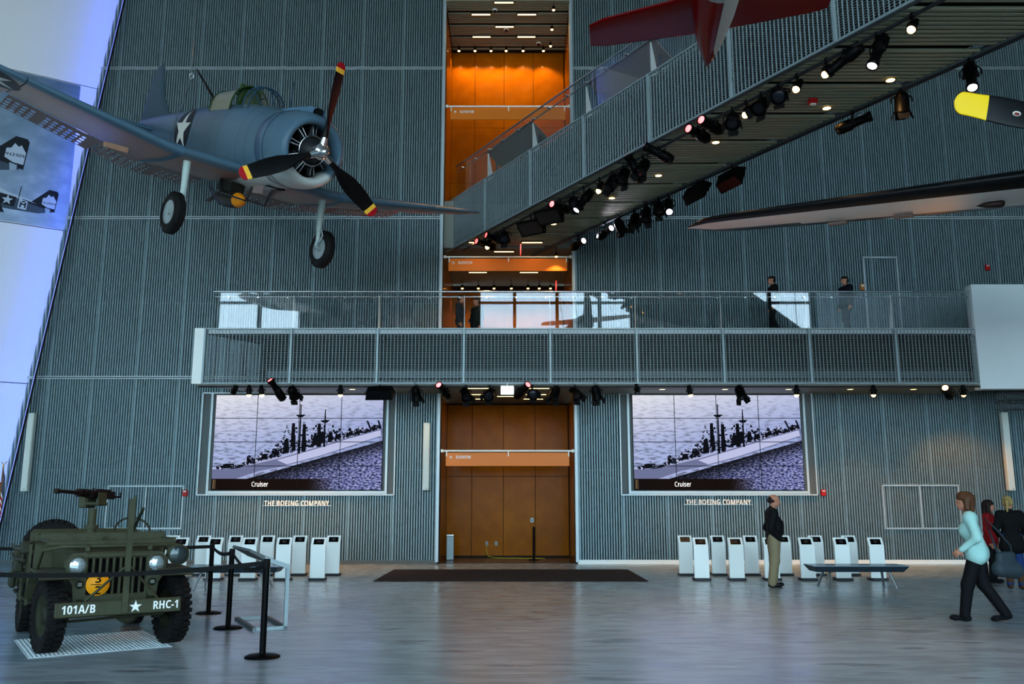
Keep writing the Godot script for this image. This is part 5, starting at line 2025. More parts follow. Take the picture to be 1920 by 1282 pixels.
# ------------------------------------------------------------------ plane at the right: white under the wing
func build_right_plane() -> void:
	var tip := Vector3(3.25, 7.36, -17.3)
	var root := Vector3(9.6, 6.87, -13.1)
	var t := thing("torpedo_bomber", "dark blue warplane with white underside reaching in from the right", "airplane", root)
	var span := (tip - root)
	var L := span.length()
	# local x runs to the wing tip, -z is the nose (towards the camera), y up, tipped a little
	var x := span.normalized()
	var z := x.cross(Vector3.UP).normalized()
	if z.z > 0:
		z = -z
	var y := z.cross(x)
	if y.y < 0:
		y = -y
	var b := Basis(x, y, x.cross(y))
	t.basis = b
	# in this frame the leading edge faces the camera side
	var fw := 1.0 if b.z.z > 0 else -1.0
	var dark := smat(Color(0.035, 0.05, 0.065), 0.35)
	var white := smat(Color(0.90, 0.88, 0.85), 0.5)
	var mb := MB.new()
	var up := MB.new()
	var lo := MB.new()
	up.st.set_smooth_group(5)
	lo.st.set_smooth_group(6)
	var n := 13
	var prev := []
	for i in 17:
		var k := i / 16.0
		var xx := lerpf(-1.6, L, k)
		var q := clampf(xx / L, 0.0, 1.0)
		var c := lerpf(2.1, 1.1, q)
		var le := lerpf(0.0, 0.35, q)
		if q > 0.86:
			var e := (q - 0.86) / 0.14
			var sh := sqrt(maxf(0.004, 1.0 - e * e))
			le += c * (1.0 - sh) * 0.5
			c *= sh
		var ring := wing_ring(xx, -le, -c, 0.0, -lerpf(0.22, 0.13, q), 1.0, n)
		for j in ring.size():
			ring[j] = Vector3(ring[j].x, ring[j].y * (1.0), ring[j].z * fw)
		if i > 0:
			var m := ring.size()
			for j in m:
				var j2 := (j + 1) % m
				# which points are the upper skin: decided by height against the chord line, with the painted edge lapping under the nose
				var dst := up if (ring[j].y + ring[j2].y) * 0.5 > -0.05 * absf(c) or j > m - 4 else lo
				var ctr: Vector3 = (ring[0] + ring[m / 2]) * 0.5
				dst.oq(ctr - Vector3(0.1, 0, 0), prev[j], prev[j2], ring[j2], ring[j])
		prev = ring
	obj("wing_top", up, dark, t)
	obj("wing_underside", lo, white, t)
	# landing light bay and hinge fairings under the wing
	mb = MB.new()
	mb.lathe([Vector2(0.0, -0.06), Vector2(0.05, -0.05), Vector2(0.075, 0.0), Vector2(0.05, 0.25), Vector2(0.0, 0.4)], Vector3(1.75, -0.21, -0.9 * fw), Vector3(1, 0, 0), 12)
	obj("fold_latch", mb, smat(Color(0.20, 0.14, 0.12), 0.4), t)
	for xx in [3.4, 4.6]:
		mb = MB.new()
		mb.cbox(Vector3(xx, -0.16, -1.2 * fw), Vector3(0.35, 0.06, 0.12), 0.015)
		obj("hinge_fairing", mb, M.under_grey, t)
	mb = MB.new()
	mb.cyl(Vector3(1.2, 0.24, -0.6 * fw), Vector3(1.2, 0.36, -0.6 * fw), 0.02, 0.012, 8)
	mb.cyl(Vector3(1.1, 0.26, -0.6 * fw), Vector3(1.32, 0.26, -0.6 * fw), 0.02, 0.02, 8)
	obj("wing_lug", mb, M.black, t)
	# fuselage, out of the frame at the right
	var hc := t.transform.affine_inverse() * Vector3(7.64, 6.26, -10.62)
	mb = MB.new()
	var rings := []
	for q in [[0.35, 0.55], [0.7, 0.72], [2.0, 0.82], [4.0, 0.85], [6.0, 0.7], [9.0, 0.35], [10.5, 0.1]]:
		var ring := []
		for i in 24:
			var a := TAU * i / 24.0
			ring.append(Vector3(hc.x + cos(a) * q[1], hc.y + 0.1 + sin(a) * q[1], hc.z - q[0] * fw))
		rings.append(ring)
	mb.loft(rings)
	obj("fuselage", mb, dark, t)
	# propeller blade reaching into the frame, with a small oval maker's mark
	var hubw := Vector3(7.64, 6.26, -10.62)
	var tipw := Vector3(5.68, 6.64, -10.55)
	var inv := t.transform.affine_inverse()
	var hub := inv * hubw
	var dir := (inv * tipw - hub)
	var ln := dir.length()
	dir = dir.normalized()
	var toc := (inv * Vector3(0, EYE, 0) - hub).normalized()
	var ax := (toc - dir * toc.dot(dir)).normalized()
	for k in 3:
		var d := dir.rotated(ax, TAU * k / 3.0)
		var xf := Transform3D(Basis(d.cross(ax), d, ax), hub)
		blade(t, 0.15, ln, 0.40, [[0.0, 0.765, smat(Color(0.028, 0.04, 0.05), 0.4), "blade"], [0.765, 1.0, smat(Color(0.92, 0.76, 0.05), 0.4), "blade_tip"]], xf)
		if k == 0:
			var mk := Transform3D(Basis(d.cross(ax), d, ax), hub + d * ln * 0.60 + ax * 0.035)
			mb = MB.new()
			mb.lathe([Vector2(0.0, 0.006), Vector2(0.05, 0.006), Vector2(0.055, 0.0)], Vector3.ZERO, Vector3(0, 0, 1), 20)
			var o := obj("maker_mark", mb, M.star_white, t)
			o.transform = mk * Transform3D(Basis(Vector3(0, 0, 1), 0.3).scaled(Vector3(0.6, 1, 1)), Vector3.ZERO)
			mb = MB.new()
			mb.lathe([Vector2(0.0, 0.009), Vector2(0.036, 0.009)], Vector3.ZERO, Vector3(0, 0, 1), 16)
			o = obj("maker_mark", mb, smat(Color(0.45, 0.12, 0.10), 0.5), t)
			o.transform = mk * Transform3D(Basis(Vector3(0, 0, 1), 0.3).scaled(Vector3(0.45, 1, 1)), Vector3.ZERO)
	mb = MB.new()
	mb.lathe([Vector2(0.0, 0.2), Vector2(0.12, 0.14), Vector2(0.2, 0.0), Vector2(0.16, -0.2)], hub, ax, 20)
	obj("hub", mb, M.dark_steel, t)
	mb = MB.new()
	mb.cyl(inv * (t.position + Vector3(1.5, 1.2, 2.0)), inv * Vector3(t.position.x + 1.5, 18.95, t.position.z + 2.0), 0.012, 0.012, 6)
	obj("suspension_cable", mb, M.steel, t)


# ------------------------------------------------------------------ olive military car with pedestal gun
func car_wheel(t: Node3D, c: Vector3, turn: float, out: float, bare := false) -> void:
	var w := Node3D.new()
	w.name = "spare_wheel" if bare else "wheel"
	t.add_child(w, true)
	w.transform = Transform3D(Basis(Vector3.UP, turn), c)
	var mb := MB.new()
	mb.lathe([Vector2(0.215, -0.07), Vector2(0.26, -0.085), Vector2(0.32, -0.085), Vector2(0.355, -0.07), Vector2(0.365, -0.04), Vector2(0.365, 0.04), Vector2(0.355, 0.07), Vector2(0.32, 0.085), Vector2(0.26, 0.085), Vector2(0.215, 0.07)], Vector3.ZERO, Vector3(1, 0, 0), 36)
	obj("tyre", mb, M.rubber, w)
	mb = MB.new()
	for i in 30:
		for k in [-1, 1]:
			var a := TAU * (i + (0.5 if k > 0 else 0.0)) / 30.0
			var xf := Transform3D(Basis(Vector3(1, 0, 0), a), Vector3.ZERO)
			mb.cbox(Vector3(k * 0.047, 0.368, 0), Vector3(0.085, 0.026, 0.045), 0.005, xf)
			mb.cbox(Vector3(k * 0.084, 0.345, 0), Vector3(0.014, 0.05, 0.045), 0.004, xf)
	obj("tread", mb, M.rubber, w)
	mb = MB.new()
	mb.lathe([Vector2(0.0, 0.045 * out), Vector2(0.07, 0.05 * out), Vector2(0.08, 0.02 * out), Vector2(0.17, 0.015 * out), Vector2(0.20, 0.06 * out), Vector2(0.22, 0.07 * out), Vector2(0.22, -0.07 * out)], Vector3.ZERO, Vector3(1, 0, 0), 28)
	obj("rim", mb, M.olive_dark, w)
	mb = MB.new()
	for i in 5:
		var a := TAU * i / 5.0
		var p := Vector3(0.02 * out, cos(a) * 0.11, sin(a) * 0.11)
		mb.cyl(p, p + Vector3(0.025 * out, 0, 0), 0.011, 0.011, 6)
	obj("wheel_nut", mb, M.olive_dark, w)


func build_car() -> void:
	var t := thing("military_car", "olive drab open military car with pedestal gun and wire-cutter post", "car", Vector3(-4.42, 0.0, -10.1))
	t.basis = Basis(Vector3(0.83, 0, -0.558), Vector3.UP, Vector3(0.558, 0, 0.83))
	var mb: MB
	var R := 0.385
	car_wheel(t, Vector3(-0.63, R + 0.008, 0.0), 0.14, -1.0)
	car_wheel(t, Vector3(0.63, R + 0.008, 0.0), 0.14, 1.0)
	car_wheel(t, Vector3(-0.63, R, -2.03), 0.0, -1.0)
	car_wheel(t, Vector3(0.63, R, -2.03), 0.0, 1.0)
	car_wheel(t, Vector3(-0.32, 0.98, -2.66), PI / 2, -1.0, true)
	# frame rails and axles
	for x in [-0.36, 0.36]:
		mb = MB.new()
		mb.cbox(Vector3(x, 0.5, -1.0), Vector3(0.06, 0.1, 3.0), 0.01)
		obj("frame_rail", mb, M.olive_dark, t)
		for z in [0.0, -2.03]:
			mb = MB.new()
			for k in 4:
				mb.tube([Vector3(x, 0.46, z - 0.42 + 0.05 * k), Vector3(x, 0.40 - k * 0.012, z), Vector3(x, 0.46, z + 0.42 - 0.05 * k)], 0.012, 4)
			obj("leaf_spring", mb, M.olive_dark, t)
	for z in [0.0, -2.03]:
		mb = MB.new()
		mb.cyl(Vector3(-0.58, R, z), Vector3(0.58, R, z), 0.04, 0.04, 12)
		mb.lathe([Vector2(0.0, -0.15), Vector2(0.08, -0.13), Vector2(0.13, -0.05), Vector2(0.13, 0.05), Vector2(0.08, 0.13), Vector2(0.0, 0.15)], Vector3(0.16, R, z), Vector3(0, 0, 1), 18)
		obj("axle", mb, M.olive, t)
	for s in [-1, 1]:
		mb = MB.new()
		mb.lathe([Vector2(0.0, -0.09), Vector2(0.08, -0.06), Vector2(0.1, 0.0), Vector2(0.08, 0.06), Vector2(0.0, 0.09)], Vector3(s * 0.5, R, 0), Vector3(1, 0, 0), 14)
		obj("steering_knuckle", mb, M.olive_dark, t)
	mb = MB.new()
	mb.cyl(Vector3(-0.5, 0.33, 0.16), Vector3(0.5, 0.36, 0.16), 0.016, 0.016, 8)
	obj("tie_rod", mb, M.olive_dark, t)
	# bumper with stencils
	mb = MB.new()
	mb.cbox(Vector3(-0.02, 0.485, 0.52), Vector3(1.24, 0.15, 0.06), 0.012)
	var bp := obj("bumper", mb, M.olive, t)
	for x in [-0.36, 0.36]:
		mb = MB.new()
		mb.box(Vector3(x, 0.5, 0.38), Vector3(0.06, 0.09, 0.26))
		obj("bumper_bracket", mb, M.olive, bp)
	text("stencil", "101A/B", 0.082, 0.004, M.stencil, bp, Transform3D(Basis.IDENTITY, Vector3(-0.42, 0.488, 0.552)), 0.84)
	text("stencil", "RHC-1", 0.082, 0.004, M.stencil, bp, Transform3D(Basis.IDENTITY, Vector3(0.44, 0.488, 0.552)), 0.84)
	mb = MB.new()
	mb.extrude(star_poly(Vector2(0.13, 0.485), 0.066), 0.004, Transform3D(Basis.IDENTITY, Vector3(0, 0, 0.549)))
	obj("stencil_star", mb, M.stencil, bp)
	# grille: pierced sheet with nine slots between round lamp housings
	var gz := 0.10
	mb = MB.new()
	mb.cbox(Vector3(0, 1.005, gz), Vector3(0.70, 0.07, 0.05), 0.02)
	mb.cbox(Vector3(0, 0.55, gz), Vector3(0.70, 0.09, 0.05), 0.01)
	for i in 10:
		mb.cbox(Vector3(-0.311 + i * 0.0691, 0.78, gz), Vector3(0.028, 0.40, 0.05), 0.008)
	for s in [-1, 1]:
		var side := PackedVector2Array([Vector2(s * 0.318, 0.52), Vector2(s * 0.42, 0.52), Vector2(s * 0.44, 0.70), Vector2(s * 0.51, 0.80), Vector2(s * 0.52, 0.96), Vector2(s * 0.46, 1.03), Vector2(s * 0.318, 1.04)])
		mb.extrude(side, 0.05, Transform3D(Basis.IDENTITY, Vector3(0, 0, gz - 0.025)))
	obj("grille", mb, M.olive, t)
	mb = MB.new()
	mb.box(Vector3(0, 0.78, gz - 0.16), Vector3(0.74, 0.46, 0.06))
	obj("radiator", mb, M.black_matt, t)
	for s in [-1, 1]:
		var hl := Node3D.new()
		hl.name = "headlight"
		t.add_child(hl, true)
		hl.position = Vector3(s * 0.405, 0.905, gz + 0.02)
		mb = MB.new()
		mb.lathe([Vector2(0.095, -0.02), Vector2(0.108, 0.0), Vector2(0.102, 0.025), Vector2(0.088, 0.022)], Vector3.ZERO, Vector3(0, 0, 1), 24)
		obj("bezel", mb, M.olive, hl)
		mb = MB.new()
		mb.lathe([Vector2(0.0, 0.032), Vector2(0.04, 0.028), Vector2(0.075, 0.016), Vector2(0.09, 0.0)], Vector3.ZERO, Vector3(0, 0, 1), 24)
		obj("glass_lens", mb, smat(Color(0.75, 0.80, 0.80), 0.08, 0.75), hl)
		mb = MB.new()
		mb.lathe([Vector2(0.0, 0.04), Vector2(0.036, 0.036), Vector2(0.045, 0.012), Vector2(0.045, 0.0)], Vector3(-s * 0.035, -0.20, 0), Vector3(0, 0, 1), 18)
		obj("marker_lamp", mb, M.olive_dark, hl)
		mb = MB.new()
		for k in 2:
			mb.box(Vector3(-s * 0.035, -0.19 - k * 0.018, 0.041), Vector3(0.04, 0.009, 0.004))
		obj("marker_lens", mb, smat(Color(0.55, 0.58, 0.55), 0.2), hl)
	# yellow bridge-class plate, 3 over 2, with the tow bar across
	var dp := Node3D.new()
	dp.name = "class_plate"
	t.add_child(dp)
	dp.position = Vector3(-0.19, 0.70, gz + 0.045)
	mb = MB.new()
	mb.lathe([Vector2(0.0, 0.01), Vector2(0.118, 0.01), Vector2(0.122, 0.0), Vector2(0.0, 0.0)], Vector3.ZERO, Vector3(0, 0, 1), 36)
	obj("disc", mb, M.yellow_disc, dp)
	text("numeral", "3", 0.085, 0.003, M.black, dp, Transform3D(Basis.IDENTITY, Vector3(0.0, 0.058, 0.012)), 1.0)
	text("numeral", "2", 0.085, 0.003, M.black, dp, Transform3D(Basis.IDENTITY, Vector3(0.0, -0.062, 0.012)), 1.0)
	mb = MB.new()
	mb.box(Vector3(-0.02, 0.0, 0.012), Vector3(0.11, 0.008, 0.003))
	obj("dash", mb, M.black, dp)
	# wire cutter: angle post and braces
	mb = MB.new()
	mb.cbox(Vector3(0.02, 1.02, 0.585), Vector3(0.055, 1.18, 0.012), 0.002)
	mb.cbox(Vector3(-0.005, 1.02, 0.565), Vector3(0.012, 1.18, 0.05), 0.002)
	mb.extrude(PackedVector2Array([Vector2(-0.008, 1.6), Vector2(0.0, 1.6), Vector2(0.048, 1.66), Vector2(0.048, 1.6)]), 0.012, Transform3D(Basis.IDENTITY, Vector3(0, 0, 0.58)))
	obj("wire_cutter", mb, M.olive, t)
	for s in [-1, 1]:
		mb = MB.new()
		mb.tube([Vector3(0.02 + s * 0.03, 0.90, 0.57), Vector3(s * 0.36, 0.56, 0.50)], 0.014, 4)
		obj("cutter_brace", mb, M.olive, t)
	# bonnet, sides, fenders
	mb = MB.new()
	mb.loft([[Vector3(-0.40, 0.62, gz), Vector3(0.40, 0.62, gz), Vector3(0.42, 0.98, gz), Vector3(0.36, 1.035, gz), Vector3(-0.36, 1.035, gz), Vector3(-0.42, 0.98, gz)], [Vector3(-0.52, 0.6, -0.9), Vector3(0.52, 0.6, -0.9), Vector3(0.54, 1.03, -0.9), Vector3(0.46, 1.09, -0.9), Vector3(-0.46, 1.09, -0.9), Vector3(-0.54, 1.03, -0.9)]], false, -1)
	var bn := obj("bonnet", mb, M.olive, t)
	text("stencil", "20329", 0.07, 0.003, smat(Color(0.50, 0.52, 0.48), 0.7), bn, Transform3D(Basis(Vector3.UP, -PI / 2 - 0.12), Vector3(-0.475, 0.90, -0.25)), 0.9)
	for s in [-1, 1]:
		mb = MB.new()
		mb.extrude(PackedVector2Array([Vector2(0.27, 0.77), Vector2(0.30, 0.78), Vector2(0.27, 0.825), Vector2(0.22, 0.845), Vector2(-0.55, 0.855), Vector2(-0.78, 0.70), Vector2(-0.92, 0.52), Vector2(-0.92, 0.49), Vector2(-0.76, 0.67), Vector2(-0.54, 0.825), Vector2(0.20, 0.815), Vector2(0.245, 0.805)]), 0.36, Transform3D(Basis(Vector3(0, 0, 1), Vector3.UP, Vector3(-1, 0, 0)), Vector3(s * 0.60 + 0.18, 0, 0)))
		obj("fender", mb, M.olive, t)
	# tub: scuttle, side panels with the entry cut, floor, rear
	mb = MB.new()
	mb.cbox(Vector3(0, 0.86, -0.95), Vector3(1.44, 0.5, 0.08), 0.015)
	obj("scuttle", mb, M.olive, t)
	for s in [-1, 1]:
		mb = MB.new()
		mb.extrude(PackedVector2Array([Vector2(-0.92, 0.42), Vector2(-0.92, 1.1), Vector2(-1.08, 1.1), Vector2(-1.2, 0.72), Vector2(-1.34, 0.62), Vector2(-1.62, 0.62), Vector2(-1.72, 0.72), Vector2(-1.76, 1.0), Vector2(-2.72, 1.02), Vector2(-2.72, 0.5), Vector2(-2.45, 0.5), Vector2(-2.38, 0.74), Vector2(-2.2, 0.84), Vector2(-1.86, 0.84), Vector2(-1.68, 0.7), Vector2(-1.62, 0.42)]), 0.03, Transform3D(Basis(Vector3(0, 0, 1), Vector3.UP, Vector3(-1, 0, 0)), Vector3(s * 0.76 + 0.015, 0, 0)))
		obj("side_panel", mb, M.olive, t)
	mb = MB.new()
	mb.box(Vector3(0, 0.45, -1.8), Vector3(1.48, 0.03, 1.84))
	obj("floor_pan", mb, M.olive_dark, t)
	mb = MB.new()
	mb.cbox(Vector3(0, 0.76, -2.70), Vector3(1.5, 0.52, 0.04), 0.01)
	obj("rear_panel", mb, M.olive, t)
	# windscreen folded flat over the bonnet
	var ws := Node3D.new()
	ws.name = "folded_windscreen"
	t.add_child(ws)
	for q in [[Vector3(0, 1.185, -0.80), Vector3(1.36, 0.085, 0.04)], [Vector3(0, 1.13, -0.22), Vector3(1.36, 0.05, 0.05)], [Vector3(0, 1.15, -0.5), Vector3(0.04, 0.04, 0.6)], [Vector3(-0.66, 1.15, -0.5), Vector3(0.04, 0.04, 0.6)], [Vector3(0.66, 1.15, -0.5), Vector3(0.04, 0.04, 0.6)]]:
		mb = MB.new()
		mb.cbox(q[0], q[1], 0.008)
		obj("frame_bar", mb, M.olive, ws)
	for s in [-1, 1]:
		mb = MB.new()
		mb.box(Vector3(s * 0.34, 1.15, -0.5), Vector3(0.6, 0.006, 0.54))
		obj("glass_pane", mb, M.glass, ws)
	mb = MB.new()
	mb.tube([Vector3(-0.74, 0.86, -0.35), Vector3(-0.72, 1.06, -0.15), Vector3(-0.55, 1.10, 0.0), Vector3(0.6, 1.10, 0.0), Vector3(0.72, 1.08, -0.1)], 0.02, 8)
	obj("brush_bar", mb, M.olive, t)
	for x in [-0.3, 0.35]:
		mb = MB.new()
		mb.cbox(Vector3(x, 1.075, 0.02), Vector3(0.05, 0.07, 0.05), 0.01)
		obj("bonnet_catch", mb, M.olive, t)
	# kit along the image-left flank
	for q in [[Vector3(-0.80, 1.06, -1.05), Vector3(0.10, 0.14, 0.24)], [Vector3(-0.83, 0.83, -1.35), Vector3(0.08, 0.12, 0.3)], [Vector3(-0.80, 0.62, -2.3), Vector3(0.06, 0.2, 0.3)], [Vector3(-0.62, 1.08, -1.1), Vector3(0.3, 0.1, 0.2)]]:
		mb = MB.new()
		mb.cbox(q[0], q[1], 0.02)
		obj("stowage_box", mb, M.olive_dark, t)
	for k in 2:
		mb = MB.new()
		mb.tube([Vector3(-0.82, 0.92 + 0.12 * k, -0.95), Vector3(-0.84, 0.90 + 0.12 * k, -1.8), Vector3(-0.82, 0.93 + 0.12 * k, -2.5)], 0.02, 6)
		obj("tool_handle", mb, M.olive_dark, t)
	# seats and steering wheel
	for x in [-0.4, 0.4]:
		mb = MB.new()
		mb.cbox(Vector3(x, 0.72, -1.55), Vector3(0.46, 0.1, 0.42), 0.03)
		mb.cbox(Vector3(x, 0.98, -1.80), Vector3(0.46, 0.46, 0.08), 0.03, Transform3D.IDENTITY)
		obj("seat", mb, M.olive, t)
	mb = MB.new()
	mb.cbox(Vector3(0, 1.08, -2.2), Vector3(1.3, 0.32, 0.1), 0.04)
	obj("rear_seat_back", mb, M.olive, t)
	var sw := Node3D.new()
	sw.name = "steering_wheel"
	t.add_child(sw)
	sw.transform = Transform3D(Basis(Vector3.RIGHT, -0.65), Vector3(0.40, 1.22, -1.28))
	mb = MB.new()
	var rp := []
	for i in 29:
		var a := TAU * i / 28.0
		rp.append(Vector3(cos(a) * 0.21, sin(a) * 0.21, 0))
	mb.tube(rp, 0.013, 6, false)
	obj("rim", mb, M.olive_dark, sw)
	mb = MB.new()
	for i in 3:
		var a := TAU * i / 3.0 + PI / 2
		mb.tube([Vector3.ZERO, Vector3(cos(a) * 0.2, sin(a) * 0.2, 0)], 0.008, 5)
	mb.cyl(Vector3.ZERO, Vector3(0, -0.1, 0.6), 0.02, 0.02, 8)
	obj("spokes", mb, M.olive_dark, sw)
	# round lamp on the image-right fender
	var sp := Node3D.new()
	sp.name = "fender_lamp"
	t.add_child(sp)
	sp.position = Vector3(0.66, 0.985, 0.02)
	mb = MB.new()
	mb.lathe([Vector2(0.0, -0.12), Vector2(0.07, -0.1), Vector2(0.11, -0.02), Vector2(0.118, 0.03), Vector2(0.10, 0.035)], Vector3.ZERO, Vector3(0, 0, 1), 24)
	obj("shell", mb, M.olive, sp)
	mb = MB.new()
	mb.lathe([Vector2(0.0, 0.04), Vector2(0.07, 0.032), Vector2(0.1, 0.02)], Vector3.ZERO, Vector3(0, 0, 1), 24)
	obj("glass_lens", mb, smat(Color(0.25, 0.28, 0.28), 0.1, 0.6), sp)
	mb = MB.new()
	mb.tube([Vector3(-0.1, -0.2, -0.03), Vector3(-0.13, -0.02, -0.03), Vector3(-0.08, 0.1, -0.03)], 0.012, 6)
	mb.cyl(Vector3(0, -0.18, -0.03), Vector3(0, -0.1, -0.03), 0.02, 0.02, 8)
	obj("bracket", mb, M.olive, sp)
	# pedestal gun
	var g := Node3D.new()
	g.name = "pedestal_gun"
	t.add_child(g)
	g.position = Vector3(-0.06, 0.46, -1.42)
	mb = MB.new()
	mb.cyl(Vector3(0, 0, 0), Vector3(0, 0.82, 0), 0.075, 0.06, 16)
	mb.cyl(Vector3(0, 0.82, 0), Vector3(0, 1.04, 0), 0.048, 0.048, 14)
	mb.cyl(Vector3(0, 0.79, 0), Vector3(0, 0.84, 0), 0.085, 0.085, 14)
	obj("pedestal", mb, M.olive, g)
	var gd := Vector3(-0.66, 0.03, 0.75).normalized()
	var gb := Basis(gd, Vector3.UP, gd.cross(Vector3.UP)).orthonormalized().scaled(Vector3.ONE * 0.82)
	var gx := Transform3D(gb, Vector3(0.03, 1.2, 0))
	mb = MB.new()
	mb.cbox(Vector3(-0.02, -0.12, 0), Vector3(0.26, 0.05, 0.22), 0.015, gx)
	mb.cbox(Vector3(-0.02, -0.03, 0.085), Vector3(0.22, 0.16, 0.02), 0.006, gx)
	mb.cbox(Vector3(-0.02, -0.03, -0.085), Vector3(0.22, 0.16, 0.02), 0.006, gx)
	obj("cradle", mb, M.olive, g)
	mb = MB.new()
	mb.cbox(Vector3(-0.1, 0.02, 0), Vector3(0.66, 0.12, 0.1), 0.012, gx)
	mb.cbox(Vector3(-0.16, 0.09, 0), Vector3(0.3, 0.03, 0.09), 0.01, gx)
	mb.cbox(Vector3(0.1, 0.095, 0), Vector3(0.04, 0.04, 0.03), 0.006, gx)
	obj("receiver", mb, M.gun, g)
	mb = MB.new()
	mb.cyl(gx * Vector3(0.2, 0.03, 0), gx * Vector3(0.5, 0.03, 0), 0.045, 0.038, 14)
	mb.cyl(gx * Vector3(0.5, 0.03, 0), gx * Vector3(0.98, 0.03, 0), 0.022, 0.02, 12)
	mb.cyl(gx * Vector3(0.93, 0.03, 0), gx * Vector3(1.0, 0.03, 0), 0.03, 0.03, 12)
	for i in 6:
		mb.cyl(gx * Vector3(0.23 + i * 0.045, 0.03, 0), gx * Vector3(0.245 + i * 0.045, 0.03, 0), 0.05, 0.05, 14)
	obj("barrel", mb, M.gun, g)
	mb = MB.new()
	for s in [-1, 1]:
		mb.tube([gx * Vector3(-0.43, 0.0, s * 0.03), gx * Vector3(-0.5, 0.0, s * 0.09), gx * Vector3(-0.5, 0.07, s * 0.09)], 0.015, 6)
	obj("grip", mb, M.gun, g)
	mb = MB.new()
	mb.cbox(Vector3(-0.08, -0.06, 0.19), Vector3(0.26, 0.24, 0.13), 0.012, gx)
	obj("ammunition_box", mb, M.olive, g)
	# tread plate under the car
	var pl := thing("tread_plate", "pale raised-diamond metal floor plate lying under the front of the car", "floor plate", Vector3(-4.8, 0.0, -10.45))
	pl.basis = t.basis
	mb = MB.new()
	mb.cbox(Vector3(0.02, 0.004, 0.0), Vector3(1.42, 0.008, 1.5), 0.003)
	obj("sheet", mb, smat(Color(0.72, 0.76, 0.77), 0.4, 0.3), pl)
	mb = MB.new()
	for i in 34:
		for j in 36:
			var a := PI / 4 if (i + j) % 2 == 0 else -PI / 4
			mb.box(Vector3(0, 0.0095, 0), Vector3(0.03, 0.003, 0.008), Transform3D(Basis(Vector3.UP, a), Vector3(-0.66 + i * 0.0412, 0, -0.72 + j * 0.0412)))
	var dm := obj("raised_diamonds", mb, smat(Color(0.80, 0.84, 0.85), 0.35, 0.3), pl)
	dm.set_meta("kind", "stuff")


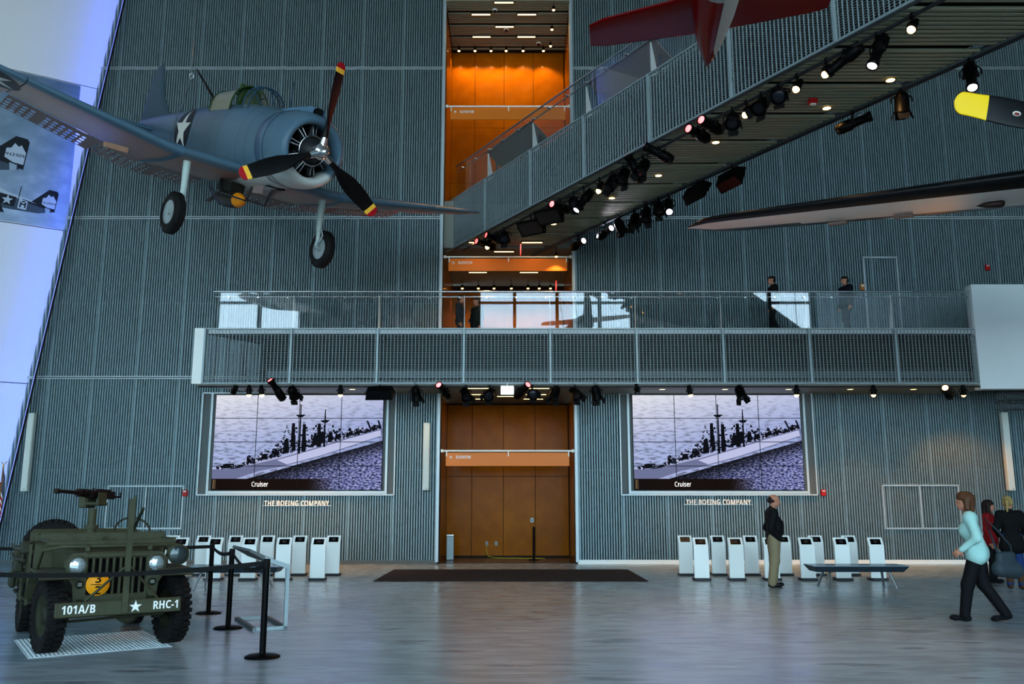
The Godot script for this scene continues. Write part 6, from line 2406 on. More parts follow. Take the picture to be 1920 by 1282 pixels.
# ------------------------------------------------------------------ things on the floor
func build_floor_things() -> void:
	var mb := MB.new()
	mb.extrude(PackedVector2Array([Vector2(-2.85, 18.65), Vector2(2.80, 18.65), Vector2(2.80, 21.97), Vector2(-2.85, 21.97)]), 0.012, Transform3D(Basis(Vector3.RIGHT, Vector3(0, 0, -1), Vector3.UP), Vector3.ZERO))
	tag(obj("floor_mat", mb, M.mat), "wide dark entrance mat on the floor before the lobby", "mat")
	# kiosks
	var k0: Node3D = null
	var i := 0
	var labels := []
	for r in [["front", -18.91, [-4.06, -4.785, -5.51, -6.235, -6.96], "left", "lobby"], ["rear", -20.17, [-4.0, -4.755, -5.48, -6.2, -6.92, -7.62], "left", "lobby"], ["front", -18.91, [3.96, 4.695, 5.43, 6.18, 6.915, 7.64], "right", "lobby"], ["rear", -20.17, [3.88, 4.61, 5.345, 6.08, 6.81, 7.56], "right", "lobby"]]:
		var n := 0
		for x in r[2]:
			var label := "white sloping-top touchscreen kiosk %s of lobby, %s row, %s from lobby" % [r[3], r[0], ORD[n]]
			n += 1
			if k0 == null:
				k0 = make_kiosk(label)
				k0.position = Vector3(x, 0, r[1])
			else:
				copy(k0, label, Vector3(x, 0, r[1]))
	# benches
	bench(Vector3(6.58, 0, -17.35), "dark slab bench on splayed metal legs before the right kiosks")
	bench(Vector3(-5.25, 0, -17.15), "dark slab bench on splayed metal legs behind the barrier posts at the left")
	# belt barriers
	var posts := [[Vector3(-2.58, 0, -9.53), "nearest black belt barrier post, right of the military car"], [Vector3(-3.62, 0, -11.69), "middle black belt barrier post beside the reading stand"], [Vector3(-4.4, 0, -13.25), "farthest black belt barrier post, behind the military car's corner"], [Vector3(-7.9, 0, -12.9), "black belt barrier post beyond the left edge behind the car"], [Vector3(-6.3, 0, -8.9), "black belt barrier post beyond the left edge before the car"]]
	for p in posts:
		var t := thing("barrier_post", p[1], "barrier post", p[0], 0.0, "belt barrier posts")
		mb = MB.new()
		mb.lathe([Vector2(0, 0), Vector2(0.18, 0), Vector2(0.182, 0.012), Vector2(0.15, 0.026), Vector2(0.05, 0.036), Vector2(0, 0.036)], Vector3.ZERO, Vector3.UP, 28)
		obj("base", mb, M.black, t)
		mb = MB.new()
		mb.cyl(Vector3(0, 0.03, 0), Vector3(0, 0.90, 0), 0.033, 0.033, 18)
		obj("pole", mb, M.black, t)
		mb = MB.new()
		mb.lathe([Vector2(0.0, 0.99), Vector2(0.03, 0.99), Vector2(0.036, 0.98), Vector2(0.036, 0.89), Vector2(0.03, 0.885)], Vector3.ZERO, Vector3.UP, 18)
		obj("belt_head", mb, M.black_matt, t)
	for b in [[0, 1, 0.13, "slack black barrier belt between the nearest and the middle post"], [1, 2, 0.06, "black barrier belt between the middle and the farthest post"], [2, 3, 0.03, "black barrier belt running behind the military car to the left"], [0, 4, 0.10, "black barrier belt running across the front of the military car"]]:
		var a: Vector3 = posts[b[0]][0] + Vector3(0, 0.945, 0)
		var c: Vector3 = posts[b[1]][0] + Vector3(0, 0.945, 0)
		var d := (c - a).normalized()
		a += d * 0.036
		c -= d * 0.036
		mb = MB.new()
		var rings := []
		var side := d.cross(Vector3.UP).normalized() * 0.002
		for k in 17:
			var s := k / 16.0
			var p := a.lerp(c, s) - Vector3(0, 4.0 * b[2] * s * (1 - s), 0)
			rings.append([p + side + Vector3(0, 0.024, 0), p - side + Vector3(0, 0.024, 0), p - side - Vector3(0, 0.024, 0), p + side - Vector3(0, 0.024, 0)])
		mb.loft(rings, true, -1)
		tag(obj("barrier_belt", mb, M.black_matt), b[3], "barrier belt", "barrier belts")
	# reading stand bent from flat metal
	var rs := thing("reading_stand", "grey metal reading stand bent like a letter C beside the barrier posts", "information stand", Vector3(-2.87, 0, -11.62))
	rs.basis = Basis(Vector3(0.45, 0, 0.893), Vector3.UP, Vector3(-0.893, 0, 0.45))
	for x in [-1.21, -0.02]:
		mb = MB.new()
		mb.box(Vector3(x, 0.02, 0.19), Vector3(0.05, 0.04, 0.42))
		obj("foot", mb, M.galv, rs)
		mb = MB.new()
		mb.box(Vector3(x, 0.38, 0.0), Vector3(0.05, 0.74, 0.045))
		obj("upright", mb, M.galv, rs)
	for z in [0.0, 0.39]:
		mb = MB.new()
		mb.box(Vector3(-0.615, 0.02, z), Vector3(1.24, 0.04, 0.05))
		obj("base_rail", mb, M.frame_grey, rs)
	mb = MB.new()
	mb.extrude(PackedVector2Array([Vector2(-0.02, 0.74), Vector2(0.30, 0.86), Vector2(0.50, 0.97), Vector2(0.485, 1.0), Vector2(0.27, 0.90), Vector2(-0.03, 0.785)]), 1.26, Transform3D(Basis(Vector3(0, 0, 1), Vector3.UP, Vector3(-1, 0, 0)), Vector3(0.01, 0, 0)))
	obj("reading_panel", mb, M.frame_grey, rs)
	for x in [0.012, -1.252]:
		mb = MB.new()
		mb.extrude(PackedVector2Array([Vector2(-0.03, 0.73), Vector2(0.30, 0.85), Vector2(0.30, 0.905), Vector2(-0.03, 0.79)]), 0.006, Transform3D(Basis(Vector3(0, 0, 1), Vector3.UP, Vector3(-1, 0, 0)), Vector3(x, 0, 0)))
		obj("edge_trim", mb, M.galv, rs)
	build_flag()


func make_kiosk(label: String) -> Node3D:
	var t := thing("touchscreen_kiosk", label, "kiosk", Vector3.ZERO, 0.0, "touchscreen kiosks")
	var mb := MB.new()
	var pr := PackedVector2Array([Vector2(0.0, 0.05), Vector2(0.0, 0.70), Vector2(-0.10, 0.87), Vector2(-0.125, 0.865), Vector2(-0.035, 0.69), Vector2(-0.035, 0.05)])
	mb.extrude(pr, 0.31, Transform3D(Basis(Vector3(0, 0, 1), Vector3.UP, Vector3(-1, 0, 0)), Vector3(0.155, 0, 0)))
	obj("shell", mb, M.white, t)
	mb = MB.new()
	mb.cbox(Vector3(0, 0.36, -0.10), Vector3(0.22, 0.64, 0.12), 0.01)
	obj("column", mb, M.white, t)
	mb = MB.new()
	mb.cbox(Vector3(0, 0.025, -0.06), Vector3(0.33, 0.05, 0.32), 0.006)
	obj("plinth", mb, M.dark_steel, t)
	var tilt := Transform3D(Basis(Vector3.RIGHT, -0.532), Vector3(0, 0.785, -0.0475))
	mb = MB.new()
	mb.cbox(Vector3(0, 0.0, 0.0), Vector3(0.215, 0.125, 0.012), 0.003, tilt)
	var s := obj("screen", mb, smat(Color(0.02, 0.02, 0.022), 0.15), t)
	mb = MB.new()
	mb.box(Vector3(0, 0.0, 0.0075), Vector3(0.075, 0.055, 0.002), tilt)
	obj("screen_picture", mb, smat(Color(0.16, 0.15, 0.15), 0.3), s)
	return t


func bench(at: Vector3, label: String) -> void:
	var t := thing("bench", label, "bench", at, 0.0, "slab benches")
	var mb := MB.new()
	mb.loft([[Vector3(-0.82, 0.30, -0.22), Vector3(0.82, 0.30, -0.22), Vector3(0.90, 0.405, -0.30), Vector3(-0.90, 0.405, -0.30)], [Vector3(-0.82, 0.30, 0.22), Vector3(0.82, 0.30, 0.22), Vector3(0.90, 0.405, 0.30), Vector3(-0.90, 0.405, 0.30)]], true, -1)
	obj("slab", mb, smat(Color(0.14, 0.18, 0.21), 0.35), t)
	mb = MB.new()
	mb.cbox(Vector3(0, 0.412, 0), Vector3(1.80, 0.016, 0.60), 0.004)
	obj("top", mb, smat(Color(0.42, 0.50, 0.54), 0.25, 0.3), t)
	for sx in [-1, 1]:
		for sz in [-1, 1]:
			mb = MB.new()
			mb.cyl(Vector3(sx * 0.56, 0.31, sz * 0.17), Vector3(sx * 0.64, 0.0, sz * 0.32), 0.027, 0.02, 10)
			obj("leg", mb, M.steel, t)


func build_flag() -> void:
	var t := thing("flag_on_pole", "striped national flag hanging from a pole at the left edge", "flag", Vector3(-11.80, 0, -20.6))
	var mb := MB.new()
	mb.cyl(Vector3.ZERO, Vector3(0, 2.42, 0), 0.02, 0.016, 10)
	obj("pole", mb, smat(Color(0.45, 0.28, 0.10), 0.35), t)
	mb = MB.new()
	mb.lathe([Vector2(0, 0), Vector2(0.2, 0), Vector2(0.2, 0.03), Vector2(0.03, 0.07), Vector2(0, 0.07)], Vector3.ZERO, Vector3.UP, 20)
	obj("base", mb, M.bomb_yellow, t)
	mb = MB.new()
	mb.tube([Vector3(-0.05, 2.52, 0), Vector3(0, 2.46, 0), Vector3(0.07, 2.53, 0)], 0.012, 6)
	mb.cyl(Vector3(0, 2.40, 0), Vector3(0, 2.48, 0), 0.022, 0.012, 8)
	obj("finial", mb, smat(Color(0.7, 0.55, 0.2), 0.3, 0.8), t)
	# draped cloth: stripes and canton as a print
	var img := Image.create(190, 130, false, Image.FORMAT_RGB8)
	for y in 130:
		for x in 190:
			img.set_pixel(x, y, Color(0.62, 0.05, 0.07) if (y / 10) % 2 == 0 else Color(0.85, 0.84, 0.82))
	img.fill_rect(Rect2i(0, 0, 78, 70), Color(0.05, 0.06, 0.2))
	for r in 9:
		for c in (6 if r % 2 == 0 else 5):
			var o := Vector2i(5 + c * 13 + (0 if r % 2 == 0 else 6), 4 + r * 7)
			img.fill_rect(Rect2i(o.x + 1, o.y, 2, 4), Color(0.88, 0.88, 0.86))
			img.fill_rect(Rect2i(o.x, o.y + 1, 4, 2), Color(0.88, 0.88, 0.86))
	var m := smat(Color.WHITE, 0.8)
	m.albedo_texture = ImageTexture.create_from_image(img)
	mb = MB.new()
	mb.st.set_smooth_group(7)
	var P := func(a: float, b: float) -> Vector3:
		# a runs out from the pole, b down the hoist; the free end falls and folds
		var fall := a * 0.95
		var x := 0.05 * sin(a * 9.0) - 0.14 * a * (0.3 + 0.7 * b) + 0.02
		var z := 0.09 * sin(a * 15.0 + b * 1.5) * (0.3 + a)
		return Vector3(x, 2.36 - b * 0.95 - fall * 0.75, z)
	for i in 20:
		for j in 12:
			var q := [[i, j + 1], [i + 1, j], [i + 1, j + 1], [i, j + 1], [i, j], [i + 1, j]]
			for k in q:
				mb.st.set_uv(Vector2(k[0] / 20.0, k[1] / 12.0))
				mb.st.add_vertex(P.call(k[0] / 20.0, k[1] / 12.0))
	obj("cloth", mb, m, t)


# ------------------------------------------------------------------ stage lighting
# kinds: 0 short can, 1 long profile spot, 2 small track spot, 3 flat flood
func fixture(kind: int, at: Vector3, aim: Vector3, lit: int, label: String, hang: float) -> void:
	var t := thing(["stage_can_light", "profile_spotlight", "track_spotlight", "flood_light"][kind], label, ["stage light", "spotlight", "spotlight", "flood light"][kind], at, 0.0, "stage lights on the pipes")
	var d := aim.normalized()
	var up := Vector3.UP if absf(d.y) < 0.97 else Vector3.FORWARD
	var b := Basis.looking_at(d, up)
	var big: float = [1.2, 1.1, 1.25, 1.15][kind]
	t.scale = Vector3.ONE * big
	hang /= big
	var xf := Transform3D(b, Vector3.ZERO)
	var mb := MB.new()
	mb.cyl(Vector3(0, hang * 0.55, 0), Vector3(0, hang, 0), 0.014, 0.014, 8)
	mb.cbox(Vector3(0, hang, 0), Vector3(0.05, 0.07, 0.06), 0.008)
	obj("clamp", mb, M.black, t)
	var front := 0.1
	var lr := 0.06
	if kind == 0:
		mb = MB.new()
		mb.lathe([Vector2(0.0, -0.16), Vector2(0.07, -0.14), Vector2(0.1, -0.06), Vector2(0.105, 0.12), Vector2(0.12, 0.125), Vector2(0.12, 0.15), Vector2(0.095, 0.15)], Vector3.ZERO, d, 18)
		obj("can", mb, M.black, t)
		mb = MB.new()
		for k in 4:
			var bs := Basis(d, TAU * k / 4.0)
			var o := bs * b.x
			mb.quad(d * 0.15 + o * 0.11 + o.cross(d) * 0.08, d * 0.15 + o * 0.11 - o.cross(d) * 0.08, d * 0.24 + o * 0.15 - o.cross(d) * 0.07, d * 0.24 + o * 0.15 + o.cross(d) * 0.07)
		obj("barn_door", mb, M.black_matt, t)
		front = 0.13
		lr = 0.09
	elif kind == 1:
		mb = MB.new()
		mb.lathe([Vector2(0.0, -0.30), Vector2(0.06, -0.29), Vector2(0.1, -0.2), Vector2(0.1, -0.05), Vector2(0.075, 0.0), Vector2(0.07, 0.22), Vector2(0.085, 0.23), Vector2(0.085, 0.30), Vector2(0.07, 0.30)], Vector3.ZERO, d, 18)
		obj("barrel", mb, M.black, t)
		mb = MB.new()
		mb.cbox(Vector3(0, 0, 0.0), Vector3(0.23, 0.05, 0.06), 0.006, xf)
		obj("shutter_ring", mb, M.black_matt, t)
		mb = MB.new()
		mb.cbox(Vector3(0, 0, 0.24), Vector3(0.13, 0.15, 0.08), 0.01, xf)
		obj("lamp_housing", mb, M.black_matt, t)
		front = 0.29
		lr = 0.066
	elif kind == 2:
		mb = MB.new()
		mb.lathe([Vector2(0.0, -0.14), Vector2(0.035, -0.13), Vector2(0.045, -0.06), Vector2(0.055, 0.03), Vector2(0.062, 0.06), Vector2(0.05, 0.06)], Vector3.ZERO, d, 16)
		obj("can", mb, M.black, t)
		front = 0.045
		lr = 0.052
	else:
		mb = MB.new()
		mb.loft([[xf * Vector3(-0.3, -0.18, -0.02), xf * Vector3(0.3, -0.18, -0.02), xf * Vector3(0.3, 0.18, -0.02), xf * Vector3(-0.3, 0.18, -0.02)], [xf * Vector3(-0.27, -0.10, 0.16), xf * Vector3(0.27, -0.10, 0.16), xf * Vector3(0.27, 0.12, 0.16), xf * Vector3(-0.27, 0.12, 0.16)]], true, -1)
		obj("housing", mb, M.black, t)
		mb = MB.new()
		mb.box(Vector3(0, 0, -0.025), Vector3(0.52, 0.28, 0.008), xf)
		obj("glass_front", mb, smat(Color(0.07, 0.08, 0.09), 0.2), t)
	# yoke
	mb = MB.new()
	var w: float = [0.14, 0.14, 0.07, 0.34][kind]
	var ho := hang * 0.55
	var sx := b.x
	mb.tube([sx * w, sx * w + Vector3(0, ho * 0.6, 0), sx * w * 0.7 + Vector3(0, ho, 0), -sx * w * 0.7 + Vector3(0, ho, 0), -sx * w + Vector3(0, ho * 0.6, 0), -sx * w], 0.011, 6)
	obj("yoke", mb, M.black, t)
	if kind < 3:
		mb = MB.new()
		var dome := 0.065 if kind == 2 and lit else 0.014
		mb.lathe([Vector2(0.0, front + dome), Vector2(lr * 0.5, front + dome * 0.9), Vector2(lr * 0.85, front + dome * 0.5), Vector2(lr, front)], Vector3.ZERO, d, 16)
		var m: Material = [M.lens, M.warm, M.red_lamp, M.white_lamp][lit]
		obj("bulb_lens" if lit else "lens", mb, m, t)
	if lit:
		var c: Color = [Color.WHITE, Color(1.0, 0.68, 0.36), Color(1.0, 0.45, 0.3), Color(0.9, 0.88, 1.0)][lit]
		spot(t, d * (front + 0.09), d, c, STAGE_E * (1.7 if kind == 2 else (1.5 if lit == 2 else (1.2 if lit == 1 else 3.0))), 48.0 if kind == 2 else 16.0, 0.05)
	if kind != 2:
		mb = MB.new()
		mb.tube([-d * 0.1, -d * 0.2 + Vector3(0, 0.08, 0), Vector3(0.08, hang * 0.8, 0.05), Vector3(0.14, hang, 0)], 0.007, 5)
		obj("cable", mb, M.black_matt, t)


const STAGE_E := 1.4


func build_stage_lights() -> void:
	# under the gallery: x, y, kind, aim, lit
	var g := [
		[-7.07, 4.40, 2, Vector3(-0.5, -0.7, -0.5), 0], [-6.70, 4.38, 2, Vector3(0.0, -1, -0.12), 1], [-6.38, 4.38, 2, Vector3(0.1, -1, -0.12), 1],
		[-5.99, 4.42, 1, Vector3(-0.45, 0.75, 0.55), 2], [-5.58, 4.36, 0, Vector3(0.1, -0.5, -0.85), 0], [-4.37, 4.38, 2, Vector3(0.0, -1, -0.12), 1],
		[-3.36, 4.30, 3, Vector3(0.05, -0.75, -0.65), 0], [-2.45, 4.34, 0, Vector3(0.1, -0.8, -0.6), 0], [-1.73, 4.40, 1, Vector3(-0.35, 0.35, 0.8), 2],
		[-1.18, 4.33, 0, Vector3(0.2, -0.6, 0.5), 0], [-0.57, 4.33, 0, Vector3(-0.2, -0.5, 0.8), 0], [0.25, 4.40, 1, Vector3(0.49, 0.42, 0.79), 2],
		[0.52, 4.33, 0, Vector3(0.1, -0.3, 0.9), 0], [1.09, 4.35, 0, Vector3(-0.3, -0.8, 0.3), 0], [1.60, 4.35, 0, Vector3(0.3, -0.5, 0.5), 0],
		[2.14, 4.36, 0, Vector3(0.2, -0.7, -0.4), 0], [3.19, 4.42, 2, Vector3(0.1, -0.9, 0.2), 0], [4.53, 4.38, 2, Vector3(0.2, -1, -0.12), 1],
		[5.81, 4.37, 0, Vector3(0.2, -0.9, 0.3), 0], [7.25, 4.38, 2, Vector3(0.0, -1, -0.12), 1], [9.21, 4.38, 2, Vector3(0.0, -1, -0.12), 1], [11.10, 4.36, 1, Vector3(-0.5, 0.25, 0.7), 1], [11.50, 4.38, 2, Vector3(0.2, -1, -0.4), 1]]
	for i in g.size():
		var a: Array = g[i]
		fixture(a[2], Vector3(a[0], a[1], -22.28), a[3], a[4], "%s under gallery, %s from left end" % [light_words(a[2], a[4]), count_word(i)], 4.51 - a[1])
	# bridge, near side: s, y, kind, aim (along, up, out), lit
	var n := [
		[1.6, 8.46, 1, Vector3(0.15, 0.1, 0.95), 2], [1.75, 8.42, 2, Vector3(-0.2, -0.9, 0.3), 1], [2.2, 8.47, 1, Vector3(-0.05, 0.15, 0.95), 2], [2.6, 8.42, 0, Vector3(0.4, -0.5, 0.3), 0],
		[3.9, 8.30, 3, Vector3(0.3, -0.7, 0.6), 0], [4.7, 8.36, 3, Vector3(0.3, -0.7, 0.6), 0], [5.2, 8.44, 1, Vector3(0.3, 0.0, 0.95), 2], [5.75, 8.40, 0, Vector3(0.5, -0.5, 0.2), 0], [6.15, 8.32, 1, Vector3(-0.1, -0.8, 0.6), 3],
		[6.75, 8.42, 2, Vector3(0.0, -0.9, 0.4), 1], [7.2, 8.42, 0, Vector3(-0.2, -0.6, 0.3), 0], [7.6, 8.43, 0, Vector3(0.1, -0.7, 0.4), 0], [8.0, 8.44, 1, Vector3(-0.1, 0.8, 0.5), 2], [8.25, 8.40, 0, Vector3(0.0, -0.6, 0.4), 0],
		[8.75, 8.52, 1, Vector3(-0.4, 0.45, 0.7), 2], [9.9, 8.50, 1, Vector3(0.2, 0.05, 0.95), 2], [10.25, 8.54, 1, Vector3(0.2, 0.05, 0.95), 2], [10.8, 8.44, 0, Vector3(0.3, -0.6, 0.4), 0], [11.15, 8.44, 2, Vector3(0.0, -0.8, 0.6), 1],
		[11.5, 8.44, 0, Vector3(0.1, -0.6, 0.6), 0], [11.9, 8.46, 0, Vector3(0.4, -0.5, 0.6), 0], [12.3, 8.44, 2, Vector3(0.0, -0.8, 0.6), 1], [12.9, 8.44, 2, Vector3(0.0, -0.8, 0.6), 1], [13.25, 8.50, 1, Vector3(-0.6, -0.4, 0.3), 0],
		[13.85, 8.36, 1, Vector3(-0.05, -0.85, 0.45), 3], [14.45, 8.46, 2, Vector3(0.0, -0.8, 0.6), 1]]
	var out := -B_ACROSS
	for i in n.size():
		var a: Array = n[i]
		var p: Vector3 = O_BRIDGE + B_ALONG * a[0] + B_ACROSS * 0.16
		var v: Vector3 = a[3]
		fixture(a[2], Vector3(p.x, a[1], p.z), B_ALONG * v.x + Vector3.UP * v.y + out * v.z, a[4], "%s, near side of bridge, %s from lobby" % [light_words(a[2], a[4]), count_word(i)], 8.63 - a[1])
	var fr := [
		[3.1, 8.38, 1, Vector3(0.9, 0.05, 0.1), 3], [4.3, 8.38, 1, Vector3(0.9, 0.1, 0.1), 3], [4.9, 8.42, 0, Vector3(0.1, -0.7, -0.3), 0], [5.5, 8.38, 0, Vector3(-0.1, -0.8, 0.2), 0], [5.95, 8.40, 0, Vector3(0.1, -0.8, 0.2), 0],
		[6.4, 8.44, 0, Vector3(0.3, -0.7, 0.2), 0], [6.75, 8.36, 1, Vector3(0.5, -0.6, 0.4), 3], [7.75, 8.34, 3, Vector3(0.1, -0.5, -0.8), 0], [8.8, 8.32, 3, Vector3(0.1, -0.3, -0.9), 0], [11.85, 8.42, 1, Vector3(0.7, 0.2, -0.4), 0], [12.85, 8.42, 0, Vector3(-0.2, -0.8, -0.2), 0], [14.1, 8.36, 1, Vector3(0.25, -0.8, 0.4), 3]]
	for i in fr.size():
		var a: Array = fr[i]
		var p: Vector3 = O_BRIDGE + B_ALONG * a[0] + B_ACROSS * 2.14
		var v: Vector3 = a[3]
		fixture(a[2], Vector3(p.x, a[1], p.z), B_ALONG * v.x + Vector3.UP * v.y + out * v.z, a[4], "%s, far side of bridge, %s from lobby" % [light_words(a[2], a[4]), count_word(i)], 8.63 - a[1])


func light_words(kind: int, lit: int) -> String:
	return ["black short stage can", "long black profile spotlight", "small black track spotlight", "flat black flood box"][kind] + ["", " glowing warm", " glowing red", " glowing white"][lit]


func count_word(i: int) -> String:
	return ORD[i] if i < ORD.size() else "twenty-" + ORD[i - 20]


# ------------------------------------------------------------------ people
# bones: [from, to, radius, radius]; joined with a smooth minimum and meshed as surface nets
func blob(mb: MB, bones: Array, cell: float, k: float) -> void:
	var lo := Vector3(1e9, 1e9, 1e9)
	var hi := -lo
	for b in bones:
		var r := maxf(b[2], b[3]) + k + cell * 2.0
		lo = lo.min((b[0] as Vector3).min(b[1]) - Vector3(r, r, r))
		hi = hi.max((b[0] as Vector3).max(b[1]) + Vector3(r, r, r))
	var nx := int((hi.x - lo.x) / cell) + 2
	var ny := int((hi.y - lo.y) / cell) + 2
	var nz := int((hi.z - lo.z) / cell) + 2
	var f := PackedFloat32Array()
	f.resize(nx * ny * nz)
	f.fill(10.0)
	for b in bones:
		var a: Vector3 = b[0]
		var ab: Vector3 = b[1] - b[0]
		var l2 := maxf(ab.length_squared(), 1e-9)
		var ra: float = b[2]
		var rb: float = b[3]
		var r := maxf(ra, rb) + k + cell * 1.5
		var p0 := ((a.min(b[1]) - Vector3(r, r, r) - lo) / cell).floor()
		var p1 := ((a.max(b[1]) + Vector3(r, r, r) - lo) / cell).ceil()
		for z in range(maxi(0, int(p0.z)), mini(nz - 1, int(p1.z)) + 1):
			for y in range(maxi(0, int(p0.y)), mini(ny - 1, int(p1.y)) + 1):
				var row := (z * ny + y) * nx
				for x in range(maxi(0, int(p0.x)), mini(nx - 1, int(p1.x)) + 1):
					var ap := lo + Vector3(x, y, z) * cell - a
					var h := clampf(ap.dot(ab) / l2, 0.0, 1.0)
					var d := (ap - ab * h).length() - lerpf(ra, rb, h)
					var o := f[row + x]
					var e := maxf(k - absf(d - o), 0.0) / k
					f[row + x] = minf(d, o) - e * e * k * 0.25
	var at := {}
	var sy := nx
	var sz := nx * ny
	var off := [0, 1, sy, sy + 1, sz, sz + 1, sz + sy, sz + sy + 1]
	var edges := [[0, 1], [2, 3], [4, 5], [6, 7], [0, 2], [1, 3], [4, 6], [5, 7], [0, 4], [1, 5], [2, 6], [3, 7]]
	for z in nz - 1:
		for y in ny - 1:
			var row := (z * ny + y) * nx
			for x in nx - 1:
				var i := row + x
				var v0 := f[i]
				if absf(v0) > cell * 2.0:
					continue
				var neg := 0
				for o in off:
					if f[i + o] < 0:
						neg += 1
				if neg == 0 or neg == 8:
					continue
				var s := Vector3.ZERO
				var n := 0
				for e in edges:
					var q0: float = f[i + off[e[0]]]
					var q1: float = f[i + off[e[1]]]
					if (q0 < 0) != (q1 < 0):
						var t := q0 / (q0 - q1)
						var c0 := Vector3(e[0] & 1, (e[0] >> 1) & 1, e[0] >> 2)
						var c1 := Vector3(e[1] & 1, (e[1] >> 1) & 1, e[1] >> 2)
						s += c0.lerp(c1, t)
						n += 1
				at[i] = lo + (Vector3(x, y, z) + s / n) * cell
	mb.st.set_smooth_group(9)
	for i in at:
		var ins: bool = f[i] < 0
		for ax in [[1, sy, sz], [sy, sz, 1], [sz, 1, sy]]:
			if (f[i + ax[0]] < 0) == ins:
				continue
			var a1: int = i - ax[1]
			var a2: int = i - ax[1] - ax[2]
			var a3: int = i - ax[2]
			if at.has(a1) and at.has(a2) and at.has(a3):
				if ins:
					mb.quad(at[i], at[a1], at[a2], at[a3])
				else:
					mb.quad(at[i], at[a3], at[a2], at[a1])


func hand_bones(w: Vector3, dir: Vector3, palm_n: Vector3, curl: float, thumb_side: float) -> Array:
	# wrist, pointing direction, palm normal; four unequal fingers in two joints and a thumb from the palm's side
	var side := dir.cross(palm_n).normalized()
	var out := []
	var kn := w + dir * 0.085
	for q in [-0.026, 0.0, 0.026]:
		out.append([w + side * q * 0.6, kn + side * q, 0.02, 0.014])
	var ln := [0.062, 0.078, 0.083, 0.076]
	for i in 4:
		var o: Vector3 = kn + side * (-0.032 + 0.0213 * i) * thumb_side
		var d1 := (dir + palm_n * curl).normalized()
		var m: Vector3 = o + d1 * ln[i] * 0.55
		var d2 := (dir + palm_n * curl * 3.0).normalized()
		out.append([o, m, 0.0095, 0.009])
		out.append([m, m + d2 * ln[i] * 0.5, 0.009, 0.0075])
	var tb := w + dir * 0.03 + side * 0.036 * thumb_side
	var td := (dir * 0.7 + side * 0.7 * thumb_side + palm_n * 0.3).normalized()
	out.append([tb, tb + td * 0.035, 0.013, 0.011])
	out.append([tb + td * 0.035, tb + td * 0.035 + (dir + palm_n * 0.4).normalized() * 0.03, 0.011, 0.009])
	return out


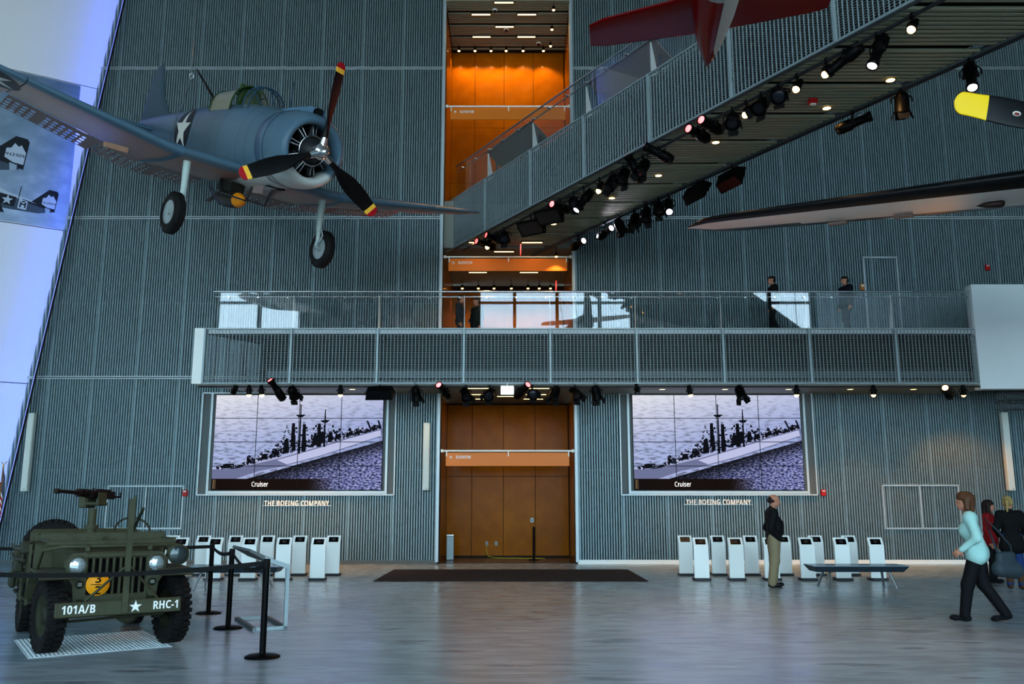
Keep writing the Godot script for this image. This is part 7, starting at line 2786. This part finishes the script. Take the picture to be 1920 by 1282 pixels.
# j: joints for one pose, facing +z. c: colours
func person(label: String, at: Vector3, turn: float, scale: float, j: Dictionary, c: Dictionary) -> Node3D:
	var t := thing("person", label, "person", at + Vector3(0, 0.006, 0), turn, "")
	t.scale = Vector3.ONE * scale
	var P := {"hipL": Vector3(0.09, 0.92, 0), "hipR": Vector3(-0.09, 0.92, 0), "kneeL": Vector3(0.10, 0.50, 0.02), "kneeR": Vector3(-0.10, 0.50, 0.02), "ankL": Vector3(0.10, 0.085, -0.02), "ankR": Vector3(-0.10, 0.085, -0.02), "shL": Vector3(0.18, 1.42, -0.01), "shR": Vector3(-0.18, 1.42, -0.01), "elL": Vector3(0.24, 1.13, -0.03), "elR": Vector3(-0.24, 1.13, -0.03), "wrL": Vector3(0.24, 0.88, 0.05), "wrR": Vector3(-0.24, 0.88, 0.05), "neck": Vector3(0, 1.47, -0.01), "head": Vector3(0, 1.64, 0.02), "belly": 0.0, "toeL": Vector3(0, 0, 1), "toeR": Vector3(0, 0, 1), "look": 0.0}
	P.merge(j, true)
	var skin: Material = c.skin
	var fem: bool = c.get("fem", false)
	var sw := 0.9 if fem else 1.0
	var mid: Vector3 = (P.shL + P.shR) * 0.5
	var pel: Vector3 = (P.hipL + P.hipR) * 0.5
	var belly: float = P.belly
	var torso := [
		[P.hipL + Vector3(-0.02, 0.04, 0), P.hipR + Vector3(0.02, 0.04, 0), 0.12, 0.12],
		[pel + Vector3(-0.04, 0.14, 0.01 + belly * 0.6), pel + Vector3(0.04, 0.14, 0.01 + belly * 0.6), 0.115 * sw + belly * 0.5, 0.115 * sw + belly * 0.5],
		[pel.lerp(mid, 0.5) + Vector3(-0.05, 0, 0.01 + belly), pel.lerp(mid, 0.5) + Vector3(0.05, 0, 0.01 + belly), 0.112 * sw + belly * 0.5, 0.112 * sw + belly * 0.5],
		[mid + Vector3(-0.08, -0.16, 0.015), mid + Vector3(0.08, -0.16, 0.015), 0.118 * sw, 0.118 * sw],
		[P.shL + Vector3(-0.05, -0.03, 0), P.shR + Vector3(0.05, -0.03, 0), 0.085 * sw, 0.085 * sw],
		[P.shL, P.shR, 0.06, 0.06]]
	if fem:
		torso.append([mid + Vector3(0.07, -0.19, 0.08), mid + Vector3(0.06, -0.2, 0.07), 0.065, 0.065])
		torso.append([mid + Vector3(-0.07, -0.19, 0.08), mid + Vector3(-0.06, -0.2, 0.07), 0.065, 0.065])
	var arms := []
	var legs := []
	var shoes := []
	for s in ["L", "R"]:
		arms.append([P["sh" + s], P["el" + s], 0.058 * sw, 0.045 * sw])
		arms.append([P["el" + s], P["wr" + s], 0.043 * sw, 0.03 * sw])
		legs.append([P["hip" + s], P["knee" + s], 0.092, 0.062])
		legs.append([P["knee" + s], P["ank" + s], 0.058, 0.042])
		var toe: Vector3 = P["toe" + s].normalized()
		var an: Vector3 = P["ank" + s]
		var fl := Vector3(an.x, an.y - 0.045, an.z)
		shoes.append([fl - toe * 0.045, fl + toe * 0.13, 0.04, 0.034])
		shoes.append([fl + toe * 0.13, fl + toe * 0.17, 0.036, 0.03])
		shoes.append([an, fl, 0.045, 0.04])
	var hd: Vector3 = P.head
	var lk := Basis(Vector3.UP, P.look)
	var H := func(x: float, y: float, z: float) -> Vector3: return hd + lk * Vector3(x, y, z)
	var head := [[H.call(0, 0.03, -0.025), H.call(0, 0.035, 0.01), 0.088, 0.085], [H.call(0, -0.02, 0.03), H.call(0, -0.075, 0.05), 0.066, 0.042], [H.call(0.035, -0.06, 0.0), H.call(-0.035, -0.06, 0.0), 0.045, 0.045], [H.call(0, 0.01, 0.093), H.call(0, -0.022, 0.107), 0.009, 0.014], [H.call(0.035, 0.025, 0.078), H.call(-0.035, 0.025, 0.078), 0.016, 0.016], [H.call(0.082, 0.0, -0.01), H.call(0.088, 0.025, -0.02), 0.012, 0.014], [H.call(-0.082, 0.0, -0.01), H.call(-0.088, 0.025, -0.02), 0.012, 0.014], [H.call(-0.02, -0.05, 0.088), H.call(0.02, -0.05, 0.088), 0.01, 0.01]]
	var neck := [[P.neck - Vector3(0, 0.06, 0), hd + lk * Vector3(0, -0.05, -0.015), 0.06 * sw, 0.054 * sw]]
	# --- body: one continuous skin from head to foot, hands and head on finer grids
	var body := MB.new()
	blob(body, torso + arms + legs + neck + [[hd, hd + Vector3(0, 0.02, 0), 0.07, 0.07]], 0.018, 0.05)
	blob(body, head + neck, 0.008, 0.022)
	for s in ["L", "R"]:
		if c.get("pockets", false):
			continue
		var w: Vector3 = P["wr" + s]
		var d: Vector3 = (w - P["el" + s]).normalized()
		var inw := Vector3(-1 if s == "L" else 1, 0, 0)
		inw = (inw - d * inw.dot(d)).normalized()
		blob(body, hand_bones(w, d, inw, 0.35, 1.0 if s == "L" else -1.0) + [[w - d * 0.05, w, 0.03, 0.026]], 0.0065, 0.008)
	obj("body", body, skin, t)
	var grow := func(b: Array, g: float) -> Array: return b.map(func(q): return [q[0], q[1], q[2] + g, q[3] + g])
	# --- clothes
	var mb := MB.new()
	var hem: Array = [[P.hipL + Vector3(0, -0.02, 0), P.hipR + Vector3(0, -0.02, 0), 0.125, 0.125]]
	if c.has("coat"):
		hem = [[P.hipL + Vector3(0, -0.12, 0), P.hipR + Vector3(0, -0.12, 0), 0.14, 0.14]]
	var sleeves := arms.duplicate()
	if c.get("short", false):
		sleeves = [arms[0], arms[2]]
	blob(mb, grow.call(torso + (hem if not c.get("tucked", false) else []) + sleeves, 0.016), 0.016, 0.05)
	if c.get("collar", true):
		blob(mb, [[P.neck - Vector3(0, 0.04, 0), P.neck + Vector3(0, 0.015, 0), 0.078 * sw, 0.07 * sw]], 0.012, 0.02)
	obj(c.get("top_name", "shirt"), mb, c.top, t)
	mb = MB.new()
	var tr := []
	for s in ["L", "R"]:
		tr.append([P["hip" + s], P["knee" + s], 0.10 * c.get("wide", 1.0), 0.08 * c.get("wide", 1.0)])
		tr.append([P["knee" + s], P["ank" + s] + Vector3(0, 0.0, 0), 0.078 * c.get("wide", 1.0), 0.066 * c.get("wide", 1.0)])
	tr.append([P.hipL + Vector3(-0.02, 0.06, 0), P.hipR + Vector3(0.02, 0.06, 0), 0.13, 0.13])
	blob(mb, tr, 0.016, 0.04)
	obj("trousers", mb, c.legs, t)
	if c.get("belt", false):
		mb = MB.new()
		blob(mb, [[pel + Vector3(-0.06, 0.13, belly * 0.6), pel + Vector3(0.06, 0.13, belly * 0.6), 0.135 + belly * 0.4, 0.135 + belly * 0.4]], 0.02, 0.02)
	for q in [0, 3]:
		mb = MB.new()
		blob(mb, shoes.slice(q, q + 3), 0.011, 0.03)
		if c.get("boots", false):
			var an: Vector3 = P.ankL if q == 0 else P.ankR
			blob(mb, [[an, an + Vector3(0, 0.2, 0), 0.062, 0.078]], 0.014, 0.02)
		obj("boot" if c.get("boots", false) else "shoe", mb, c.shoes, t)
	# --- face
	for s in [-1, 1]:
		mb = MB.new()
		mb.lathe([Vector2(0.0, 0.012), Vector2(0.008, 0.008), Vector2(0.011, 0.0), Vector2(0.0, -0.01)], H.call(s * 0.033, 0.012, 0.078), lk * Vector3(0, 0, 1), 10)
		obj("eye", mb, smat(Color(0.10, 0.08, 0.07), 0.3), t)
	mb = MB.new()
	mb.tube([H.call(-0.022, -0.05, 0.088), H.call(0, -0.052, 0.097), H.call(0.022, -0.05, 0.088)], 0.006, 6)
	obj("mouth", mb, smat(Color(0.45, 0.22, 0.2), 0.5), t)
	# --- hair
	var hair := []
	match c.get("style", "short"):
		"balding":
			hair = [[H.call(0.075, 0.0, -0.03), H.call(0.06, 0.02, -0.075), 0.03, 0.035], [H.call(-0.075, 0.0, -0.03), H.call(-0.06, 0.02, -0.075), 0.03, 0.035], [H.call(0.05, 0.0, -0.085), H.call(-0.05, 0.0, -0.085), 0.04, 0.04], [H.call(0.04, 0.05, -0.08), H.call(-0.04, 0.05, -0.08), 0.035, 0.035]]
		"short":
			hair = [[H.call(0, 0.055, -0.035), H.call(0, 0.06, 0.01), 0.09, 0.085], [H.call(0.05, 0.0, -0.06), H.call(-0.05, 0.0, -0.06), 0.055, 0.055]]
		"bob":
			hair = [[H.call(0, 0.055, -0.035), H.call(0, 0.06, 0.015), 0.095, 0.09], [H.call(0.06, 0.03, -0.03), H.call(0.075, -0.09, -0.03), 0.05, 0.04], [H.call(-0.06, 0.03, -0.03), H.call(-0.075, -0.09, -0.03), 0.05, 0.04], [H.call(0, 0.03, -0.07), H.call(0, -0.1, -0.07), 0.07, 0.055]]
		"long":
			hair = [[H.call(0, 0.055, -0.035), H.call(0, 0.06, 0.01), 0.095, 0.09], [H.call(0.07, 0.03, -0.03), H.call(0.09, -0.24, -0.02), 0.045, 0.04], [H.call(-0.07, 0.03, -0.03), H.call(-0.09, -0.24, -0.02), 0.045, 0.04], [H.call(0, 0.03, -0.08), H.call(0, -0.27, -0.09), 0.07, 0.06]]
		"ponytail":
			hair = [[H.call(0, 0.055, -0.035), H.call(0, 0.06, 0.01), 0.094, 0.088], [H.call(0.05, 0.0, -0.06), H.call(-0.05, 0.0, -0.06), 0.05, 0.05], [H.call(0, 0.05, -0.11), H.call(0, 0.03, -0.14), 0.03, 0.034], [H.call(0, 0.03, -0.14), H.call(0.01, -0.16, -0.13), 0.036, 0.016]]
	mb = MB.new()
	blob(mb, hair, 0.009, 0.03)
	obj("hair", mb, c.hair, t)
	return t


func build_people() -> void:
	var skin: Material = M.skin
	var jet := smat(Color(0.014, 0.016, 0.026), 0.8)
	var brown := smat(Color(0.10, 0.06, 0.04), 0.6)
	# man in profile, hands in pockets
	person("balding man in dark pullover and khaki trousers standing in profile by the kiosks", Vector3(5.05, 0, -17.4), PI / 2 - 0.1, 0.985, {
		"belly": 0.045, "elL": Vector3(0.25, 1.12, -0.08), "elR": Vector3(-0.25, 1.12, -0.08), "wrL": Vector3(0.19, 0.92, 0.08), "wrR": Vector3(-0.19, 0.92, 0.08), "kneeL": Vector3(0.09, 0.5, 0.01), "kneeR": Vector3(-0.10, 0.5, -0.02), "ankL": Vector3(0.10, 0.085, -0.02), "ankR": Vector3(-0.11, 0.085, -0.09), "head": Vector3(0, 1.64, 0.05)},
		{"skin": skin, "top": jet, "top_name": "pullover", "legs": smat(Color(0.47, 0.42, 0.32), 0.8), "shoes": smat(Color(0.03, 0.02, 0.02), 0.4), "hair": brown, "style": "balding", "pockets": true, "wide": 1.22, "tucked": true})
	# woman walking with a bag
	var wk := person("walking woman in pale mint top and black trousers carrying a grey bag", Vector3(6.33, 0, -12.3), -PI / 2 - 0.5, 0.97, {
		"hipL": Vector3(0.085, 0.92, 0.01), "hipR": Vector3(-0.085, 0.92, -0.01), "kneeL": Vector3(0.09, 0.50, 0.15), "ankL": Vector3(0.09, 0.09, 0.22), "kneeR": Vector3(-0.09, 0.50, -0.04), "ankR": Vector3(-0.09, 0.12, -0.28), "toeR": Vector3(0, -0.25, 1), "shL": Vector3(0.18, 1.42, 0.05), "shR": Vector3(-0.18, 1.42, 0.05), "neck": Vector3(0, 1.47, 0.06), "head": Vector3(0, 1.63, 0.10), "elL": Vector3(0.26, 1.14, -0.02), "wrL": Vector3(0.22, 0.98, 0.18), "elR": Vector3(-0.27, 1.16, -0.02), "wrR": Vector3(-0.22, 1.0, 0.16)},
		{"skin": skin, "top": smat(Color(0.58, 0.74, 0.71), 0.7), "legs": jet, "shoes": jet, "hair": smat(Color(0.28, 0.17, 0.10), 0.5), "style": "bob", "fem": true, "wide": 1.05})
	var bg := thing("shoulder_bag", "large slouchy grey bag carried at the walking woman's side", "bag", Vector3(6.66, 0.58, -12.2), 0.3)
	var mb := MB.new()
	blob(mb, [[Vector3(-0.13, 0.12, 0), Vector3(0.13, 0.10, 0), 0.10, 0.11], [Vector3(-0.10, 0.3, 0), Vector3(0.10, 0.3, 0), 0.05, 0.05]], 0.016, 0.12)
	obj("pouch", mb, smat(Color(0.16, 0.20, 0.22), 0.6), bg)
	mb = MB.new()
	mb.tube([Vector3(-0.12, 0.3, 0), Vector3(-0.16, 0.5, -0.03), Vector3(-0.26, 0.80, -0.04), Vector3(-0.14, 0.62, 0.05), Vector3(0.06, 0.42, 0.04), Vector3(0.1, 0.3, 0.0)], 0.014, 6)
	obj("strap", mb, smat(Color(0.12, 0.15, 0.17), 0.6), bg)
	# two women at the right edge
	person("blonde woman with ponytail in black coat, blue jeans and brown boots", Vector3(9.48, 0, -17.1), PI - 0.3, 0.96, {"elL": Vector3(0.27, 1.14, 0.0), "wrL": Vector3(0.18, 1.0, 0.18), "elR": Vector3(-0.27, 1.14, 0.0), "wrR": Vector3(-0.18, 1.0, 0.18), "look": -0.3},
		{"skin": skin, "top": smat(Color(0.012, 0.012, 0.014), 0.85), "top_name": "coat", "coat": true, "legs": smat(Color(0.08, 0.17, 0.34), 0.8), "shoes": smat(Color(0.25, 0.15, 0.07), 0.6), "boots": true, "hair": smat(Color(0.55, 0.46, 0.28), 0.5), "style": "ponytail", "fem": true})
	person("long-haired woman in a red top standing behind the woman in the black coat", Vector3(9.72, 0, -18.3), 0.9, 0.92, {"look": 0.4},
		{"skin": skin, "top": smat(Color(0.50, 0.03, 0.05), 0.7), "legs": jet, "shoes": jet, "hair": brown, "style": "long", "fem": true})
	# visitors on the gallery
	person("visitor in dark clothes with reddish face walking along the gallery, left one", Vector3(7.05, 6.0, -23.15), -PI / 2, 0.92, {"kneeL": Vector3(0.09, 0.5, 0.1), "ankL": Vector3(0.09, 0.085, 0.14), "ankR": Vector3(-0.09, 0.1, -0.18)},
		{"skin": skin, "top": jet, "legs": jet, "shoes": jet, "hair": brown, "style": "short"})
	person("visitor in dark blue clothes walking along the gallery near the upper door", Vector3(9.0, 6.0, -23.1), -PI / 2 + 0.3, 0.91, {"kneeL": Vector3(0.09, 0.5, 0.1), "ankL": Vector3(0.09, 0.085, 0.14), "ankR": Vector3(-0.09, 0.1, -0.18)},
		{"skin": skin, "top": smat(Color(0.03, 0.04, 0.09), 0.8), "legs": smat(Color(0.03, 0.05, 0.12), 0.8), "shoes": jet, "hair": smat(Color(0.05, 0.035, 0.03), 0.6), "style": "short"})
	person("person in grey walking out of the middle storey lobby, left of the pair", Vector3(-1.5, 5.9, -25.0), PI / 2 - 0.2, 0.93, {"kneeL": Vector3(0.09, 0.5, 0.12), "ankL": Vector3(0.09, 0.085, 0.16), "ankR": Vector3(-0.09, 0.1, -0.2)},
		{"skin": skin, "top": smat(Color(0.09, 0.11, 0.14), 0.8), "legs": smat(Color(0.10, 0.13, 0.18), 0.8), "shoes": jet, "hair": brown, "style": "short"})
	person("person in dark clothes with bent arm standing in the middle lobby, right of the pair", Vector3(-1.05, 5.9, -25.6), -0.9, 0.97, {"belly": 0.03, "elR": Vector3(-0.27, 1.14, -0.06), "wrR": Vector3(-0.16, 1.05, 0.16)},
		{"skin": skin, "top": smat(Color(0.035, 0.04, 0.05), 0.8), "legs": smat(Color(0.06, 0.075, 0.08), 0.8), "shoes": jet, "hair": smat(Color(0.03, 0.025, 0.02), 0.6), "style": "short"})
